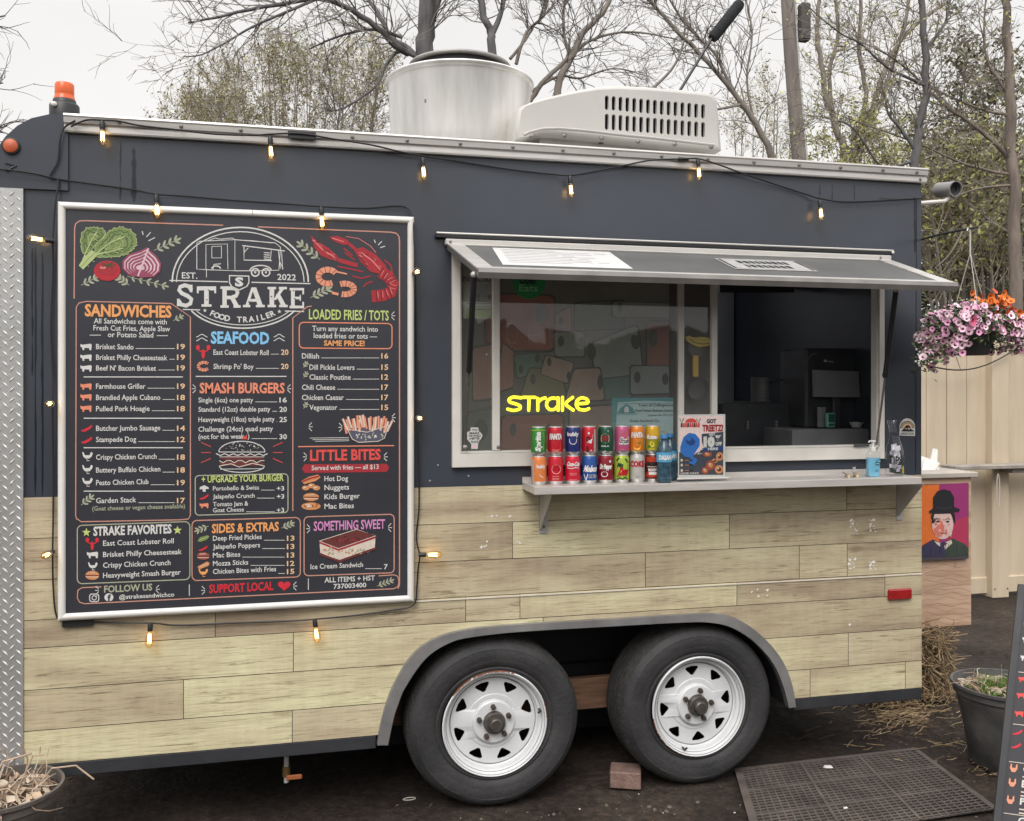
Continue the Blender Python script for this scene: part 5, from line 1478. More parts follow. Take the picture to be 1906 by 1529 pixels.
m_ = MB(); c = [P(1340, 470, .9), P(1478, 470, .9), P(1478, 545, .9), P(1340, 545, .9)]
m_.hexa([c[3], c[2], c[2] + Vector((0, .6, .1)), c[3] + Vector((0, .6, .1)), c[0], c[1], c[1] + Vector((0, .6, 0)), c[0] + Vector((0, .6, 0))], M_KDARK)
tag(m_.build('extractor_hood'), 'dark extractor hood above the stove inside the open hatch', 'hood')
mb = MB(); ya = 1.1
pbox(1535, 520, 1628, 640, ya, ya + .02, pm('wall_poster', (0.16, 0.13, 0.14), rough=.6, var=.3, scale=6), mb=mb, r=.002)
Sp = Surf(mb, lambda u, v, o: Vector((u, ya - .0005 - o, v)), lambda x, y: (P(x, y, ya).x, P(x, y, ya).z), step=.001)
for i in range(6): Sp.line([(1566 + i * 6, 566 + i), (1568 + i * 6, 590 + i)], 2, M_INKG)
Sp.arc(1590, 636, 26, 30, 20, 150, 6, INKD); Sp.line([(1570, 638), (1576, 608), (1584, 640)], 3, M_INKG); Sp.line([(1590, 640), (1596, 606), (1602, 640)], 3, M_INKG)
tag(mb.build('wall_poster'), 'dim poster with strokes and an arch on the wall inside the open hatch', 'poster')

# ================================================================== things on the shelf
M_CANTOP = pm('can_metal', (0.62, 0.62, 0.62), rough=.3, metal=.85, var=.06)
CANH, CANR = 0.1165, 0.0312
def can_col(n, r, g, b, k=.72): return pm('can_' + n, srgb(r, g, b, k), rough=.32, metal=.25, var=.06, scale=40)
def drink_can(px, row, base, label, draw, rot=0.0):
    z = ZSH + row * (CANH + .0012)
    q = P(px, 870, -.105)
    t = thing('drink_can', label, 'drink can', (q.x, -.105, z), 0, 'drink cans stacked on the serving shelf')
    face = atan2(q.x - 0.0, DC - .105)       # towards the viewer's side of the hatch
    m_ = MB()
    m_.lathe([(.0, .004), (.022, .004), (.0245, .0), (.0265, .003), (CANR - .0012, .010), (CANR, .014)], (0, 0, 0), M_CANTOP, 'z', 36)
    m_.lathe([(CANR, .014), (CANR, CANH - .016), (CANR - .0015, CANH - .012), (.0275, CANH - .004)], (0, 0, 0), base, 'z', 36)
    Sc = Surf(m_, lambda u, v, o: Vector(((CANR + o) * sin(u / CANR - face + rot), -(CANR + o) * cos(u / CANR - face + rot), v)), None, step=.0005)
    draw(Sc)
    m_.build('can_body', t, smooth=30, local=True)
    m_ = MB()
    m_.lathe([(.0276, CANH - .0042), (.0270, CANH - .001), (.0260, CANH), (.0248, CANH - .001), (.0240, CANH - .006), (0, CANH - .006)], (0, 0, 0), M_CANTOP, 'z', 36)
    m_.bbox((-.007, -.014, CANH - .006), (.007, .004, CANH - .0045), M_CANTOP, .0006)
    m_.build('lid', t, smooth=30, local=True)
def dense(pts, n=5):
    o = []
    for i in range(len(pts) - 1):
        for k_ in range(n): o.append((pts[i][0] + (pts[i + 1][0] - pts[i][0]) * k_ / n, pts[i][1] + (pts[i + 1][1] - pts[i][1]) * k_ / n))
    return o + [pts[-1]]
mm = lambda pts: [(x / 1000, y / 1000) for x, y in pts]
def tx(S_, t, x0, x1, yb, cap, mat, bold=.03, lv=3, slant=0.0):
    for_w = (x1 - x0)
    vs, fs = glyphs(t, bold); a_, b_ = min(v[0] for v in vs), max(v[0] for v in vs)
    k_ = (x1 - x0) / (b_ - a_) / 1000; kv = cap / HCAP / 1000
    S_.mb.add([S_.fn(x0 / 1000 + (x - a_) * k_ + slant * y * kv, yb / 1000 + y * kv, S_.step * lv) for x, y in vs], fs, mat)
def txv(S_, t, y0, y1, xb, cap, mat, bold=.03, lv=3, slant=0.0):      # reads upwards
    vs, fs = glyphs(t, bold); a_, b_ = min(v[0] for v in vs), max(v[0] for v in vs)
    k_ = (y1 - y0) / (b_ - a_) / 1000; kv = cap / HCAP / 1000
    S_.mb.add([S_.fn(xb / 1000 - y * kv, y0 / 1000 + (x - a_) * k_ + slant * y * kv, S_.step * lv) for x, y in vs], fs, mat)
def band(S_, z0, z1, mat, x0=-48, x1=48, lv=1):
    n = 24
    vs = [S_.fn((x0 + (x1 - x0) * i / n) / 1000, z / 1000, S_.step * lv) for i in range(n + 1) for z in (z0, z1)]
    S_.mb.add(vs, [(2 * i, 2 * i + 2, 2 * i + 3, 2 * i + 1) for i in range(n)], mat)
def strokes(S_, pts, w, mat, lv=2): S_.line(mm(dense(pts)), w / 1000, mat, lv)
def oval(S_, cx, cy, rx, ry, mat, lv=2, rot=0): S_.ell(cx / 1000, cy / 1000, rx / 1000, ry / 1000, mat, lv, rot, 24)
def lines(S_, zs, w, mat):
    for z in zs: strokes(S_, [(-w, z), (w, z)], 1.6, mat)
CG, CR_, CB, CDG, CRO, CY, CO, CSI, CMR, CLB, CLM = can_col('green', 62, 148, 62), can_col('red', 216, 30, 52), can_col('navy', 38, 50, 120), can_col('forest', 22, 84, 58), can_col('rose', 205, 96, 140), can_col('yellow', 224, 176, 40), can_col('orange', 240, 140, 40), can_col('silver', 205, 200, 196), can_col('maroon', 150, 26, 48), can_col('blue', 40, 90, 170), can_col('lime', 186, 206, 76)
CDK, CBLK = ink('can_dark_blue', 30, 40, 84, .8), ink('can_black', 24, 22, 24, .8)
CW = ink('can_white', 240, 238, 234, .8); CYL = ink('can_lemon', 240, 214, 60, .8); CPK = ink('can_pink', 236, 168, 158, .8)
def d_sprite(s): txv(s, "Sprite", 16, 96, 8, 19, CW, .06, 3, .15); band(s, 100, 104, CLM); strokes(s, [(20, 20), (24, 60), (21, 95)], 2, CLM)
def d_fanta(s): s.poly(mm([(-26, 60), (-26, 92), (0, 96), (26, 90), (26, 56), (0, 62)]), CDK, 2); tx(s, "FANTA", -26, 26, 66, 20, CW, .07, 4, .1); oval(s, 4, 34, 18, 16, can_col('berry', 236, 70, 66)); lines(s, (22, 17, 12), 14, CPK)
def d_bubly(s): tx(s, "bubly", -24, 24, 78, 15, CW, .04); s.arc(0, 58 / 1000, .016, -.018, 180 + 0, 360, .003, CW, 3) if False else strokes(s, [(-15, 66), (-13, 52), (-6, 45), (6, 45), (13, 52), (15, 66)], 2.6, CW); lines(s, (22, 16), 10, CLB)
def d_redcup(s): oval(s, -4, 62, 9, 13, CBLK); s.poly(mm([(-10, 50), (8, 46), (12, 66), (-2, 58)]), CW, 3); oval(s, -2, 88, 4, 5, CW); strokes(s, [(-10, 12), (-10, 34), (-6, 34), (-6, 12)], 4, CBLK); band(s, 14, 104, CSI, 20, 34); oval(s, 8, 18, 4, 4, CPK); strokes(s, [(12, 60), (14, 84)], 2, CPK)
def d_canada(s): s.poly(mm([(-16, 52), (-18, 66), (-14, 80), (0, 86), (14, 80), (18, 66), (16, 52), (0, 47)]), CPK, 2); tx(s, "CANADA", -14, 14, 69, 7, CR_, .05, 4); tx(s, "DRY", -9, 9, 57, 8, CR_, .05, 4); tx(s, "GINGER ALE", -16, 16, 32, 5, CW, .03); tx(s, "0", 10, 14, 93, 6, CW); oval(s, 0, 14, 4, 2, CW)
def d_crush(s): oval(s, 10, 74, 13, 15, CO, 2); tx(s, "Crush", -16, 30, 44, 24, CW, .10, 3, .25); tx(s, "Crush", -14, 28, 46, 20, CBLK, .02, 4, .25); lines(s, (20,), 8, CPK)
def d_fanta_o(s): s.poly(mm([(-28, 62), (-28, 92), (0, 98), (24, 92), (24, 64), (0, 66)]), CDK, 2); tx(s, "FANTA", -27, 23, 69, 19, CW, .07, 4, .1); oval(s, -2, 34, 16, 15, can_col('tangerine', 248, 170, 60)); s.ell(.008, .047, .006, .003, CG, 4, .5); lines(s, (16, 11), 12, CYL)
def d_fuze(s): band(s, 14, 62, can_col('tea', 176, 176, 60)); tx(s, "fuze", -22, 20, 62, 16, CW, .05, 4); oval(s, 0, 40, 9, 12, CYL, 3, .4); lines(s, (22, 17), 12, CYL); s.ell(-.012, .03, .008, .004, CG, 3, .6)
def d_bubly_o(s): tx(s, "bubly", -10, 26, 68, 14, CW, .04); strokes(s, [(2, 42), (8, 34), (18, 30)], 2.4, CW); band(s, 14, 100, CSI, -34, -22); 
def d_cplus(s): oval(s, 2, 62, 19, 19, CPK, 2); tx(s, "CLAMATO", -14, 18, 58, 9, CR_, .05, 4); tx(s, "COTT", -9, 12, 70, 7, CR_, .05, 4); lines(s, (34, 26, 20), 14, CPK)
def d_coke(s): tx(s, "Coca-Cola", -28, 27, 74, 16, CW, .05, 3, .3); strokes(s, [(-26, 66), (-6, 64), (10, 68), (26, 64)], 2.4, CW); lines(s, (44, 38), 14, CPK); lines(s, (18,), 16, CPK)
def d_molson(s): tx(s, "Molson", -24, 34, 50, 24, CW, .05, 3, .35); tx(s, "ULTRA", -2, 34, 24, 14, CSI, .04, 3, .2); strokes(s, [(-22, 40), (-12, 14), (-4, 40)], 3, CW)
def d_pepper(s): tx(s, "Dr Pepper", -26, 26, 60, 18, CW, .06, 3, .15); oval(s, -6, 38, 14, 11, CW, 2); tx(s, "23", -15, 3, 33, 10, CMR, .05, 4); oval(s, 18, 90, 5, 5, CW); lines(s, (16,), 5, CPK)
def d_mtn(s): tx(s, "Mtn", -22, 2, 66, 16, CDG, .06, 3, .2); tx(s, "Dew", -18, 26, 34, 28, CR_, .09, 3, .3); strokes(s, [(-24, 26), (26, 44)], 3, CDG); strokes(s, [(-24, 90), (-14, 104)], 6, CDG); strokes(s, [(24, 84), (12, 100)], 6, CDG); strokes(s, [(-22, 14), (-12, 22), (0, 16), (12, 24), (24, 14)], 5, CDG)
def d_diet(s): tx(s, "COKE", -32, 30, 66, 22, CR_, .05, 3); lines(s, (28, 22), 8, M_INKG)
def d_aw(s): band(s, 84, 104, can_col('aw', 222, 78, 50)); tx(s, "A&W", -24, 28, 68, 15, CBLK, .08, 4); band(s, 22, 40, can_col('aw', 222, 78, 50)); tx(s, "ROOT", -18, 20, 46, 10, CW, .06, 4); tx(s, "BEER", -16, 18, 32, 10, CW, .06, 4); strokes(s, [(-24, 64), (28, 64)], 2, CW)
TOP = [(1003, CG, 'green can with upright white lettering, first of the top row', d_sprite), (1034, CR_, 'red can with a white slanted name on dark blue, top row', d_fanta), (1066, CB, 'navy can with a white smile, in the top row', d_bubly), (1097, CR_, 'red can with a black and white sketch, top row', d_redcup), (1127, CDG, 'dark green can with a pale shield, top row', d_canada), (1157, CRO, 'rose can with an orange splash and round lettering', d_crush), (1186, CO, 'orange can with a white name on dark blue, top row', d_fanta_o), (1215, CY, 'yellow can with a lemon, last of the top row', d_fuze)]
BOT = [(1003, can_col('apricot', 244, 142, 76), 'pale orange can under the green can, bottom row', d_bubly_o), (1034, CR_, 'red can with a pale round seal, bottom row', d_cplus), (1066, can_col('coke', 226, 36, 66), 'red can with a white script name, under the navy can', d_coke), (1097, CLB, 'bright blue can with slanted white script, bottom row', d_molson), (1127, CMR, 'maroon can with white lettering, under the dark green can', d_pepper), (1157, CLM, 'lime can with red and green lettering, under the rose can', d_mtn), (1186, CSI, 'silver can with red lettering, bottom row', d_diet), (1215, can_col('brown', 120, 52, 40), 'brown and orange can with a dark name, last of the bottom row', d_aw)]
for px, c, l, d in BOT: drink_can(px, 0, c, l, d, rr.uniform(-.12, .12))
for px, c, l, d in TOP: drink_can(px + rr.uniform(-1, 1), 1, c, l, d, rr.uniform(-.12, .12))
# water bottles
M_WATER = pm('blue_bottle', (0.030, 0.070, 0.100), rough=.2, var=.5, scale=40)
M_BLAB = pm('bottle_label', srgb(90, 180, 225, .75), rough=.4, var=.1)
for i, (px, y, lb) in enumerate(((1236, -.155, 'blue plastic water bottle with a pale label, at the front of the pair'), (1247, -.075, 'blue plastic water bottle half hidden behind another, by the poster'))):
    q = P(px, 880, y)
    t = thing('water_bottle', lb, 'water bottle', (q.x, y, ZSH), 0, 'water bottles beside the poster stand')
    m_ = MB(); R_ = .031
    pr = [(0, .003), (.024, .0), (.029, .006), (R_, .016)]
    for k_ in range(5): pr += [(R_, .022 + k_ * .012), (R_ - .002, .028 + k_ * .012)]
    pr += [(R_, .088), (R_ + .0005, .125), (R_ - .001, .130), (.027, .145), (.018, .162), (.0125, .170), (.0125, .178), (.015, .179), (.015, .182), (.0125, .182)]
    m_.lathe(pr, (0, 0, 0), M_WATER, 'z', 28); m_.build('bottle_body', t, smooth=40, local=True)
    m_ = MB(); m_.lathe([(R_ + .0008, .086), (R_ + .0012, .126)], (0, 0, 0), M_BLAB, 'z', 28)
    Sc = Surf(m_, lambda u, v, o: Vector(((.0325 + o) * sin(u / .0325 - .25), -(.0325 + o) * cos(u / .0325 - .25), v)), None)
    tx(Sc, "DASANI", -26, 30, 96, 18, CW, .05, 3)
    m_.build('label', t, smooth=40, local=True)
    m_ = MB(); m_.lathe([(.0145, .180), (.0145, .195), (.013, .197), (0, .197)], (0, 0, 0), ink('bottle_cap', 60, 130, 190, .8), 'z', 20); m_.build('cap', t, smooth=40, local=True)
# poster in a clear stand
q = P(1306, 888, -.13)
ps = thing('poster_stand', 'upright glossy poster offering 10% off in a clear stand on the shelf', 'poster', (q.x, -.13, ZSH))
mb = MB(); yp = -.132
uvp = lambda x, y: (P(x, y, yp).x, P(x, y, yp).z)
a, b = P(1262, 772, yp), P(1350, 889, yp)
mb.box((a.x, yp, b.z), (b.x, yp + .002, a.z), WHT)
Sq = Surf(mb, lambda u, v, o: Vector((u, yp - .0003 - o, v)), uvp, step=.0004)
PINKW = ink('poster_blush', 240, 214, 210, .95); NAV = ink('poster_slate', 70, 74, 86, .8); PBL = ink('poster_blue', 52, 120, 205, .8); PBD = ink('poster_blue_dark', 30, 70, 140, .8)
Sq.poly([(1264, 774), (1346, 774), (1346, 884), (1264, 884)], PINKW, 1)
Sq.poly([(1264, 842), (1290, 848), (1304, 838), (1322, 836), (1346, 836), (1346, 884), (1264, 884)], NAV, 2)
Sq.poly([(1275, 787)] + [(1286 + 11 * cos(a), 787 - 8 * sin(a)) for a in [pi - pi * i / 10 for i in range(11)]], COR, 2)
for x in (1269, 1300): sprig(1, 1, 1, 1, 0, 0) if False else Sq.line([(x - 4, 780), (x, 787), (x + 4, 779)], 2, ink('palm', 110, 140, 105, .8), 2)
for i in range(9): Sq.poly([(1267 + i * 4, 788), (1270 + i * 4, 787), (1270.4 + i * 4, 795), (1266.6 + i * 4, 796)], COR if i % 3 else NAV, 3)
Sq.text("GOT", 1315, 1333, 788, 7, INKD, .06); Sq.text("TREETZ?", 1307, 1346, 803, 11, MAR, .06); 
Sq.poly([(1306, 808), (1346, 804), (1346, 832), (1310, 835), (1306, 822)], NAV, 3)
Sq.text("GET", 1319, 1331, 811, 4.6, WHT, .05, lv=5); Sq.text("10", 1309, 1330, 831, 16, WHT, .09, lv=5); Sq.text("%", 1331, 1342, 820, 9, WHT, .06, lv=5); Sq.text("OFF", 1331, 1343, 829.5, 6, WHT, .06, lv=5)
Sq.poly([(1306, 835), (1346, 831), (1346, 838), (1310, 840)], PBD, 4); Sq.text("HERE", 1317, 1336, 838, 4.2, WHT, .05, lv=6)
# plain blue shape
Sq.poly([(1266, 832), (1272, 814), (1282, 806), (1294, 808), (1302, 818), (1302, 830), (1294, 842), (1288, 852), (1274, 850), (1266, 842)], PBL, 4); Sq.poly([(1286, 848), (1298, 856), (1292, 866), (1282, 862)], PBL, 4); Sq.ell(1285, 822, 9, 7, PBD, 5, .4); Sq.ell(1282, 818, 4, 3, PBL, 6)
Sq.line([(1308, 830), (1298, 846)], 1.4, WHT, 6); Sq.line([(1303, 838), (1298, 846), (1306, 844)], 1.4, WHT, 6)
for k_, (x, y, rx, ry) in enumerate(((1316, 846, 9, 5), (1339, 850, 7, 8), (1322, 866, 9, 9), (1338, 874, 8, 8), (1312, 876, 7, 7), (1330, 858, 6, 4))):
    Sq.ell(x, y, rx, ry, BUN if k_ % 2 else SHRD, 5); Sq.ell(x, y, rx * .5, ry * .5, BRN if k_ % 2 else BUN, 6); Sq.ell(x - 2, y - 2, rx * .22, ry * .22, CRM, 7)
for y in (857, 866, 876):
    Sq.ell(1268.5, y, 2.4, 2.8, CRM, 5); Sq.line([(1273, y), (1289, y)], 2.2, INKD, 5); Sq.line([(1274, y), (1282, y)], .9, ORG, 6)
Sq.text("ORDER ONLINE", 1266, 1300, 883, 3, CRM, .03, lv=6)
mb.build('poster', ps)
mb = MB(); CLR = glass('clear_acrylic', (.97, .98, .98), .6)
mb.box((a.x - .003, yp - .006, b.z - .012), (b.x + .003, yp - .0045, a.z + .002), CLR)
mb.box((a.x - .004, yp + .003, b.z - .016), (b.x + .004, yp + .006, a.z + .002), CLR)
mb.tube([(a.x - .008, yp - .008, ZSH + .012), (b.x + .014, yp - .008, ZSH + .012)], .004, M_STEEL, 8)
mb.bbox((a.x - .004, yp - .03, ZSH + .0005), (b.x + .004, yp + .03, ZSH + .005), CLR, .001)
mb.build('acrylic_stand', ps)
# tiny skateboard with a figure on it
q = P(1585, 886, -.14)
sk = thing('toy_skateboard', 'tiny finger skateboard standing on the serving shelf', 'toy', (q.x, -.14, ZSH))
mb = MB(); hw = .040
prf = [(-hw, .022), (-hw * .72, .0145), (-hw * .5, .0135), (hw * .5, .0135), (hw * .72, .0145), (hw, .022)]
vs = [Vector((x, s_ * .011, z + e)) for x, z in prf for s_ in (-1, 1) for e in (0, .002)]
fsx = []
for i in range(5):
    o = i * 4; fsx += [(o, o + 4, o + 6, o + 2), (o + 1, o + 3, o + 7, o + 5), (o, o + 1, o + 5, o + 4), (o + 2, o + 6, o + 7, o + 3)]
mb.add(vs, fsx + [(0, 2, 3, 1), (20, 21, 23, 22)], pm('deck_wood', (.42, .33, .24), rough=.5)); mb.build('deck', sk, local=True)
for x in (-.021, .021):
    mb = MB(); mb.bbox((x - .004, -.009, .007), (x + .004, .009, .0134), M_STEEL, .001)
    for s_ in (-1, 1): mb.lathe([(0, -.003), (.0055, -.003), (.0055, .003), (0, .003)], (x, s_ * .010, .0056), ink('wheel_cream', 225, 205, 160, .8), 'y', 14)
    mb.build('truck', sk, local=True)
mb = MB(); z = .0158
mb.ball((.013, 0, z + .010), (.009, .007, .011), pm('grey_toy', (.34, .32, .32), rough=.6)); mb.ball((.013, -.001, z + .022), (.007, .006, .0055), MATS['grey_toy'])
for s_ in (-1, 1): mb.tube([(.013 + s_ * .004, 0, z + .025), (.013 + s_ * .0055, 0, z + .031)], [.0028, .0005], MATS['grey_toy'], 6)
mb.v = [(v[0] + q.x, v[1] - .14, v[2] + ZSH) for v in mb.v]
tag(mb.build('toy_figure', smooth=40), 'tiny grey toy animal with two ears sitting on the finger skateboard', 'toy')
# sanitiser
q = P(1625, 888, -.13)
sn = thing('sanitizer_bottle', 'clear pump bottle of pale blue hand sanitizer on the shelf', 'pump bottle', (q.x, -.13, ZSH))
def oval_loft(prof, mat, dx=.58, n=28):
    m_ = MB(); vs = []
    for r, z in prof:
        for k_ in range(n):
            a_ = 2 * pi * k_ / n; c_, s_ = cos(a_), sin(a_)
            vs.append((r * (abs(c_) ** .6) * (1 if c_ > 0 else -1), r * dx * (abs(s_) ** .6) * (1 if s_ > 0 else -1), z))
    fs_ = [(i * n + k_, i * n + (k_ + 1) % n, (i + 1) * n + (k_ + 1) % n, (i + 1) * n + k_) for i in range(len(prof) - 1) for k_ in range(n)]
    m_.add(vs, fs_ + [tuple(range(n))[::-1], tuple((len(prof) - 1) * n + k_ for k_ in range(n))], mat); return m_
M_GEL = pm('blue_gel', srgb(135, 205, 238, .75), rough=.2, var=.08, scale=30, coat=.6)
m_ = oval_loft([(.027, .002), (.0295, .008), (.0295, .083)], M_GEL); m_.build('gel', sn, smooth=40, local=True)
m_ = oval_loft([(.0275, .0005), (.031, .007), (.031, .092), (.029, .103), (.020, .112), (.012, .115)], CLR)
m_.build('bottle_body', sn, smooth=40, local=True)
m_ = MB(); 
Sl = Surf(m_, lambda u, v, o: Vector((u, -.0192 - o, v)), None, step=.0006)
Sl.poly(mm([(-2, 60), (6, 74), (24, 76), (26, 62), (14, 52), (0, 54)]), INKD, 1); Sl.poly(mm([(0, 61), (7, 71), (22, 73), (23, 63), (13, 55), (2, 56)]), M_GEL, 2); Sl.line(mm([(2, 63), (22, 65)]), .004, INKD, 3); Sl.line(mm([(0, 30), (14, 30)]), .0015, INKD, 1); Sl.line(mm([(0, 25), (12, 25)]), .0015, INKD, 1)
m_.build('label', sn, local=True)
m_ = MB(); MPW = pm('pump_white', (.72, .72, .70), rough=.4)
m_.lathe([(.0135, .112), (.0135, .128), (.010, .130), (.0045, .131), (.0045, .150), (.0075, .151), (.0075, .158), (0, .159)], (0, 0, 0), MPW, 'z', 20)
m_.tube([(.004, 0, .155), (-.020, -.003, .156), (-.024, -.003, .150)], .0036, MPW, 8); m_.bbox((-.006, -.006, .152), (.012, .006, .159), MPW, .002)
m_.build('pump', sn, smooth=40, local=True)
# tip jar
q = P(1665, 886, -.12)
tj = thing('tip_jar', 'waisted clear carafe marked TIPS with notes and coins inside', 'tip jar', (q.x, -.12, ZSH))
pr = [(0, .006), (.030, .004), (.036, .0), (.0385, .006), (.039, .02), (.039, .085), (.037, .11), (.031, .135), (.024, .155), (.020, .175), (.0205, .195), (.026, .222), (.033, .243)]
m_ = MB(); m_.lathe(pr, (0, 0, 0), glass('jar_glass', (.985, .985, .99), .9), 'z', 36); m_.lathe([(.033, .243), (.034, .244), (.033, .246), (.032, .244)], (0, 0, 0), CLR, 'z', 36)
m_.build('carafe', tj, smooth=50, local=True)
m_ = MB(); Sc = Surf(m_, lambda u, v, o: Vector(((.0395 + o) * sin(u / .0395 - .40), -(.0395 + o) * cos(u / .0395 - .40), v)), None)
tx(Sc, "TIPS", -34, 24, 56, 32, INKD, .03, 2); m_.build('lettering', tj, local=True)
m_ = MB(); r9 = random.Random(9); NOTE = [pm('note_white', (.78, .76, .78), rough=.6, var=.3, scale=40), pm('note_lilac', (.60, .57, .66), rough=.6, var=.3, scale=40), ink('note_yellow', 214, 190, 70, .8), pm('note_green', (.05, .08, .06), rough=.6, var=.3, scale=50)]
for k_ in range(60):
    a_ = r9.uniform(0, 6.28); d_ = r9.uniform(0, .024); z0 = .012 + r9.random() * .118
    tl = r9.uniform(-.6, .6); w_, h_ = .019, r9.uniform(.014, .024)
    c_ = Vector((d_ * cos(a_), d_ * sin(a_) - .004, z0)); u_ = Vector((cos(a_), sin(a_) * .5, tl * .5)).normalized(); v_ = Vector((-tl * .4, .25 * sin(a_), 1)).normalized()
    g_ = []
    for i in range(5):
        for j in (0, 1): g_.append(c_ + u_ * (w_ * (i / 4 - .5)) + v_ * (h_ * (j - .3)) + Vector((0, .005 * sin(i * 1.9 + a_), 0)))
    g_ = [Vector((max(-.034, min((.034 if p.z < .1 else .024), p.x)), max(-.034 if p.z < .1 else -.024, min(.03, p.y)), max(.006, p.z))) for p in g_]
    m_.add(g_, [(2 * i, 2 * i + 2, 2 * i + 3, 2 * i + 1) for i in range(4)], NOTE[2] if k_ == 3 else (NOTE[k_ % 2] if z0 > .022 else NOTE[3]))
m_.add([Vector((.012, -.036, .014)), Vector((.034, -.020, .014)), Vector((.026, -.028, .046)), Vector((.014, -.036, .044))], [(0, 1, 2, 3)], NOTE[2])
m_.build('banknotes', tj, local=True)
# ================================================================== ground
def ground_mat():
    m = bpy.data.materials.new('damp_dirt'); m.use_nodes = True
    n, l = m.node_tree.nodes, m.node_tree.links
    b = n['Principled BSDF']
    b.inputs['Specular IOR Level'].default_value = .3
    g = n.new('ShaderNodeNewGeometry')
    def nz(s, d=6, r=.6):
        t = n.new('ShaderNodeTexNoise'); t.inputs['Scale'].default_value = s; t.inputs['Detail'].default_value = d; t.inputs['Roughness'].default_value = r
        l.new(g.outputs['Position'], t.inputs['Vector']); return t
    def rp(src, *st):
        r = n.new('ShaderNodeValToRGB'); e = r.color_ramp.elements
        while len(e) < len(st): e.new(.5)
        for i, (p, c) in enumerate(st): e[i].position = p; e[i].color = (*c, 1)
        l.new(src, r.inputs['Fac']); return r
    big = rp(nz(1.1, 4).outputs['Fac'], (.34, (.022, .016, .0125)), (.52, (.040, .029, .023)), (.70, (.070, .053, .041)))
    fine = rp(nz(24, 10, .78).outputs['Fac'], (.36, (.35, .32, .30)), (.52, (1, 1, 1)), (.66, (1.9, 1.8, 1.7)))
    x = n.new('ShaderNodeMix'); x.data_type = 'RGBA'; x.blend_type = 'MULTIPLY'; x.inputs[0].default_value = .95
    l.new(big.outputs[0], x.inputs[6]); l.new(fine.outputs[0], x.inputs[7]); l.new(x.outputs[2], b.inputs['Base Color'])
    rr2 = rp(nz(2.3, 4).outputs['Fac'], (.38, (.60, .60, .60)), (.6, (.95, .95, .95))); l.new(rr2.outputs[0], b.inputs['Roughness'])
    bp = n.new('ShaderNodeBump'); bp.inputs['Strength'].default_value = .9; bp.inputs['Distance'].default_value = .02
    l.new(nz(38, 8, .72).outputs['Fac'], bp.inputs['Height']); l.new(bp.outputs[0], b.inputs['Normal'])
    return m
M_DIRT = ground_mat()
mb = MB()
def axis(lo, hi, a, b, st):
    o = []; v = a
    while v <= b: o.append(v); v += st
    s_ = st; v = b
    while v < hi: s_ *= 1.5; v += s_; o.append(min(v, hi))
    s_ = st; v = a; q = []
    while v > lo: s_ *= 1.5; v -= s_; q.append(max(v, lo))
    return q[::-1] + o
gx, gy = axis(-160, 160, -2.0, 5.0, .034), axis(-40, 220, -2.2, 3.4, .034)
def gh(x, y):
    v = Vector((x, y, 0))
    h = noise.noise(v * 1.3) * .014 + noise.noise(v * 5) * .005 + noise.noise(v * 14) * .004 + max(0, noise.noise(v * 9 + Vector((5, 3, 1)))) * .008
    k = max(0, min(1, (x - 1.7) / .25, (3.1 - x) / .25, (y + 1.1) / .25, (.30 - y) / .2))     # trodden flat under the mat
    return h * (1 - .85 * k) - .006
vs = [(x, y, gh(x, y) if (-2 <= x <= 5 and -2.2 <= y <= 3.4) else -.006) for y in gy for x in gx]
nx = len(gx)
mb.add(vs, [(j * nx + i, j * nx + i + 1, (j + 1) * nx + i + 1, (j + 1) * nx + i) for j in range(len(gy) - 1) for i in range(nx - 1)], M_DIRT)
struct(mb, 'ground', smooth=60)
# pebbles, crumbs and scraps
rp_ = random.Random(21)
mb = MB(); M_PEB = pm('pebble', (.10, .085, .07), rough=.8, var=.5, scale=12); M_PALE = pm('pale_crumb', (.46, .43, .38), rough=.8, var=.3)
for i in range(2600):
    x, y = rp_.uniform(-1.6, 4.2), rp_.uniform(-1.2, 2.4)
    if 0 < y < 1.9 and x < 2.7: continue
    s_ = rp_.choice((.002, .003, .004, .004, .006, .009)); m_ = M_PALE if rp_.random() < .14 and s_ < .006 else M_PEB
    mb.ball((x, y, gh(x, y) + s_ * .3), (s_ * rp_.uniform(.8, 1.5), s_ * rp_.uniform(.8, 1.5), s_ * .7), m_, 6, 4)
M_LEAFL = [pm('leaf_litter', (.13, .085, .05), rough=.9, var=.4, scale=20), pm('leaf_litter_dark', (.05, .035, .024), rough=.9, var=.4, scale=20)]
for i in range(900):
    x, y = rp_.uniform(-1.5, 4.3), rp_.uniform(-1.2, 2.6)
    if 0 < y < 1.9 and x < 2.7 and rp_.random() < .8: continue
    s_ = rp_.uniform(.006, .022); a = rp_.uniform(0, 6.3); u = Vector((cos(a), sin(a), rp_.uniform(-.15, .3))) * s_; v = Vector((-sin(a), cos(a), rp_.uniform(-.2, .3))) * s_ * rp_.uniform(.15, .5); p = Vector((x, y, gh(x, y) + .004))
    mb.add([p - u, p + v, p + u, p - v], [(0, 1, 2, 3)], rp_.choice(M_LEAFL))
o = mb.build('gravel_crumbs', smooth=60); tag(o, 'scattered pebbles, leaf bits and pale crumbs over the damp brown dirt', 'gravel', kind='stuff')
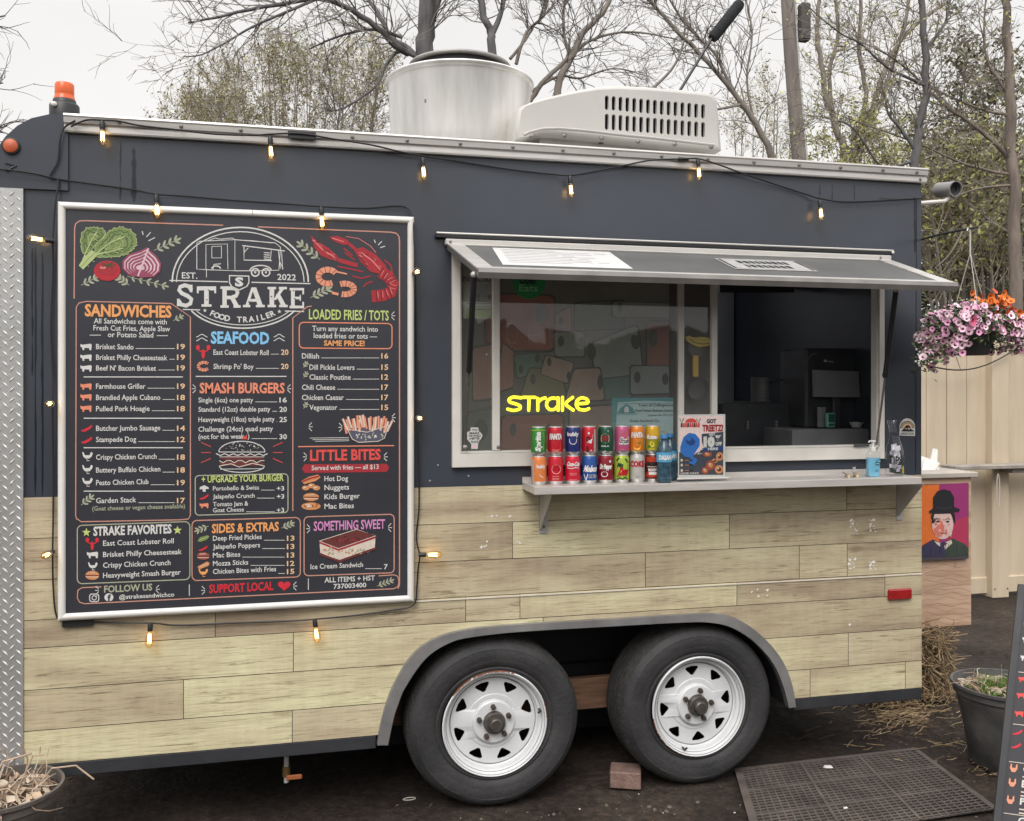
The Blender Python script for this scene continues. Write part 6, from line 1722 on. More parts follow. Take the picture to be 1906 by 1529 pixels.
for k_, (px, py, s_, lb) in enumerate(((1541, 1430, .022, 'white torn paper scrap at the far edge of the rubber mat'), (1574, 1505, .012, 'little pale scrap lying on the rubber mat'), (762, 1489, .020, 'thin white loop of litter on the dirt before the left wheel'))):
    q = G(px, py, .012 if k_ < 2 else 0); mb = MB()
    if k_ == 2: mb.tube([q + Vector((.022 * cos(a) * 1.2, .012 * sin(a), .004)) for a in [6.0 * i / 12 for i in range(13)]], .0022, M_PALE, 6)
    else:
        n_ = 7; vs = [q + Vector((0, 0, s_ * .5))] + [q + Vector((s_ * 1.3 * cos(a) * rp_.uniform(.6, 1.2), s_ * .7 * sin(a), rp_.uniform(.0, s_ * .4))) for a in [2 * pi * i / n_ for i in range(n_)]]
        mb.add(vs, [(0, 1 + i, 1 + (i + 1) % n_) for i in range(n_)], pm('scrap_paper', (.66, .65, .62), rough=.7))
    tag(mb.build('litter_scrap'), lb, 'litter')

# ---- brick chock
q = G(1168, 1470)
mb = MB(); M_BRICK = pm('pinkish_brick', (.20, .125, .105), rough=.85, var=.3, scale=22, bump=.5, bscale=80)
mb.bbox((-.066, -.055, 0), (.066, .055, .072), M_BRICK, .005)
br = mb.build('brick'); br.location = (q.x + .01, q.y + .05, .001); br.rotation_euler = (0, 0, radians(-22))
tag(br, 'pinkish paving brick wedged on the dirt against the right wheel', 'brick')

# ---- slotted rubber mat
def mat_():
    mb = MB(); M_ = pm('worn_rubber_mat', (.098, .080, .070), rough=.75, var=.35, scale=9, bump=.2)
    A, B, C_, D = G(1378, 1438), G(1702, 1400), G(1850, 1512), G(1420, 1575)
    f = lambda u, v, z: (A * (1 - u) + B * u) * (1 - v) + (D * (1 - u) + C_ * u) * v + Vector((0, 0, z + .006 + .0006 * sin(u * 5 + v * 3)))
    def bar(u0, u1, v0, v1, z):
        n_ = max(1, int(max(u1 - u0, v1 - v0) * 16))
        for i in range(n_):
            if u1 - u0 > v1 - v0: a, b, c, d = u0 + (u1 - u0) * i / n_, u0 + (u1 - u0) * (i + 1) / n_, v0, v1
            else: a, b, c, d = u0, u1, v0 + (v1 - v0) * i / n_, v0 + (v1 - v0) * (i + 1) / n_
            mb.hexa([f(a, d, .002), f(b, d, .002), f(b, c, .002), f(a, c, .002), f(a, d, z), f(b, d, z), f(b, c, z), f(a, c, z)], M_)
    NU, NV = 30, 27
    for i in range(NU + 1):
        u = i / NU; w = .007 if i % 10 == 0 else .0032; bar(max(0, u - w), min(1, u + w), 0, 1, .0085 if i % 10 == 0 else .0055)
    for j in range(NV + 1):
        v = j / NV; w = .010 if j % 9 == 0 else .0062; bar(0, 1, max(0, v - w), min(1, v + w), .008 if j % 9 == 0 else .006)
    bar(-.03, 0, -.01, 1.01, .008); bar(1, 1.02, -.01, 1.01, .008); bar(-.03, 1.02, -.025, -.001, .008)
    mb.add([f(0, 0, .001), f(1, 0, .001), f(1, 1, .001), f(0, 1, .001)], [(3, 2, 1, 0)], pm('mat_holes_shade', (.014, .011, .009), rough=.9, var=.5, scale=30))  # dark sheet under the bars: shade in the holes put into its colour
    tag(mb.build('rubber_mat'), 'black slotted rubber mat lying on the dirt below the hatch', 'mat')
mat_()

# ---- straw bale and loose straw
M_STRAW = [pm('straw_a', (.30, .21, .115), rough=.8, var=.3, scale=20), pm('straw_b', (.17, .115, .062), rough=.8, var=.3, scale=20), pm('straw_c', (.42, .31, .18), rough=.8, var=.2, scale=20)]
rs = random.Random(5)
def straw(mb, a, b, r=.0022, sag=.01):
    a, b = Vector(a), Vector(b); m = (a + b) / 2 + Vector((rs.uniform(-sag, sag), rs.uniform(-sag, sag), rs.uniform(-sag, sag)))
    mb.tube([a, m, b], r, rs.choice(M_STRAW), 3, False)
c0 = CP(1716, 1320, 5.0)
bx0, by0 = c0.x - .30, c0.y - .02
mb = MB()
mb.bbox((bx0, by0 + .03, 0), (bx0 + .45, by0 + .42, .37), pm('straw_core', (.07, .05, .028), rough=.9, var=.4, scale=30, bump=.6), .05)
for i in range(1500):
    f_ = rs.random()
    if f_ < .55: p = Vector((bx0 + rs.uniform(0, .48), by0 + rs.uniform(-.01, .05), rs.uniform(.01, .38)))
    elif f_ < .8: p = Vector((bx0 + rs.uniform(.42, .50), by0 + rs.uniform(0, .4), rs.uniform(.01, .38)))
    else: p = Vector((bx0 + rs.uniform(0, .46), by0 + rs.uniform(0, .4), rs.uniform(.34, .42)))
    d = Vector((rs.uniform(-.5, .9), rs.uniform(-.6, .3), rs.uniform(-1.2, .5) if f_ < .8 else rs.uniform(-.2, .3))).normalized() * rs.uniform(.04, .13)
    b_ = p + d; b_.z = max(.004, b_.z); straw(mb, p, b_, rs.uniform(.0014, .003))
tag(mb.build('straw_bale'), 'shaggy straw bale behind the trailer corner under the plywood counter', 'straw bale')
mb = MB()
for i in range(430):
    px, py = rs.gauss(1668, 36), rs.gauss(1328, 14)
    if i > 300: px, py = rs.gauss(1640, 90), rs.gauss(1365, 30)
    if i > 372: px, py = rs.gauss(1845, 22), rs.gauss(1436, 7)
    if py < 1300: continue
    q = G(px, py); a = rs.uniform(-.7, .7); L = rs.uniform(.03, .11)
    straw(mb, q + Vector((0, 0, .006 + rs.random() * .02)), q + Vector((L * cos(a), L * sin(a), .004 + rs.random() * .03)), rs.uniform(.0012, .0024), .006)
for i in range(60):
    q = G(rs.uniform(1640, 1690), 1312); straw(mb, q + Vector((0, 0, .004)), q + Vector((rs.uniform(-.05, .05), rs.uniform(-.03, .03), rs.uniform(.05, .13))), .0018)
o = mb.build('loose_straw'); tag(o, 'loose straw scattered on the dirt below the trailer corner', 'straw', kind='stuff')

# ---- plywood counter with the portrait print
zc = 5.1
M_PLY = pm('plywood', (.50, .32, .215), rough=.65, var=.22, scale=3.2, stretch=(1, 1, 9), bump=.06, col2=(.60, .42, .30))
M_PLYE = pm('plywood_edge', (.34, .25, .17), rough=.8, var=.4, scale=30, stretch=(1, 1, 8))
M_CTOP = pm('worn_counter_top', (.42, .38, .33), rough=.6, var=.2, scale=6)
pc = CP(1762, 1040, zc); PYF = pc.y
pl = P(1690, 1000, PYF); prr = P(1808, 1000, PYF); zt_ = P(1760, 890, PYF).z; zb__ = P(1760, 1167, PYF).z
ply = thing('plywood_counter', 'rough plywood counter with a pale top standing behind the trailer corner', 'counter', ((pl.x + prr.x) / 2, PYF + .25, 0))
mb = MB(); mb.bbox((pl.x, PYF, zb__), (prr.x, PYF + .018, zt_), M_PLY, .002)
Sg = Surf(mb, lambda u, v, o: Vector((u, PYF - .0004 - o, v)), lambda x, y: (P(x, y, PYF).x, P(x, y, PYF).z), step=.0006)
M_GRAIN = pm('ply_grain', (.40, .245, .16), rough=.7)
for i in range(13):
    y0 = 1056 + i * 8.5; Sg.line([(1722 + k_ * 5.5, y0 + 2.4 * sin(k_ * .75 + i * 1.7) + (3 * math.exp(-((k_ - 8) / 4) ** 2) * (1 if i > 7 else -1))) for k_ in range(16)], rs.uniform(.35, .8), M_GRAIN)
Sg.ell(1727, 1159, 6, 6, M_GRAIN, 2); Sg.ell(1778, 1052, 2, 5, M_GRAIN, 2)
mb.build('front_panel', ply)
mb = MB(); mb.bbox((prr.x - .018, PYF + .0185, zb__ + .01), (prr.x - .001, PYF + .5, zt_), M_PLYE, .002); mb.build('side_panel', ply)
mb = MB(); mb.bbox((pl.x - .01, PYF - .02, zt_ + .0005), (prr.x + .03, PYF + .55, zt_ + .03), M_CTOP, .004); mb.build('counter_top', ply)
for x in (pl.x + .03, prr.x - .07):
    mb = MB(); mb.bbox((x, PYF + .45, 0), (x + .04, PYF + .49, zt_), M_PLYE, .003); mb.build('leg', ply)
# portrait canvas: a plain figure in a dark hat on orange and magenta
mb = MB(); YQ = PYF - .022
uvq = lambda x, y: (P(x, y, YQ).x, P(x, y, YQ).z)
qa, qb = P(1706, 903, YQ), P(1803, 1040, YQ)
mb.box((qa.x, YQ, qb.z), (qb.x, YQ + .020, qa.z), pm('canvas_edge', (.06, .05, .06), rough=.7))
Sv = Surf(mb, lambda u, v, o: Vector((u, YQ - .0004 - o, v)), uvq, step=.0005)
OR_ = ink('canvas_orange', 236, 120, 50, .85); MG_ = ink('canvas_magenta', 160, 52, 118, .85); MG2 = ink('canvas_crimson', 186, 56, 92, .85); HAT = ink('hat_black', 34, 34, 40, .8); FAC = ink('face_pale', 232, 196, 190, .85); FAC2 = ink('face_warm', 228, 128, 112, .85); SUI = ink('suit_violet', 62, 56, 88, .85); SUI2 = ink('suit_green', 62, 76, 62, .85)
Sv.poly([(1707, 904), (1748, 902), (1748, 1036), (1707, 1037)], OR_, 1); Sv.poly([(1748, 902), (1802, 899), (1802, 1034), (1748, 1036)], MG_, 1); Sv.poly([(1762, 975), (1802, 960), (1802, 1034), (1762, 1035)], MG2, 2)
Sv.poly([(1710, 1037), (1716, 1016), (1736, 1004), (1754, 1012), (1756, 1036)], SUI, 3); Sv.poly([(1754, 1012), (1772, 1002), (1794, 1012), (1802, 1020), (1802, 1034), (1756, 1036)], SUI2, 3)
Sv.poly([(1738, 1007), (1754, 1012), (1770, 1005), (1772, 1011), (1758, 1024), (1744, 1014)], CRM, 4)
Sv.ell(1754, 976, 20, 28, FAC, 5, n=28); Sv.ell(1747, 984, 10, 16, FAC2, 6)
Sv.poly([(1732, 962), (1736, 950), (1774, 950), (1777, 962), (1774, 972), (1770, 956), (1738, 957), (1735, 974)], HAT, 7)
Sv.poly([(1728, 952), (1736, 946), (1736, 926), (1744, 914), (1756, 911), (1768, 914), (1775, 926), (1775, 944), (1786, 948), (1784, 953), (1756, 951), (1730, 956)], HAT, 8)
for x, y, rx, ry in ((1735, 970, 3, 7), (1774, 968, 3, 7)): Sv.ell(x, y, rx, ry, FAC2, 4)
for i in range(26): Sv.ell(rs.uniform(1738, 1770), rs.uniform(958, 1000), rs.uniform(1, 4), rs.uniform(1, 3), (FAC2, CRM, FAC, FAC)[i % 4], 6, rs.uniform(0, 3), 9)
for i in range(7): Sv.line([(1736 + i * 1.2, 964 + i % 3), (1733 + i * .7, 974)], 1.0, HAT, 7); Sv.line([(1772 + i * .7, 962 + i % 3), (1775 + i * .3, 974)], 1.0, HAT, 7)
for i in range(16): Sv.line([(1714 + i * 5.5, 1034), (1720 + i * 5.0, 1012 + abs(i - 8) * .6)], .8, (HAT, SUI2, SUI)[i % 3], 4)
Sv.poly([(1749, 1012), (1756, 1008), (1763, 1012), (1757, 1016), (1760, 1034), (1753, 1034)], SUI, 5)
Sv.line([(1742, 945), (1756, 947), (1770, 944)], 2.4, ink('hat_band', 58, 58, 66, .8), 9)
for x in (1745, 1763): Sv.line([(x - 4, 967), (x, 965.5), (x + 4, 967)], 1.2, HAT, 8); Sv.ell(x, 971, 3, 1.6, HAT, 8)
Sv.line([(1754, 974), (1752, 983), (1756, 984)], 1, FAC2, 8); Sv.line([(1748, 992), (1754, 993), (1760, 992)], 1.6, MAR, 8)
tag(mb.build('portrait_canvas'), 'orange and magenta portrait canvas of a pale figure in a dark hat', 'picture')
# folded white papers
mb = MB(); q = CP(1728, 870, 5.25); zt2 = zt_ + .031
for pts in (((-.05, 0, 0), (.075, .0, .0), (.06, .02, .05), (-.06, .03, .09)), ((.01, .01, .02), (.06, .0, .03), (.085, .03, .115), (.055, .03, .12)), ((-.05, -.01, .0), (.03, -.02, .0), (.07, -.01, .04), (-.02, .01, .06))):
    vs = [Vector((q.x + a, q.y + b, zt2 + c)) for a, b, c in pts]
    mb.add(vs + [v + Vector((0, .004, .001)) for v in vs], [(0, 1, 2, 3), (7, 6, 5, 4), (0, 4, 5, 1), (1, 5, 6, 2), (2, 6, 7, 3), (3, 7, 4, 0)], pm('crumpled_white_paper', (.78, .77, .74), rough=.6))
tag(mb.build('crumpled_paper'), 'crumpled white paper with a raised corner on the plywood counter', 'paper')

# ---- planters
M_POT = pm('weathered_pot', (.060, .060, .064), rough=.6, var=.3, scale=6, bump=.15, col2=(.135, .128, .122))
M_POTB = pm('brown_weathered_pot', (.075, .064, .057), rough=.65, var=.3, scale=7, bump=.15, col2=(.15, .13, .118))
M_SOIL = pm('pot_soil', (.06, .042, .03), rough=.95, var=.5, scale=30, bump=.8)
M_DRY = [pm('dry_stem', (.42, .31, .22), rough=.8, var=.3, scale=20), pm('dry_stem_dark', (.22, .15, .10), rough=.8, var=.3, scale=20), pm('dry_leaf', (.50, .42, .33), rough=.8, var=.2, scale=20)]
def planter(loc, r, h, mat, label, plant):
    t = thing('planter', label, 'planter', tuple(loc))
    m_ = MB(); m_.lathe([(0, 0), (r * .62, 0), (r * .66, .01), (r * .76, h * .45), (r * .885, h * .80), (r * .90, h * .82), (r * .90, h * .86), (r * .955, h * .88), (r * .96, h * .95), (r * 1.0, h * .965), (r * 1.0, h), (r * .95, h), (r * .93, h * .9)], (0, 0, 0), mat, 'z', 48)
    m_.build('pot', t, smooth=40, local=True)
    m_ = MB()
    n_ = 10; vs = [(0, 0, h * .90)]
    for k_ in range(1, 5):
        for j in range(20):
            a = 2 * pi * j / 20; rr_ = r * .92 * k_ / 4; vs.append((rr_ * cos(a), rr_ * sin(a), h * .90 + .012 * noise.noise(Vector((rr_ * 20 * cos(a), rr_ * 20 * sin(a), 3)))))
    fs_ = [(0, 1 + j, 1 + (j + 1) % 20) for j in range(20)] + [(1 + k_ * 20 + j, 1 + k_ * 20 + (j + 1) % 20, 21 + k_ * 20 + (j + 1) % 20, 21 + k_ * 20 + j) for k_ in range(3) for j in range(20)]
    m_.add(vs, fs_, M_SOIL); m_.build('soil', t, smooth=60, local=True)
    m_ = MB(); plant(m_, r, h); m_.build('dead_plants', t, local=True)
def dead(n_, seed, spread=.8, green=False, pile=0):
    def f(m_, r, h):
        r_ = random.Random(seed)
        for i in range(n_):
            a = r_.uniform(0, 6.28); d = r * spread * sqrt(r_.random()); p = Vector((d * cos(a), d * sin(a), h * .9))
            pts = [p]; dr = Vector((r_.uniform(-1, 1), r_.uniform(-1, 1), r_.uniform(.1, 1.0))).normalized(); L = r_.uniform(.03, .075)
            for k_ in range(4):
                pts.append(pts[-1] + dr * L / 1.6); dr = (dr + Vector((r_.uniform(-.7, .7), r_.uniform(-.7, .7), r_.uniform(-.75, .2)))).normalized()
                if pts[-1].z < h * .91: pts[-1].z = h * .91 + .004
            m_.tube(pts, [.0028, .0026, .002, .0016, .001], r_.choice(M_DRY), 5)
        for i in range(pile):
            a = r_.uniform(0, 6.28); d = r * .85 * sqrt(r_.random()); p = Vector((d * cos(a), d * sin(a), h * .9 + r_.uniform(.005, .06) * (1 - d / r)))
            s_ = r_.uniform(.012, .03); u = Vector((r_.uniform(-1, 1), r_.uniform(-1, 1), r_.uniform(-.4, .4))).normalized(); v = u.orthogonal().normalized()
            m_.add([p - u * s_, p + v * s_ * .6, p + u * s_ + Vector((0, 0, .008)), p - v * s_ * .6], [(0, 1, 2, 3)], r_.choice(M_DRY))
        if green:
            gm = [pm('sprout_green', (.10, .19, .035), rough=.6, var=.3), pm('sprout_pale', (.20, .26, .08), rough=.6, var=.3)]
            for i in range(520):
                big = i < 330
                cx, cy = (-.030, .03) if big else (-.05 + r_.uniform(-.09, .1), r_.uniform(-.12, .08))
                p = Vector((cx + r_.gauss(0, .036 if big else .02), cy + r_.gauss(0, .04 if big else .03), h * .9)); q_ = p + Vector((r_.gauss(0, .014), r_.gauss(0, .014), r_.uniform(.02, .075 if big else .03)))
                w_ = Vector((r_.uniform(-1, 1), r_.uniform(-1, 1), 0)).normalized() * .004; m_.add([p - w_, p + w_, q_], [(0, 1, 2)], gm[i % 2])
    return f
q = CP(1873, 1280, 4.17)
planter((q.x, q.y, 0), .232, .372, M_POT, 'round dark planter with green sprouts and dead stems beside the sandwich board', dead(60, 3, .75, True, 60))
q = CP(2, 1466, 3.12)
def leftplant(m_, r, h):
    dead(105, 8, .72, False, 60)(m_, r, h)
    for pts in (((.10, .02, h * .92), (.16, 0, h + .05), (.24, -.02, h + .06), (.30, -.03, h + .01)), ((.06, .05, h * .95), (.07, .05, h + .07), (.05, .04, h + .13)), ((.05, .0, h * .95), (.10, .0, h + .10), (.13, 0, h + .10)), ((-.05, 0, h * .95), (0, .02, h + .08), (.09, .02, h + .10))): m_.tube(pts, .003, M_DRY[0], 6)
planter((q.x, q.y, 0), .196, q.z, M_POTB, 'round brown planter full of dead stems at the metal plate corner', leftplant)

# ---- fence
YF_ = 2.75
M_FEN = pm('beige_fence', (.56, .465, .345), rough=.5, var=.10, scale=2, stretch=(4, 4, .6), bump=.02)
M_LEDGE = pm('grey_ledge', (.30, .27, .24), rough=.8, var=.3, scale=8, bump=.1)
fzt, fzb = P(1880, 640, YF_).z, P(1880, 1103, YF_).z
fen = thing('fence', 'tall beige board fence with a narrow ledge beyond the trailer', 'fence', (P(1850, 1100, YF_).x, YF_, 0))
mb = MB()
x = P(1690, 900, YF_).x; wbd = (P(1838, 900, YF_).x - P(1801, 900, YF_).x)
xe = x + 3.6
i = 0
while x < xe:
    mb.bbox((x, YF_ + .02 + .002 * (i % 2), fzb + .13), (x + wbd - .005, YF_ + .05, fzt - .02), M_FEN, .004); x += wbd; i += 1
mb.box((P(1690, 900, YF_).x, YF_ + .0505, fzb + .13), (xe, YF_ + .056, fzt - .02), M_FEN)
mb.build('boards', fen)
mb = MB(); xs = P(1690, 900, YF_).x
mb.bbox((xs, YF_ + .005, fzb), (xe, YF_ + .06, fzb + .135), M_FEN, .006); mb.build('bottom_rail', fen)
mb = MB(); mb.bbox((P(1868, 650, YF_).x, YF_ - .005, fzt - .06), (xe, YF_ + .07, fzt + .01), M_FEN, .006); mb.bbox((xs, YF_ + .0, fzt - .06), (P(1846, 650, YF_).x, YF_ + .07, fzt + .01), M_FEN, .006); mb.build('top_rail', fen)
for px in (1864, 2180):
    mb = MB(); a, b = P(px - 16, 1100, YF_ - .06), P(px + 15, 1100, YF_ - .06)
    mb.bbox((a.x, YF_ - .06, P(px, 1114, YF_ - .06).z), (b.x, YF_ + .055, fzt + .02), M_FEN, .008); mb.bbox((a.x + .04, YF_ - .02, -.05), (b.x - .04, YF_ + .03, P(px, 1114, YF_ - .06).z), M_LEDGE, .004)
    for sx_ in (.02, -.02):
        mb.lathe([(.008, -.0605), (.006, -.064), (0, -.065)], ((a.x if sx_ > 0 else b.x) + sx_, YF_, fzb + .05), M_SCREW, 'y', 8)
    mb.build('post', fen)
mb = MB(); zl = P(1850, 866, YF_ - .2).z
mb.bbox((xs + .25, YF_ - .24, zl - .03), (xe, YF_ - .0605, zl), M_LEDGE, .004); mb.bbox((P(1850, 880, YF_).x, YF_ - .2, zl - .07), (P(1880, 880, YF_).x, YF_ - .0605, zl - .0305), M_LEDGE, .003); mb.build('ledge', fen)
mb = MB(); q = P(1858, 880, YF_ - .215)
pts = [q + Vector((.014 * sin(t * 2 * pi) , 0, -.01 - .13 * (1 - cos(t * 2 * pi)))) for t in [i / 20 for i in range(21)]]
mb.tube(pts, .004, pm('pale_cord', (.55, .50, .44)), 6)
tag(mb.build('cord_loop'), 'pale loop of cord hanging from the fence ledge', 'cord')
mb = MB(); a, b = P(1716, 678, YF_ - .1), P(1906, 640, YF_ - .1)
mb.tube([a + (b - a) * t - Vector((0, 0, .12 * sin(pi * t))) for t in [i / 16 for i in range(17)]], .006, M_CABLE, 6)
tag(mb.build('cable', smooth=50), 'thin dark cable sagging across the beige fence', 'cable')

# ---- security camera on the rear corner
q = P(1776, 352, .10); scm = thing('security_camera', 'grey bullet security camera on a pale bracket at the trailer corner', 'security camera', tuple(q))
d = Vector((.03, -1.0, -.15)).normalized(); R_ = d.to_track_quat('Z', 'Y').to_matrix()
def along(prof, mat, name, seg=28):
    m_ = MB(); m_.lathe(prof, (0, 0, 0), mat, 'z', seg); m_.v = [tuple(R_ @ Vector(v)) for v in m_.v]; return m_.build(name, scm, smooth=40, local=True)
along([(0, -.115), (.030, -.115), (.036, -.105), (.036, -.01), (.038, -.008), (.038, .012), (.033, .012), (.033, .002)], pm('camera_grey', (.25, .245, .24), rough=.4, metal=.3), 'housing')
along([(.033, .001), (.020, -.003), (.018, -.010), (0, -.012)], M_BLKP, 'lens')
m_ = MB(); w0 = Vector((XR + .002, .16, P(1718, 375, .1).z)) - q; m_.tube([w0, w0 + Vector((.05, -.01, -.005)), Vector((-.03, .03, -.055)), Vector((0, .02, -.035))], .010, pm('bracket_white', (.6, .58, .54)), 8); m_.lathe([(0, 0), (.035, 0), (.035, .012), (0, .012)], w0 - Vector((.002, 0, 0)), MATS['bracket_white'], 'x', 20); m_.build('bracket', scm, smooth=40, local=True)

# ---- hanging basket
q = CP(1808, 640, 3.92)
hb = thing('hanging_basket', 'hanging basket overflowing with pink and orange petunias beside the hatch', 'hanging basket', tuple(q))
m_ = MB(); m_.lathe([(0, -.05), (.062, -.05), (.068, -.046), (.094, .040), (.097, .043), (.097, .05), (.090, .05), (.086, .03), (0, .03)], (0, 0, 0), pm('basket_pot', (.055, .055, .058), rough=.6, var=.2), 'z', 40); m_.build('pot', hb, smooth=40, local=True)
hk = CP(1806, 428, 3.92) - q
m_ = MB(); MW = pm('hanger_wire', (.55, .53, .50), rough=.4, metal=.5)
for a in (2.6, -.2, 4.4): m_.tube([(.092 * cos(a), .092 * sin(a), .045), (hk.x, hk.y, hk.z - .10)], .0018, MW, 6)
m_.tube([(hk.x, hk.y, hk.z - .10), (hk.x, hk.y, hk.z - .02), (hk.x - .004, hk.y, hk.z + .004), (hk.x - .012, hk.y, hk.z + .006), (hk.x - .016, hk.y, hk.z - .006)], .0034, MW, 8); m_.build('hanger', hb, local=True)
mb = MB(); e = hk + q; mb.tube([(XR + .002, .05, e.z + .006), ((XR + e.x) / 2, (e.y + .05) / 2, e.z + .010), (e.x - .012, e.y, e.z + .003), (e.x + .03, e.y - .01, e.z + .012)], .005, M_BLKP, 8)
tag(mb.build('basket_arm'), 'thin dark arm from the trailer corner holding up the hanging basket', 'bracket')
rf = random.Random(14)
def spot():
    while True:
        x, y, z = rf.uniform(-1, 1), rf.uniform(-1, 1), rf.uniform(-1, 1)
        if x * x + y * y + z * z < 1: break
    p = Vector((x * .275, y * .17, z * .115 + .075))
    if p.x < -.09: p.z -= (abs(p.x) - .09) * 1.1 * rf.random() * 1.4
    if p.x > .1: p.z -= (p.x - .1) * .55 * rf.random()
    return p
m_ = MB(); LG = [pm('petunia_leaf', (.075, .115, .045), rough=.6, var=.3), pm('petunia_leaf_pale', (.14, .18, .075), rough=.6, var=.3), pm('petunia_leaf_dark', (.035, .055, .03), rough=.6, var=.3)]
for i in range(2200):
    p = spot() * .99; s_ = rf.uniform(.008, .017); u = Vector((rf.uniform(-1, 1), rf.uniform(-1, 1), rf.uniform(-.8, .8))).normalized(); v = u.cross(Vector((rf.uniform(-1, 1), rf.uniform(-1, 1), 1))).normalized()
    m_.add([p - u * s_, p + v * s_ * .45, p + u * s_, p - v * s_ * .45], [(0, 1, 2, 3)], rf.choice(LG))
for i in range(40):
    p = spot(); p2 = p + Vector((rf.uniform(-.05, .05) - (.03 if p.x < 0 else 0), rf.uniform(-.04, .02), rf.uniform(-.09, .0))); m_.tube([p, (p + p2) / 2 + Vector((0, 0, .01)), p2], .0013, LG[1], 4)
for i in range(14):
    p = Vector((-.255 - rf.uniform(0, .05), rf.uniform(-.1, .0), rf.uniform(-.10, .04))); m_.tube([p + Vector((.08, 0, .03)), p], .0012, LG[1], 4); m_.ball(p, .005, WHT, 6, 4)
m_.build('foliage', hb, local=True)
PK = [pm('petal_pink', srgb(243, 198, 218, 1.0), rough=.6, var=.12, scale=60), pm('petal_pale', srgb(246, 214, 226, .95), rough=.6, var=.1, scale=60), pm('petal_mauve', srgb(222, 160, 192, .95), rough=.6, var=.12, scale=60)]
TH_ = [pm('throat_plum', srgb(120, 40, 80, .7), rough=.6), pm('throat_crimson', srgb(170, 30, 70, .8), rough=.6)]
OGE = [pm('petal_orange', srgb(240, 128, 44, .9), rough=.6, var=.15, scale=60), pm('petal_coral', srgb(236, 92, 56, .9), rough=.6, var=.12, scale=60)]
THO = pm('throat_rust', srgb(170, 52, 26, .8), rough=.6)
def bloom(m_, p, r, mat, thr, out):
    d = (out + Vector((rf.uniform(-.9, .9), rf.uniform(-.5, .5), rf.uniform(-.8, .8)))).normalized(); u = d.orthogonal().normalized(); v = d.cross(u); a0 = rf.random() * 6
    vs = [p - d * r * .32]
    for ring_, (q_, h_) in enumerate(((.34, -.10), (.86, .10))):
        for k_ in range(10): 
            a = a0 + 2 * pi * k_ / 10; w = r * q_ * (1.12 if k_ % 2 == 0 and ring_ else 1)
            vs.append(p + (u * cos(a) + v * sin(a)) * w + d * r * (h_ + rf.uniform(-.06, .06) * ring_))
    m_.add(vs, [(0, 1 + k_, 1 + (k_ + 1) % 10) for k_ in range(10)], thr); m_.add(vs[1:], [(k_, 10 + k_, 10 + (k_ + 1) % 10, (k_ + 1) % 10) for k_ in range(10)], mat)
m_ = MB()
for i in range(520):
    p = spot(); c = Vector((0, .02, .05)); out_ = (p - c); out_ = Vector((out_.x / .25, out_.y / .17, out_.z / .12)); k_ = out_.length
    if k_ > .01: p = p.lerp(c + (p - c) * (1 / max(k_, .55)), .45)
    if p.x > .03 and p.z > .11 and rf.random() < .8: continue
    if abs(p.x) < .095 and p.z < .035: continue
    bloom(m_, p + Vector((0, -.012, 0)), rf.uniform(.0115, .0175), rf.choice(PK), TH_[0], (out_.normalized() + Vector((0, -1.0, .1))))
bloom(m_, Vector((-.125, -.16, .085)), .026, pm('petal_hot', srgb(236, 110, 150, .9), rough=.6), TH_[1], Vector((-.1, -1, .1)))
bloom(m_, Vector((-.262, -.03, -.06)), .019, PK[1], TH_[0], Vector((-.3, -1, .1)))
m_.build('pink_blossoms', hb, local=True, kind='stuff')
m_ = MB()
for i in range(95):
    t = rf.random(); p = Vector((.02 + .26 * t + rf.gauss(0, .028), rf.gauss(-.03, .05), .195 - .115 * t + rf.gauss(0, .022))); bloom(m_, p, rf.uniform(.015, .022), OGE[0] if rf.random() < .8 else OGE[1], THO, Vector((.1, -1, .35)))
m_.build('orange_blossoms', hb, local=True, kind='stuff')

# ---- sandwich board
BL, TL = CP(1830, 721 + 1.725 * FPX / 2.98, 2.98), CP(1895, 1088, 3.22)
BL.z = .01
u_ = Vector((CS * .938 + SN * -.347, -SN * .938 + CS * -.347, 0)).normalized()
v_ = (TL - BL); hgt = v_.length; v_.normalize(); n_ = u_.cross(v_).normalized()
if n_.y > 0: n_ = -n_
wd_ = .62
sb = thing('sandwich_board', 'black sandwich board menu leaning open on the dirt at the picture edge', 'sandwich board', tuple(BL))
def sbp(u, v, o=0.0): return u_ * u + v_ * v + n_ * o
m_ = MB()
def sbar(a, b, c, d_, o0, o1, mat): m_.hexa([sbp(a, c, o1), sbp(b, c, o1), sbp(b, c, o0), sbp(a, c, o0), sbp(a, d_, o1), sbp(b, d_, o1), sbp(b, d_, o0), sbp(a, d_, o0)], mat)
M_SBF = pm('board_frame', (.045, .045, .050), rough=.5, var=.2)
sbar(0, .020, 0, hgt, -.012, .014, M_SBF); sbar(wd_ - .03, wd_, 0, hgt, -.012, .014, M_SBF); sbar(.0205, wd_ - .0305, hgt - .03, hgt, -.012, .014, M_SBF); sbar(.0305, wd_ - .0305, .06, .09, -.012, .014, M_SBF)
m_.build('frame', sb, local=True)
m_ = MB(); sbar(.0205, wd_ - .0305, .0905, hgt - .0305, -.006, .004, pm('board_panel', (.040, .039, .045), rough=.5, var=.12))
Sb = Surf(m_, lambda u, v, o: sbp(u, v, .0042 + o), None, step=.0005)
def rowy(py):       # height on the board of a pixel row near its inner edge
    lo, hi = 0, hgt
    for _ in range(40):
        m = (lo + hi) / 2; w = BL + sbp(.06, m); rel = w - Vector((0, -DC, CAMZ)); zc_ = rel.x * SN + rel.y * CS
        if HOR - rel.z * FPX / zc_ > py: lo = m
        else: hi = m
    return lo
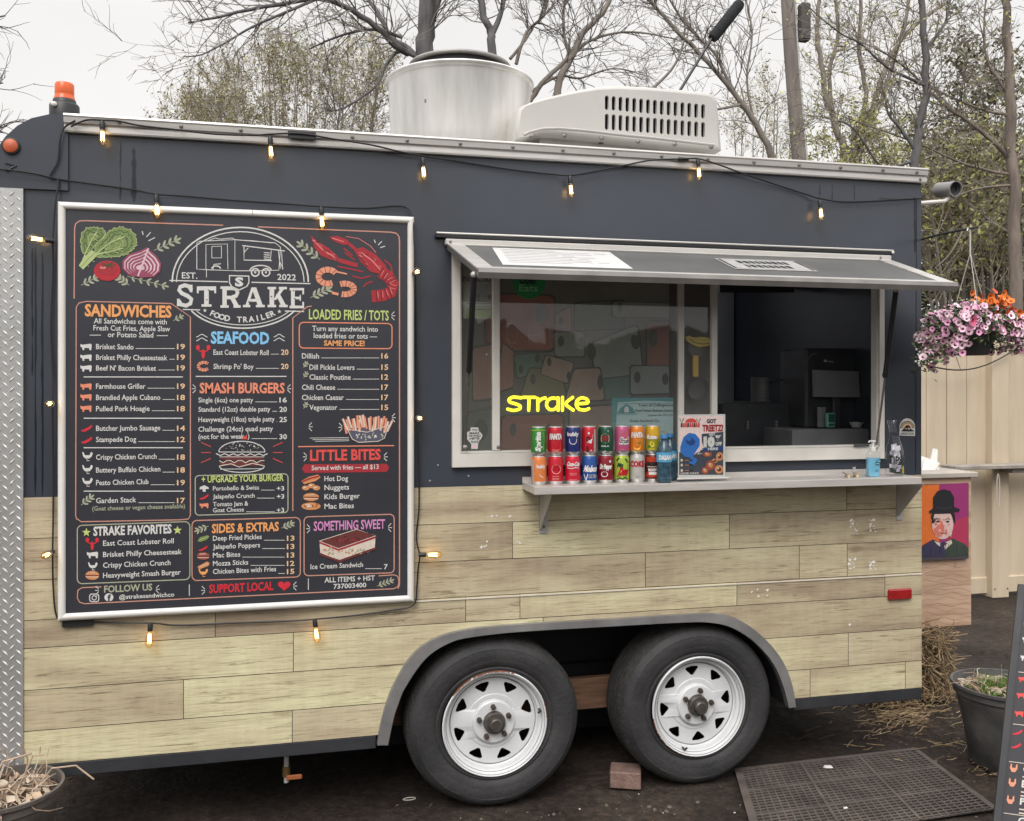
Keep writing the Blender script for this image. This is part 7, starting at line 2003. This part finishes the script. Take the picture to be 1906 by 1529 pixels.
def ic(py, kind, col, x=.044, s_=.00125):
    y = rowy(py)
    f = lambda pts: [(x + a * s_, y - b * s_) for a, b in pts]
    if kind == 'cow': Sb.poly(f([(-8, -5), (-11, -7), (-11, 0), (-8, 1), (-7, 8), (-4, 8), (-4, 3), (5, 3), (6, 8), (9, 8), (10, -5), (8, -7)]), col, 2)
    elif kind == 'chili': Sb.poly(f([(-12, 5), (-6, 4), (4, -2), (10, -8), (12, -3), (6, 4), (-3, 8), (-10, 8)]), col, 2)
    else:
        Sb.poly(f([(-8, -12), (-5, -11), (-4, -2), (4, -2), (5, -11), (8, -12), (9, 0), (4, 9), (-4, 9), (-9, 0)]), col, 2)
for py in (1165, 1192, 1226): ic(py, 'cow', WHT)
for py in (1266, 1296, 1330): ic(py, 'cow', COR)
for py in (1364, 1389): ic(py, 'chili', REDI)
for py in (1432, 1459, 1491): ic(py, 'hen', SHR)
for py in (1253, 1350, 1420, 1516): y = rowy(py); Sb.line([(.028, y), (.54, y)], .0022, CRM, 2)
def row(py, t, w=.26, c=.020):
    y = rowy(py); vs, fs = glyphs(t, .03); a_, b_ = min(v[0] for v in vs), max(v[0] for v in vs)
    m_.add([sbp(.072 + (x - a_) / (b_ - a_) * w, y + q_ / HCAP * c, .0055) for x, q_ in vs], fs, WHT)
for py, t, w in ((1170, "BRISKET SANDO", .25), (1196, "BRISKET PHILLY", .26), (1230, "BEEF N' BACON", .25), (1268, "FARMHOUSE GRILLER", .30), (1298, "BRANDIED APPLE CUBANO", .38), (1332, "PULLED PORK HOAGIE", .33), (1366, "BUTCHER JUMBO SAUSAGE", .38), (1404, "STAMPEDE DOG", .24), (1436, "CRISPY CHICKEN CRUNCH", .38), (1464, "BUTTERY BUFFALO CHICKEN", .42), (1496, "PESTO CHICKEN CLUB", .33), (1532, "GARDEN STACK", .24)):
    row(py, t, w)
    for k_ in range(2 if py not in (1404,) else 1): y = rowy(py + 9 + k_ * 7); Sb.line([(.072, y), (.072 + w * (.9 - .2 * k_), y)], .004, M_INKG if False else CRM, 2) if py > 1340 else None
m_.build('panel', sb, local=True)
m_ = MB(); bk = Vector((-n_.x, -n_.y, 0)).normalized() * .15
for x in (.12, wd_ - .12): m_.hexa([sbp(x, 0) + bk - Vector((0, 0, .0)), sbp(x + .03, 0) + bk, sbp(x + .03, 0) + bk * 1.05, sbp(x, 0) + bk * 1.05, sbp(x, hgt, -.013), sbp(x + .03, hgt, -.013), sbp(x + .03, hgt, -.035), sbp(x, hgt, -.035)], M_SBF)
m_.build('rear_legs', sb, local=True)
# ================================================================== trees and background
M_BARK = pm('dark_bark', (.115, .110, .112), rough=.9, var=.35, scale=14, stretch=(1, 1, .25), bump=.5, bscale=40)
M_BARKL = pm('grey_bark', (.22, .195, .17), rough=.9, var=.3, scale=12, stretch=(1, 1, .25), bump=.5, bscale=40)
M_TWIG = pm('twig', (.19, .17, .15), rough=.9, var=.3, scale=20)
M_TWIGL = pm('pale_twig', (.33, .285, .215), rough=.9, var=.3, scale=20)
M_BUD = [pm('bud_green', (.28, .27, .12), rough=.7, var=.3, scale=9), pm('bud_olive', (.20, .185, .095), rough=.7, var=.3, scale=9), pm('bud_yellow', (.40, .37, .14), rough=.7, var=.2, scale=9)]
M_BUDY = [pm('fresh_leaf', (.36, .38, .11), rough=.7, var=.3, scale=9), pm('fresh_leaf_pale', (.44, .43, .17), rough=.7, var=.2, scale=9), M_BUD[0]]
M_EVG = [pm('evergreen', (.12, .13, .085), rough=.8, var=.3, scale=6), pm('evergreen_pale', (.14, .12, .082), rough=.8, var=.3, scale=6), pm('evergreen_grey', (.26, .25, .18), rough=.8, var=.3, scale=6)]
class Tree:
    def __init__(s, name, label, seed, bark, twig, depth_y, leaves=0.0, leaf=.03, lm=None):
        s.r = random.Random(seed); s.T, s.C = MB(), MB(); s.bark, s.twig, s.y = bark, twig, depth_y
        s.name, s.label, s.lv, s.leaf, s.lm = name, label, leaves, leaf, lm or M_BUD
        s.n = 0
    def path(s, pts, r0, r1, y0=None, y1=None, mat=None):
        """a limb through photo pixels at the tree's distance; returns its points and radii"""
        n = len(pts); ys = [s.y if y0 is None else y0 + (y1 - y0) * i / (n - 1) for i in range(n)]
        q = [P(p[0], p[1], y) for p, y in zip(pts, ys)]
        o = []
        for i in range(n - 1):
            a, b, c, d = q[max(i - 1, 0)], q[i], q[i + 1], q[min(i + 2, n - 1)]
            for k in range(4):
                t = k / 4; o.append(.5 * ((2 * b) + (c - a) * t + (2 * a - 5 * b + 4 * c - d) * t * t + (3 * b - a - 3 * c + d) * t ** 3))
        o.append(q[-1]); m = len(o)
        o = [p + Vector((s.r.uniform(-1, 1), s.r.uniform(-1, 1), 0)) * r0 * .25 for p in o]
        rs_ = [r0 + (r1 - r0) * i / (m - 1) for i in range(m)]
        s.T.tube(o, rs_, mat or s.bark, 8 if r0 > .03 else 6, False)
        if r1 > .011 and pts[-1][1] < 0:               # limbs that leave the picture go on and divide
            d = (o[-1] - o[-3]).normalized()
            for _ in range(3): s.grow(o[-1] - d * .03, s.dev(d, s.r.uniform(.15, .5), .25), s.r.uniform(1.2, 2.2), r1 * .8, 2)
        return o, rs_
    def twigs(s, limb, n, L, depth=2, t0=.1, up=.25, spread=1.0, r=None):
        o, rs_ = limb
        for _ in range(n):
            t = s.r.uniform(t0, 1); i = min(len(o) - 2, int(t * (len(o) - 1))); p = o[i].lerp(o[i + 1], s.r.random())
            d = (o[i + 1] - o[i]).normalized()
            s.grow(p, s.dev(d, s.r.uniform(.5, 1.2) * spread, up), L * s.r.uniform(.5, 1.2), min(rs_[i] * .5, r or .0085), depth)
    def dev(s, d, a, up):
        q = d.orthogonal().normalized(); q.rotate(Matrix.Rotation(s.r.uniform(0, 2 * pi), 3, d))
        v = d * cos(a) + q * sin(a); v.z += up; return v.normalized()
    def grow(s, p, d, L, r, depth):
        n = 5; pts = [p]; v = d
        for i in range(n):
            v = (v + Vector((s.r.gauss(0, .17), s.r.gauss(0, .17), s.r.gauss(.02, .15)))).normalized(); pts.append(pts[-1] + v * L / n)
        r = max(r, .0026); e = max(r * .35, .0016)
        s.C.tube(pts, [r + (e - r) * i / n for i in range(n + 1)], s.twig, 4 if r > .01 else 3, False); s.n += 1
        if depth > 0:
            for _ in range(s.r.randint(2, 4)):
                i = s.r.randint(1, n - 1); q = pts[i].lerp(pts[i + 1], s.r.random()); s.grow(q, s.dev((pts[i + 1] - pts[i]).normalized(), s.r.uniform(.45, .95), .08), L * s.r.uniform(.38, .65), r * .6, depth - 1)
        if s.lv and depth <= 1:
            for i in range(1, n + 1):
                k = s.lv
                while k > 0:
                    if s.r.random() < k: s.leafat(pts[i] + Vector((s.r.gauss(0, s.leaf), s.r.gauss(0, s.leaf), s.r.gauss(0, s.leaf))), s.r.choice(s.lm))
                    k -= 1
    def leafat(s, p, m):
        q = s.leaf * s.r.uniform(.5, 1.2); u = Vector((s.r.uniform(-1, 1), s.r.uniform(-1, 1), s.r.uniform(-1, .6))).normalized(); w = u.orthogonal().normalized(); w.rotate(Matrix.Rotation(s.r.uniform(0, 6), 3, u))
        s.C.add([p - u * q, p + w * q * .45, p + u * q, p - w * q * .45], [(0, 1, 2, 3)], m)
    def done(s, base_px, group='bare trees behind the trailer', cat='tree', root_at=None):
        b = P(base_px, 900, s.y) if root_at is None else root_at; t = thing(s.name, s.label, cat, (b.x, b.y, 0), 0, group)
        if s.T.v: s.T.build('trunk', t, smooth=60)
        if s.C.v: s.C.build('crown', t)
        return t
def gz(px, y):      # pixel row where the ground meets this distance
    q = P(px, 900, y); zc = q.x * SN + (DC + y) * CS; return HOR + CAMZ * FPX / zc

# big dark tree behind the fan
t = Tree('bare_tree', 'bare dark tree with arching limbs rising behind the round roof fan', 1, M_BARK, M_TWIG, 6.0)
l0 = t.path([(775, gz(775, 6) + 4), (785, 500), (792, 200), (793, 95), (797, 30), (800, -120)], .12, .082)
l1 = t.path([(762, 100), (735, 85), (700, 50), (640, 12), (590, -2), (520, 8), (455, 20), (400, 34), (352, 42)], .040, .008, 6, 5.2)
l2 = t.path([(784, 120), (762, 92), (730, 72), (712, 40), (690, 6), (660, -30)], .034, .018, 6, 6.5)
l3 = t.path([(780, 110), (745, 95), (720, 120), (700, 160), (660, 190), (630, 205), (610, 207)], .024, .006, 6, 5.6)
l4 = t.path([(590, -2), (540, 20), (470, 50), (420, 80), (375, 102), (340, 106)], .016, .004, 5.6, 5.2)
l5 = t.path([(748, 70), (700, 55), (650, 62), (600, 80), (575, 92)], .02, .006, 6, 5.8)
l6 = t.path([(800, 40), (812, 10), (824, -40)], .06, .04)
for l, n, L in ((l1, 34, .85), (l4, 20, .55), (l2, 16, .7), (l3, 16, .45), (l5, 16, .5), (l6, 8, .9)): t.twigs(l, n, L, 2, .15, .12)
t.twigs(l0, 10, .9, 2, .6, .2); t.done(775)
# branching trees to the right of the fan
t = Tree('bare_tree', 'bare forked tree with slender dark limbs between the roof fan and the white roof unit', 2, M_BARK, M_TWIG, 5.5)
a0 = t.path([(912, gz(912, 5.5) + 4), (914, 300), (915, 110), (914, 60), (900, 30), (890, -30)], .058, .03)
a1 = t.path([(915, 70), (930, 30), (942, -20)], .032, .02)
for l, n, L in ((a0, 10, .7), (a1, 12, .6)): t.twigs(l, n, L, 2, .55, .1)
t.done(912)
t = Tree('bare_tree', 'bare spreading tree with pale crossing limbs above the white roof unit', 3, M_BARKL, M_TWIG, 6.8)
b0 = t.path([(1030, gz(1030, 6.8) + 4), (1036, 320), (1038, 165), (1062, 110), (1085, 62), (1120, 25), (1150, -30)], .055, .026)
b1 = t.path([(985, 190), (1010, 155), (1048, 118), (1078, 88), (1120, 68), (1180, 60), (1260, 74)], .034, .008)
b2 = t.path([(990, 170), (1040, 142), (1080, 146), (1140, 128), (1200, 140)], .02, .005)
b3 = t.path([(960, 120), (980, 60), (1010, 30), (1024, -30)], .022, .014); b4 = t.path([(950, 110), (985, 64), (1000, 42), (1040, 60)], .022, .006)
b5 = t.path([(1062, 110), (1050, 60), (1052, 0), (1070, -40)], .02, .012)
for l, n, L in ((b0, 14, .9), (b1, 26, .75), (b2, 20, .6), (b3, 16, .7), (b4, 8, .5), (b5, 14, .7)): t.twigs(l, n, L, 2, .3, .1)
t.done(1030)
t = Tree('bare_tree', 'bare leaning tree whose thin trunk slants up behind the end of the white roof unit', 4, M_BARKL, M_TWIG, 5.0)
c0 = t.path([(1460, gz(1460, 5) + 4), (1450, 420), (1434, 290), (1405, 230), (1378, 190), (1330, 130), (1272, 70), (1225, 20), (1180, -30)], .042, .014)
c1 = t.path([(1378, 190), (1350, 140), (1330, 100), (1290, 60), (1255, 15), (1235, -30)], .018, .009)
c2 = t.path([(1378, 195), (1330, 205), (1290, 210), (1250, 170), (1200, 166)], .014, .005); c3 = t.path([(1210, 168), (1250, 130), (1272, 78), (1275, 20)], .018, .008); c4 = t.path([(1405, 230), (1390, 150), (1400, 60), (1380, -30)], .013, .008)
for l, n, L in ((c0, 22, .8), (c1, 20, .7), (c2, 10, .45), (c3, 12, .5), (c4, 16, .7)): t.twigs(l, n, L, 2, .25, .1)
t.done(1460)
# utility pole
yP = 8.0
po = thing('utility_pole', 'tall grey weathered utility pole with a dark box rising behind the trailer', 'utility pole', (P(1506, 900, yP).x, yP, 0))
mb = MB(); pp = [P(x, y, yP) for x, y in ((1512, gz(1512, yP) + 3), (1500, 420), (1484, 240), (1472, 90), (1462, -80))]
mb.tube(pp, [.125, .115, .108, .10, .095], pm('weathered_pole_wood', (.20, .175, .155), rough=.9, var=.3, scale=10, stretch=(1, 1, .12), bump=.4), 14)
mb.tube([p + Vector((.055, -.085, 0)) for p in pp], .018, M_ALUD, 6); mb.build('pole', po, smooth=60)
mb = MB(); q = P(1492, 62, yP); mb.bbox((q.x - .11, q.y - .20, q.z - .17), (q.x + .035, q.y - .06, q.z + .36), pm('dark_box', (.07, .065, .062), rough=.7), .02); mb.build('junction_box', po)
# grove on the right
t = Tree('bare_tree', 'bare clump tree with several crooked grey stems right of the utility pole', 5, M_BARKL, M_TWIGL, 9.5, .20, .034, M_BUDY)
stems = [[(1580, gz(1580, 9.5) + 3), (1570, 330), (1560, 250), (1540, 190), (1530, 120), (1520, 40), (1534, -40)], [(1590, gz(1590, 9.5) + 3), (1588, 300), (1596, 250), (1622, 210), (1640, 150), (1660, 100), (1700, 50), (1762, 5)], [(1600, 300), (1604, 230), (1612, 170), (1600, 100), (1602, 20), (1598, -40)], [(1585, 290), (1555, 240), (1548, 200), (1544, 130), (1560, 60), (1548, -40)], [(1612, 240), (1640, 190), (1655, 140), (1662, 120), (1680, 60), (1700, -40)]]
for i, p in enumerate(stems): t.twigs(t.path(p, .068 if i < 2 else .045, .026), 16, .9, 2, .3, .1)
t.done(1585)
t = Tree('bare_tree', 'bare dark tree standing close behind the rear end of the trailer roof', 6, M_BARK, M_TWIG, 4.2, .10, .022, M_BUDY)
d0 = t.path([(1702, gz(1702, 4.2) + 4), (1700, 420), (1703, 300), (1712, 230), (1724, 170), (1722, 90), (1716, 30), (1712, -60)], .050, .028)
d1 = t.path([(1703, 280), (1676, 240), (1655, 215), (1648, 190)], .02, .008); d2 = t.path([(1700, 300), (1640, 310), (1590, 240), (1540, 220), (1500, 215)], .016, .005); d3 = t.path([(1724, 160), (1690, 145), (1650, 125), (1600, 80), (1560, 60), (1500, 10)], .018, .006); d4 = t.path([(1724, 90), (1760, 40), (1770, -20)], .016, .008)
for l, n, L in ((d0, 18, .6), (d1, 12, .4), (d2, 18, .5), (d3, 20, .55), (d4, 12, .5)): t.twigs(l, n, L, 2, .3, .1)
t.done(1702)
t = Tree('bare_tree', 'bare brown tree with long low limbs beyond the beige fence', 7, pm('brown_bark', (.19, .155, .13), rough=.9, var=.35, scale=14, stretch=(1, 1, .2), bump=.6, bscale=40), M_TWIG, 4.6, .09, .022, M_BUDY)
e0 = t.path([(1898, gz(1898, 4.6) + 4), (1893, 560), (1888, 420), (1884, 310), (1880, 200), (1878, 110), (1872, 40), (1866, -60)], .074, .034)
e1 = t.path([(1882, 300), (1850, 265), (1800, 225), (1765, 200), (1730, 170), (1690, 130), (1640, 95), (1580, 70)], .026, .006); e2 = t.path([(1880, 215), (1830, 205), (1780, 185), (1735, 165), (1680, 150)], .016, .005); e3 = t.path([(1884, 325), (1840, 318), (1780, 300), (1720, 272), (1660, 250), (1590, 225), (1520, 196)], .016, .004); e4 = t.path([(1884, 345), (1820, 352), (1760, 372), (1716, 380)], .014, .005); e5 = t.path([(1884, 300), (1930, 270), (1980, 200)], .026, .010); e6 = t.path([(1880, 180), (1858, 150), (1836, 110), (1832, 40), (1840, -40)], .015, .008); e7 = t.path([(1798, 420), (1770, 470), (1740, 500)], .012, .004)
for l, n, L in ((e0, 18, .6), (e1, 26, .6), (e2, 16, .5), (e3, 22, .5), (e4, 14, .4), (e5, 10, .6), (e6, 16, .6)): t.twigs(l, n, L, 2, .2, .08)
t.done(1898)
# budding bushes
def bush(name, label, seed, y, xr, tops, nst, leaves, leaf, lm, twig, L, depth=2, nt=20, group='budding bushes behind the trailer', cat='bush'):
    t = Tree(name, label, seed, M_BARKL, twig, y, leaves, leaf, lm)
    x0, x1 = xr
    for i in range(nst):
        u = (i + t.r.random()) / nst; px = x0 + (x1 - x0) * u
        k = u * (len(tops) - 1); j = min(len(tops) - 2, int(k)); top = tops[j] + (tops[j + 1] - tops[j]) * (k - j) + t.r.uniform(0, 26)
        bx_ = (x0 + x1) / 2 + (px - (x0 + x1) / 2) * .55 + t.r.uniform(-20, 20); yy = y + t.r.uniform(-.8, .8)
        bz = gz(bx_, yy) + 2; ln = t.r.uniform(-22, 22)
        l = t.path([(bx_, bz), (bx_ + (px - bx_) * .35, bz + (top - bz) * .5), (bx_ + (px - bx_) * .7 + ln * .6, bz + (top - bz) * .78), (px + ln, top)], .03, .005, yy, yy)
        t.twigs(l, int(nt * (1 if depth > 1 else 1.3)), L, depth, .55, .42, 1.0, .006)
    return t.done((x0 + x1) / 2, group, cat)
bush('budding_bush', 'wide budding olive bush low behind the front half of the roof', 11, 12, (330, 735), (215, 190, 160, 120, 95, 110, 120, 92, 100, 120), 28, .28, .028, M_BUD, M_TWIGL, .62, 2, 30)
bush('budding_bush', 'small grey budding bush at the low outer end of the wide one', 12, 14, (318, 470), (232, 205, 150, 150, 190), 9, .3, .03, M_BUD[:2], M_TWIGL, .5, 2, 22)
bush('budding_bush', 'yellow green young growth between the utility pole and the rear of the roof', 13, 8.8, (1490, 1700), (290, 262, 240, 205, 235, 270), 9, .9, .034, M_BUDY, M_TWIGL, .5, 2, 18)
bush('budding_bush', 'pale feathery growth behind the white roof unit end', 15, 12, (1340, 1480), (225, 190, 160, 200), 7, .25, .03, M_BUD, M_TWIGL, .6, 2, 18)
t = bush('evergreen_tree', 'loose grey green evergreen rising beyond the fence', 16, 9, (1735, 1880), (330, 190, 110, 120, 170, 200), 8, .8, .05, M_EVG, M_TWIGL, .8, 2, 13, 'evergreens beyond the fence', 'tree')
bush('thicket', 'dense brown and olive thicket just over the top of the fence', 17, 6.2, (1690, 1980), (400, 330, 350, 320, 340, 330, 350), 18, .7, .04, [M_EVG[0], M_EVG[1], M_BUDY[0], M_BUD[1], M_BUDY[1]], M_TWIGL, .95, 2, 15, 'thickets beyond the fence', 'thicket')
bush('thicket', 'dark leafy thicket at the back behind the brown tree', 18, 8.0, (1715, 2100), (400, 360, 380, 350, 360), 14, 1.6, .055, [M_EVG[0], M_EVG[1], M_BUD[1]], M_TWIG, 1.1, 2, 15, 'thickets beyond the fence', 'thicket')
# tips of a tree out of frame at the nose
t = Tree('bare_tree', 'bare tree whose twig tips only just show beyond the trailer nose', 21, M_BARK, M_TWIG, 6.0)
f0 = t.path([(-190, gz(-190, 6) + 4), (-180, 400), (-160, 200), (-120, 60)], .09, .04); f1 = t.path([(-170, 260), (-110, 200), (-40, 165), (5, 155)], .03, .006); f2 = t.path([(-170, 320), (-90, 280), (-30, 250), (6, 246)], .03, .006); f3 = t.path([(-140, 130), (-80, 80), (-30, 40), (8, 30)], .03, .006)
for l in (f1, f2, f3): t.twigs(l, 10, .42, 1, .3, .1)
t.done(-190)
# far hedge closing the view under the trees
bush('thicket', 'low distant thicket glimpsed at ground level under the fence trees', 19, 16, (1500, 2300), (560, 540, 520, 540, 560), 16, 3.0, .1, [M_EVG[0], M_BUD[1]], M_TWIG, 1.2, 1, 15, 'thickets beyond the fence', 'thicket')
# brush on a pole and thin wire
mb = MB(); yb = 1.6
br_ = thing('pole_brush', 'black cylindrical brush head on a thin leaning pole behind the white roof unit', 'brush', tuple(P(1225, 262, yb)))
mb.tube([P(1205, 268, yb), P(1331, 62, yb)], .009, M_BLKP, 8); mb.build('pole', br_)
mb = MB(); a, b = P(1326, 72, yb), P(1378, 6, yb)
mb.tube([a, a.lerp(b, .06), a.lerp(b, .94), b], [.030, .036, .036, .030], pm('black_foam', (.014, .016, .019), rough=.9, var=.3, scale=40, bump=.4), 16); mb.build('brush_head', br_, smooth=50)
mb = MB(); mb.tube([P(585, -20, 5.5), P(600, 60, 5.5), P(615, 150, 5.5), P(640, 300, 5.5)], .0045, M_CABLE, 5)
tag(mb.build('overhead_wire'), 'thin wire dropping down the pale sky in front of the budding bush', 'wire')

# woods closing the horizon far beyond the lot
rl = random.Random(47); mb = MB(); M_WOODS = [pm('far_woods', (.13, .125, .10), rough=.9, var=.4, scale=.3), pm('far_woods_pale', (.20, .19, .14), rough=.9, var=.3, scale=.3)]
for i in range(5200):
    x = rl.uniform(-110, 130); top = 4.2 + 1.2 * noise.noise(Vector((x * .08, 9, 0))) + .6 * noise.noise(Vector((x * .4, 2, 0)))
    p = Vector((x, 58 + rl.uniform(-2, 2) - abs(x) * .12, rl.random() ** .7 * top)); q = rl.uniform(.4, 1.1); u = Vector((rl.uniform(-1, 1), rl.uniform(-.3, .3), rl.uniform(-1, 1))).normalized(); w = u.cross(Vector((0, 1, 0))).normalized()
    mb.add([p - u * q, p + w * q * .6, p + u * q, p - w * q * .6], [(0, 1, 2, 3)], M_WOODS[i % 2])
o = mb.build('far_woods'); tag(o, 'far off brown woods closing the horizon', 'trees', kind='stuff')
# unseen trees added behind the viewer to darken low reflections in paint and panes
rl = random.Random(31); mb = MB(); M_FARG = pm('added_foliage', (.11, .12, .09), rough=.9, var=.4, scale=.6)
for i in range(6500):
    x = rl.uniform(-26, 30); top = 2.7 + .5 * noise.noise(Vector((x * .25, 0, 0))) + .3 * noise.noise(Vector((x, 4, 0)))
    p = Vector((x, -15 + rl.uniform(-1.5, 1.5), rl.random() ** .8 * top)); q = rl.uniform(.25, .6); u = Vector((rl.uniform(-1, 1), rl.uniform(-.3, .3), rl.uniform(-1, 1))).normalized(); w = u.cross(Vector((0, 1, 0))).normalized()
    mb.add([p - u * q, p + w * q * .8, p + u * q, p - w * q * .8], [(0, 1, 2, 3)], M_FARG)
o = mb.build('added_treeline'); tag(o, 'added line of dark trees behind the viewer, there to darken reflections', 'trees', kind='stuff')
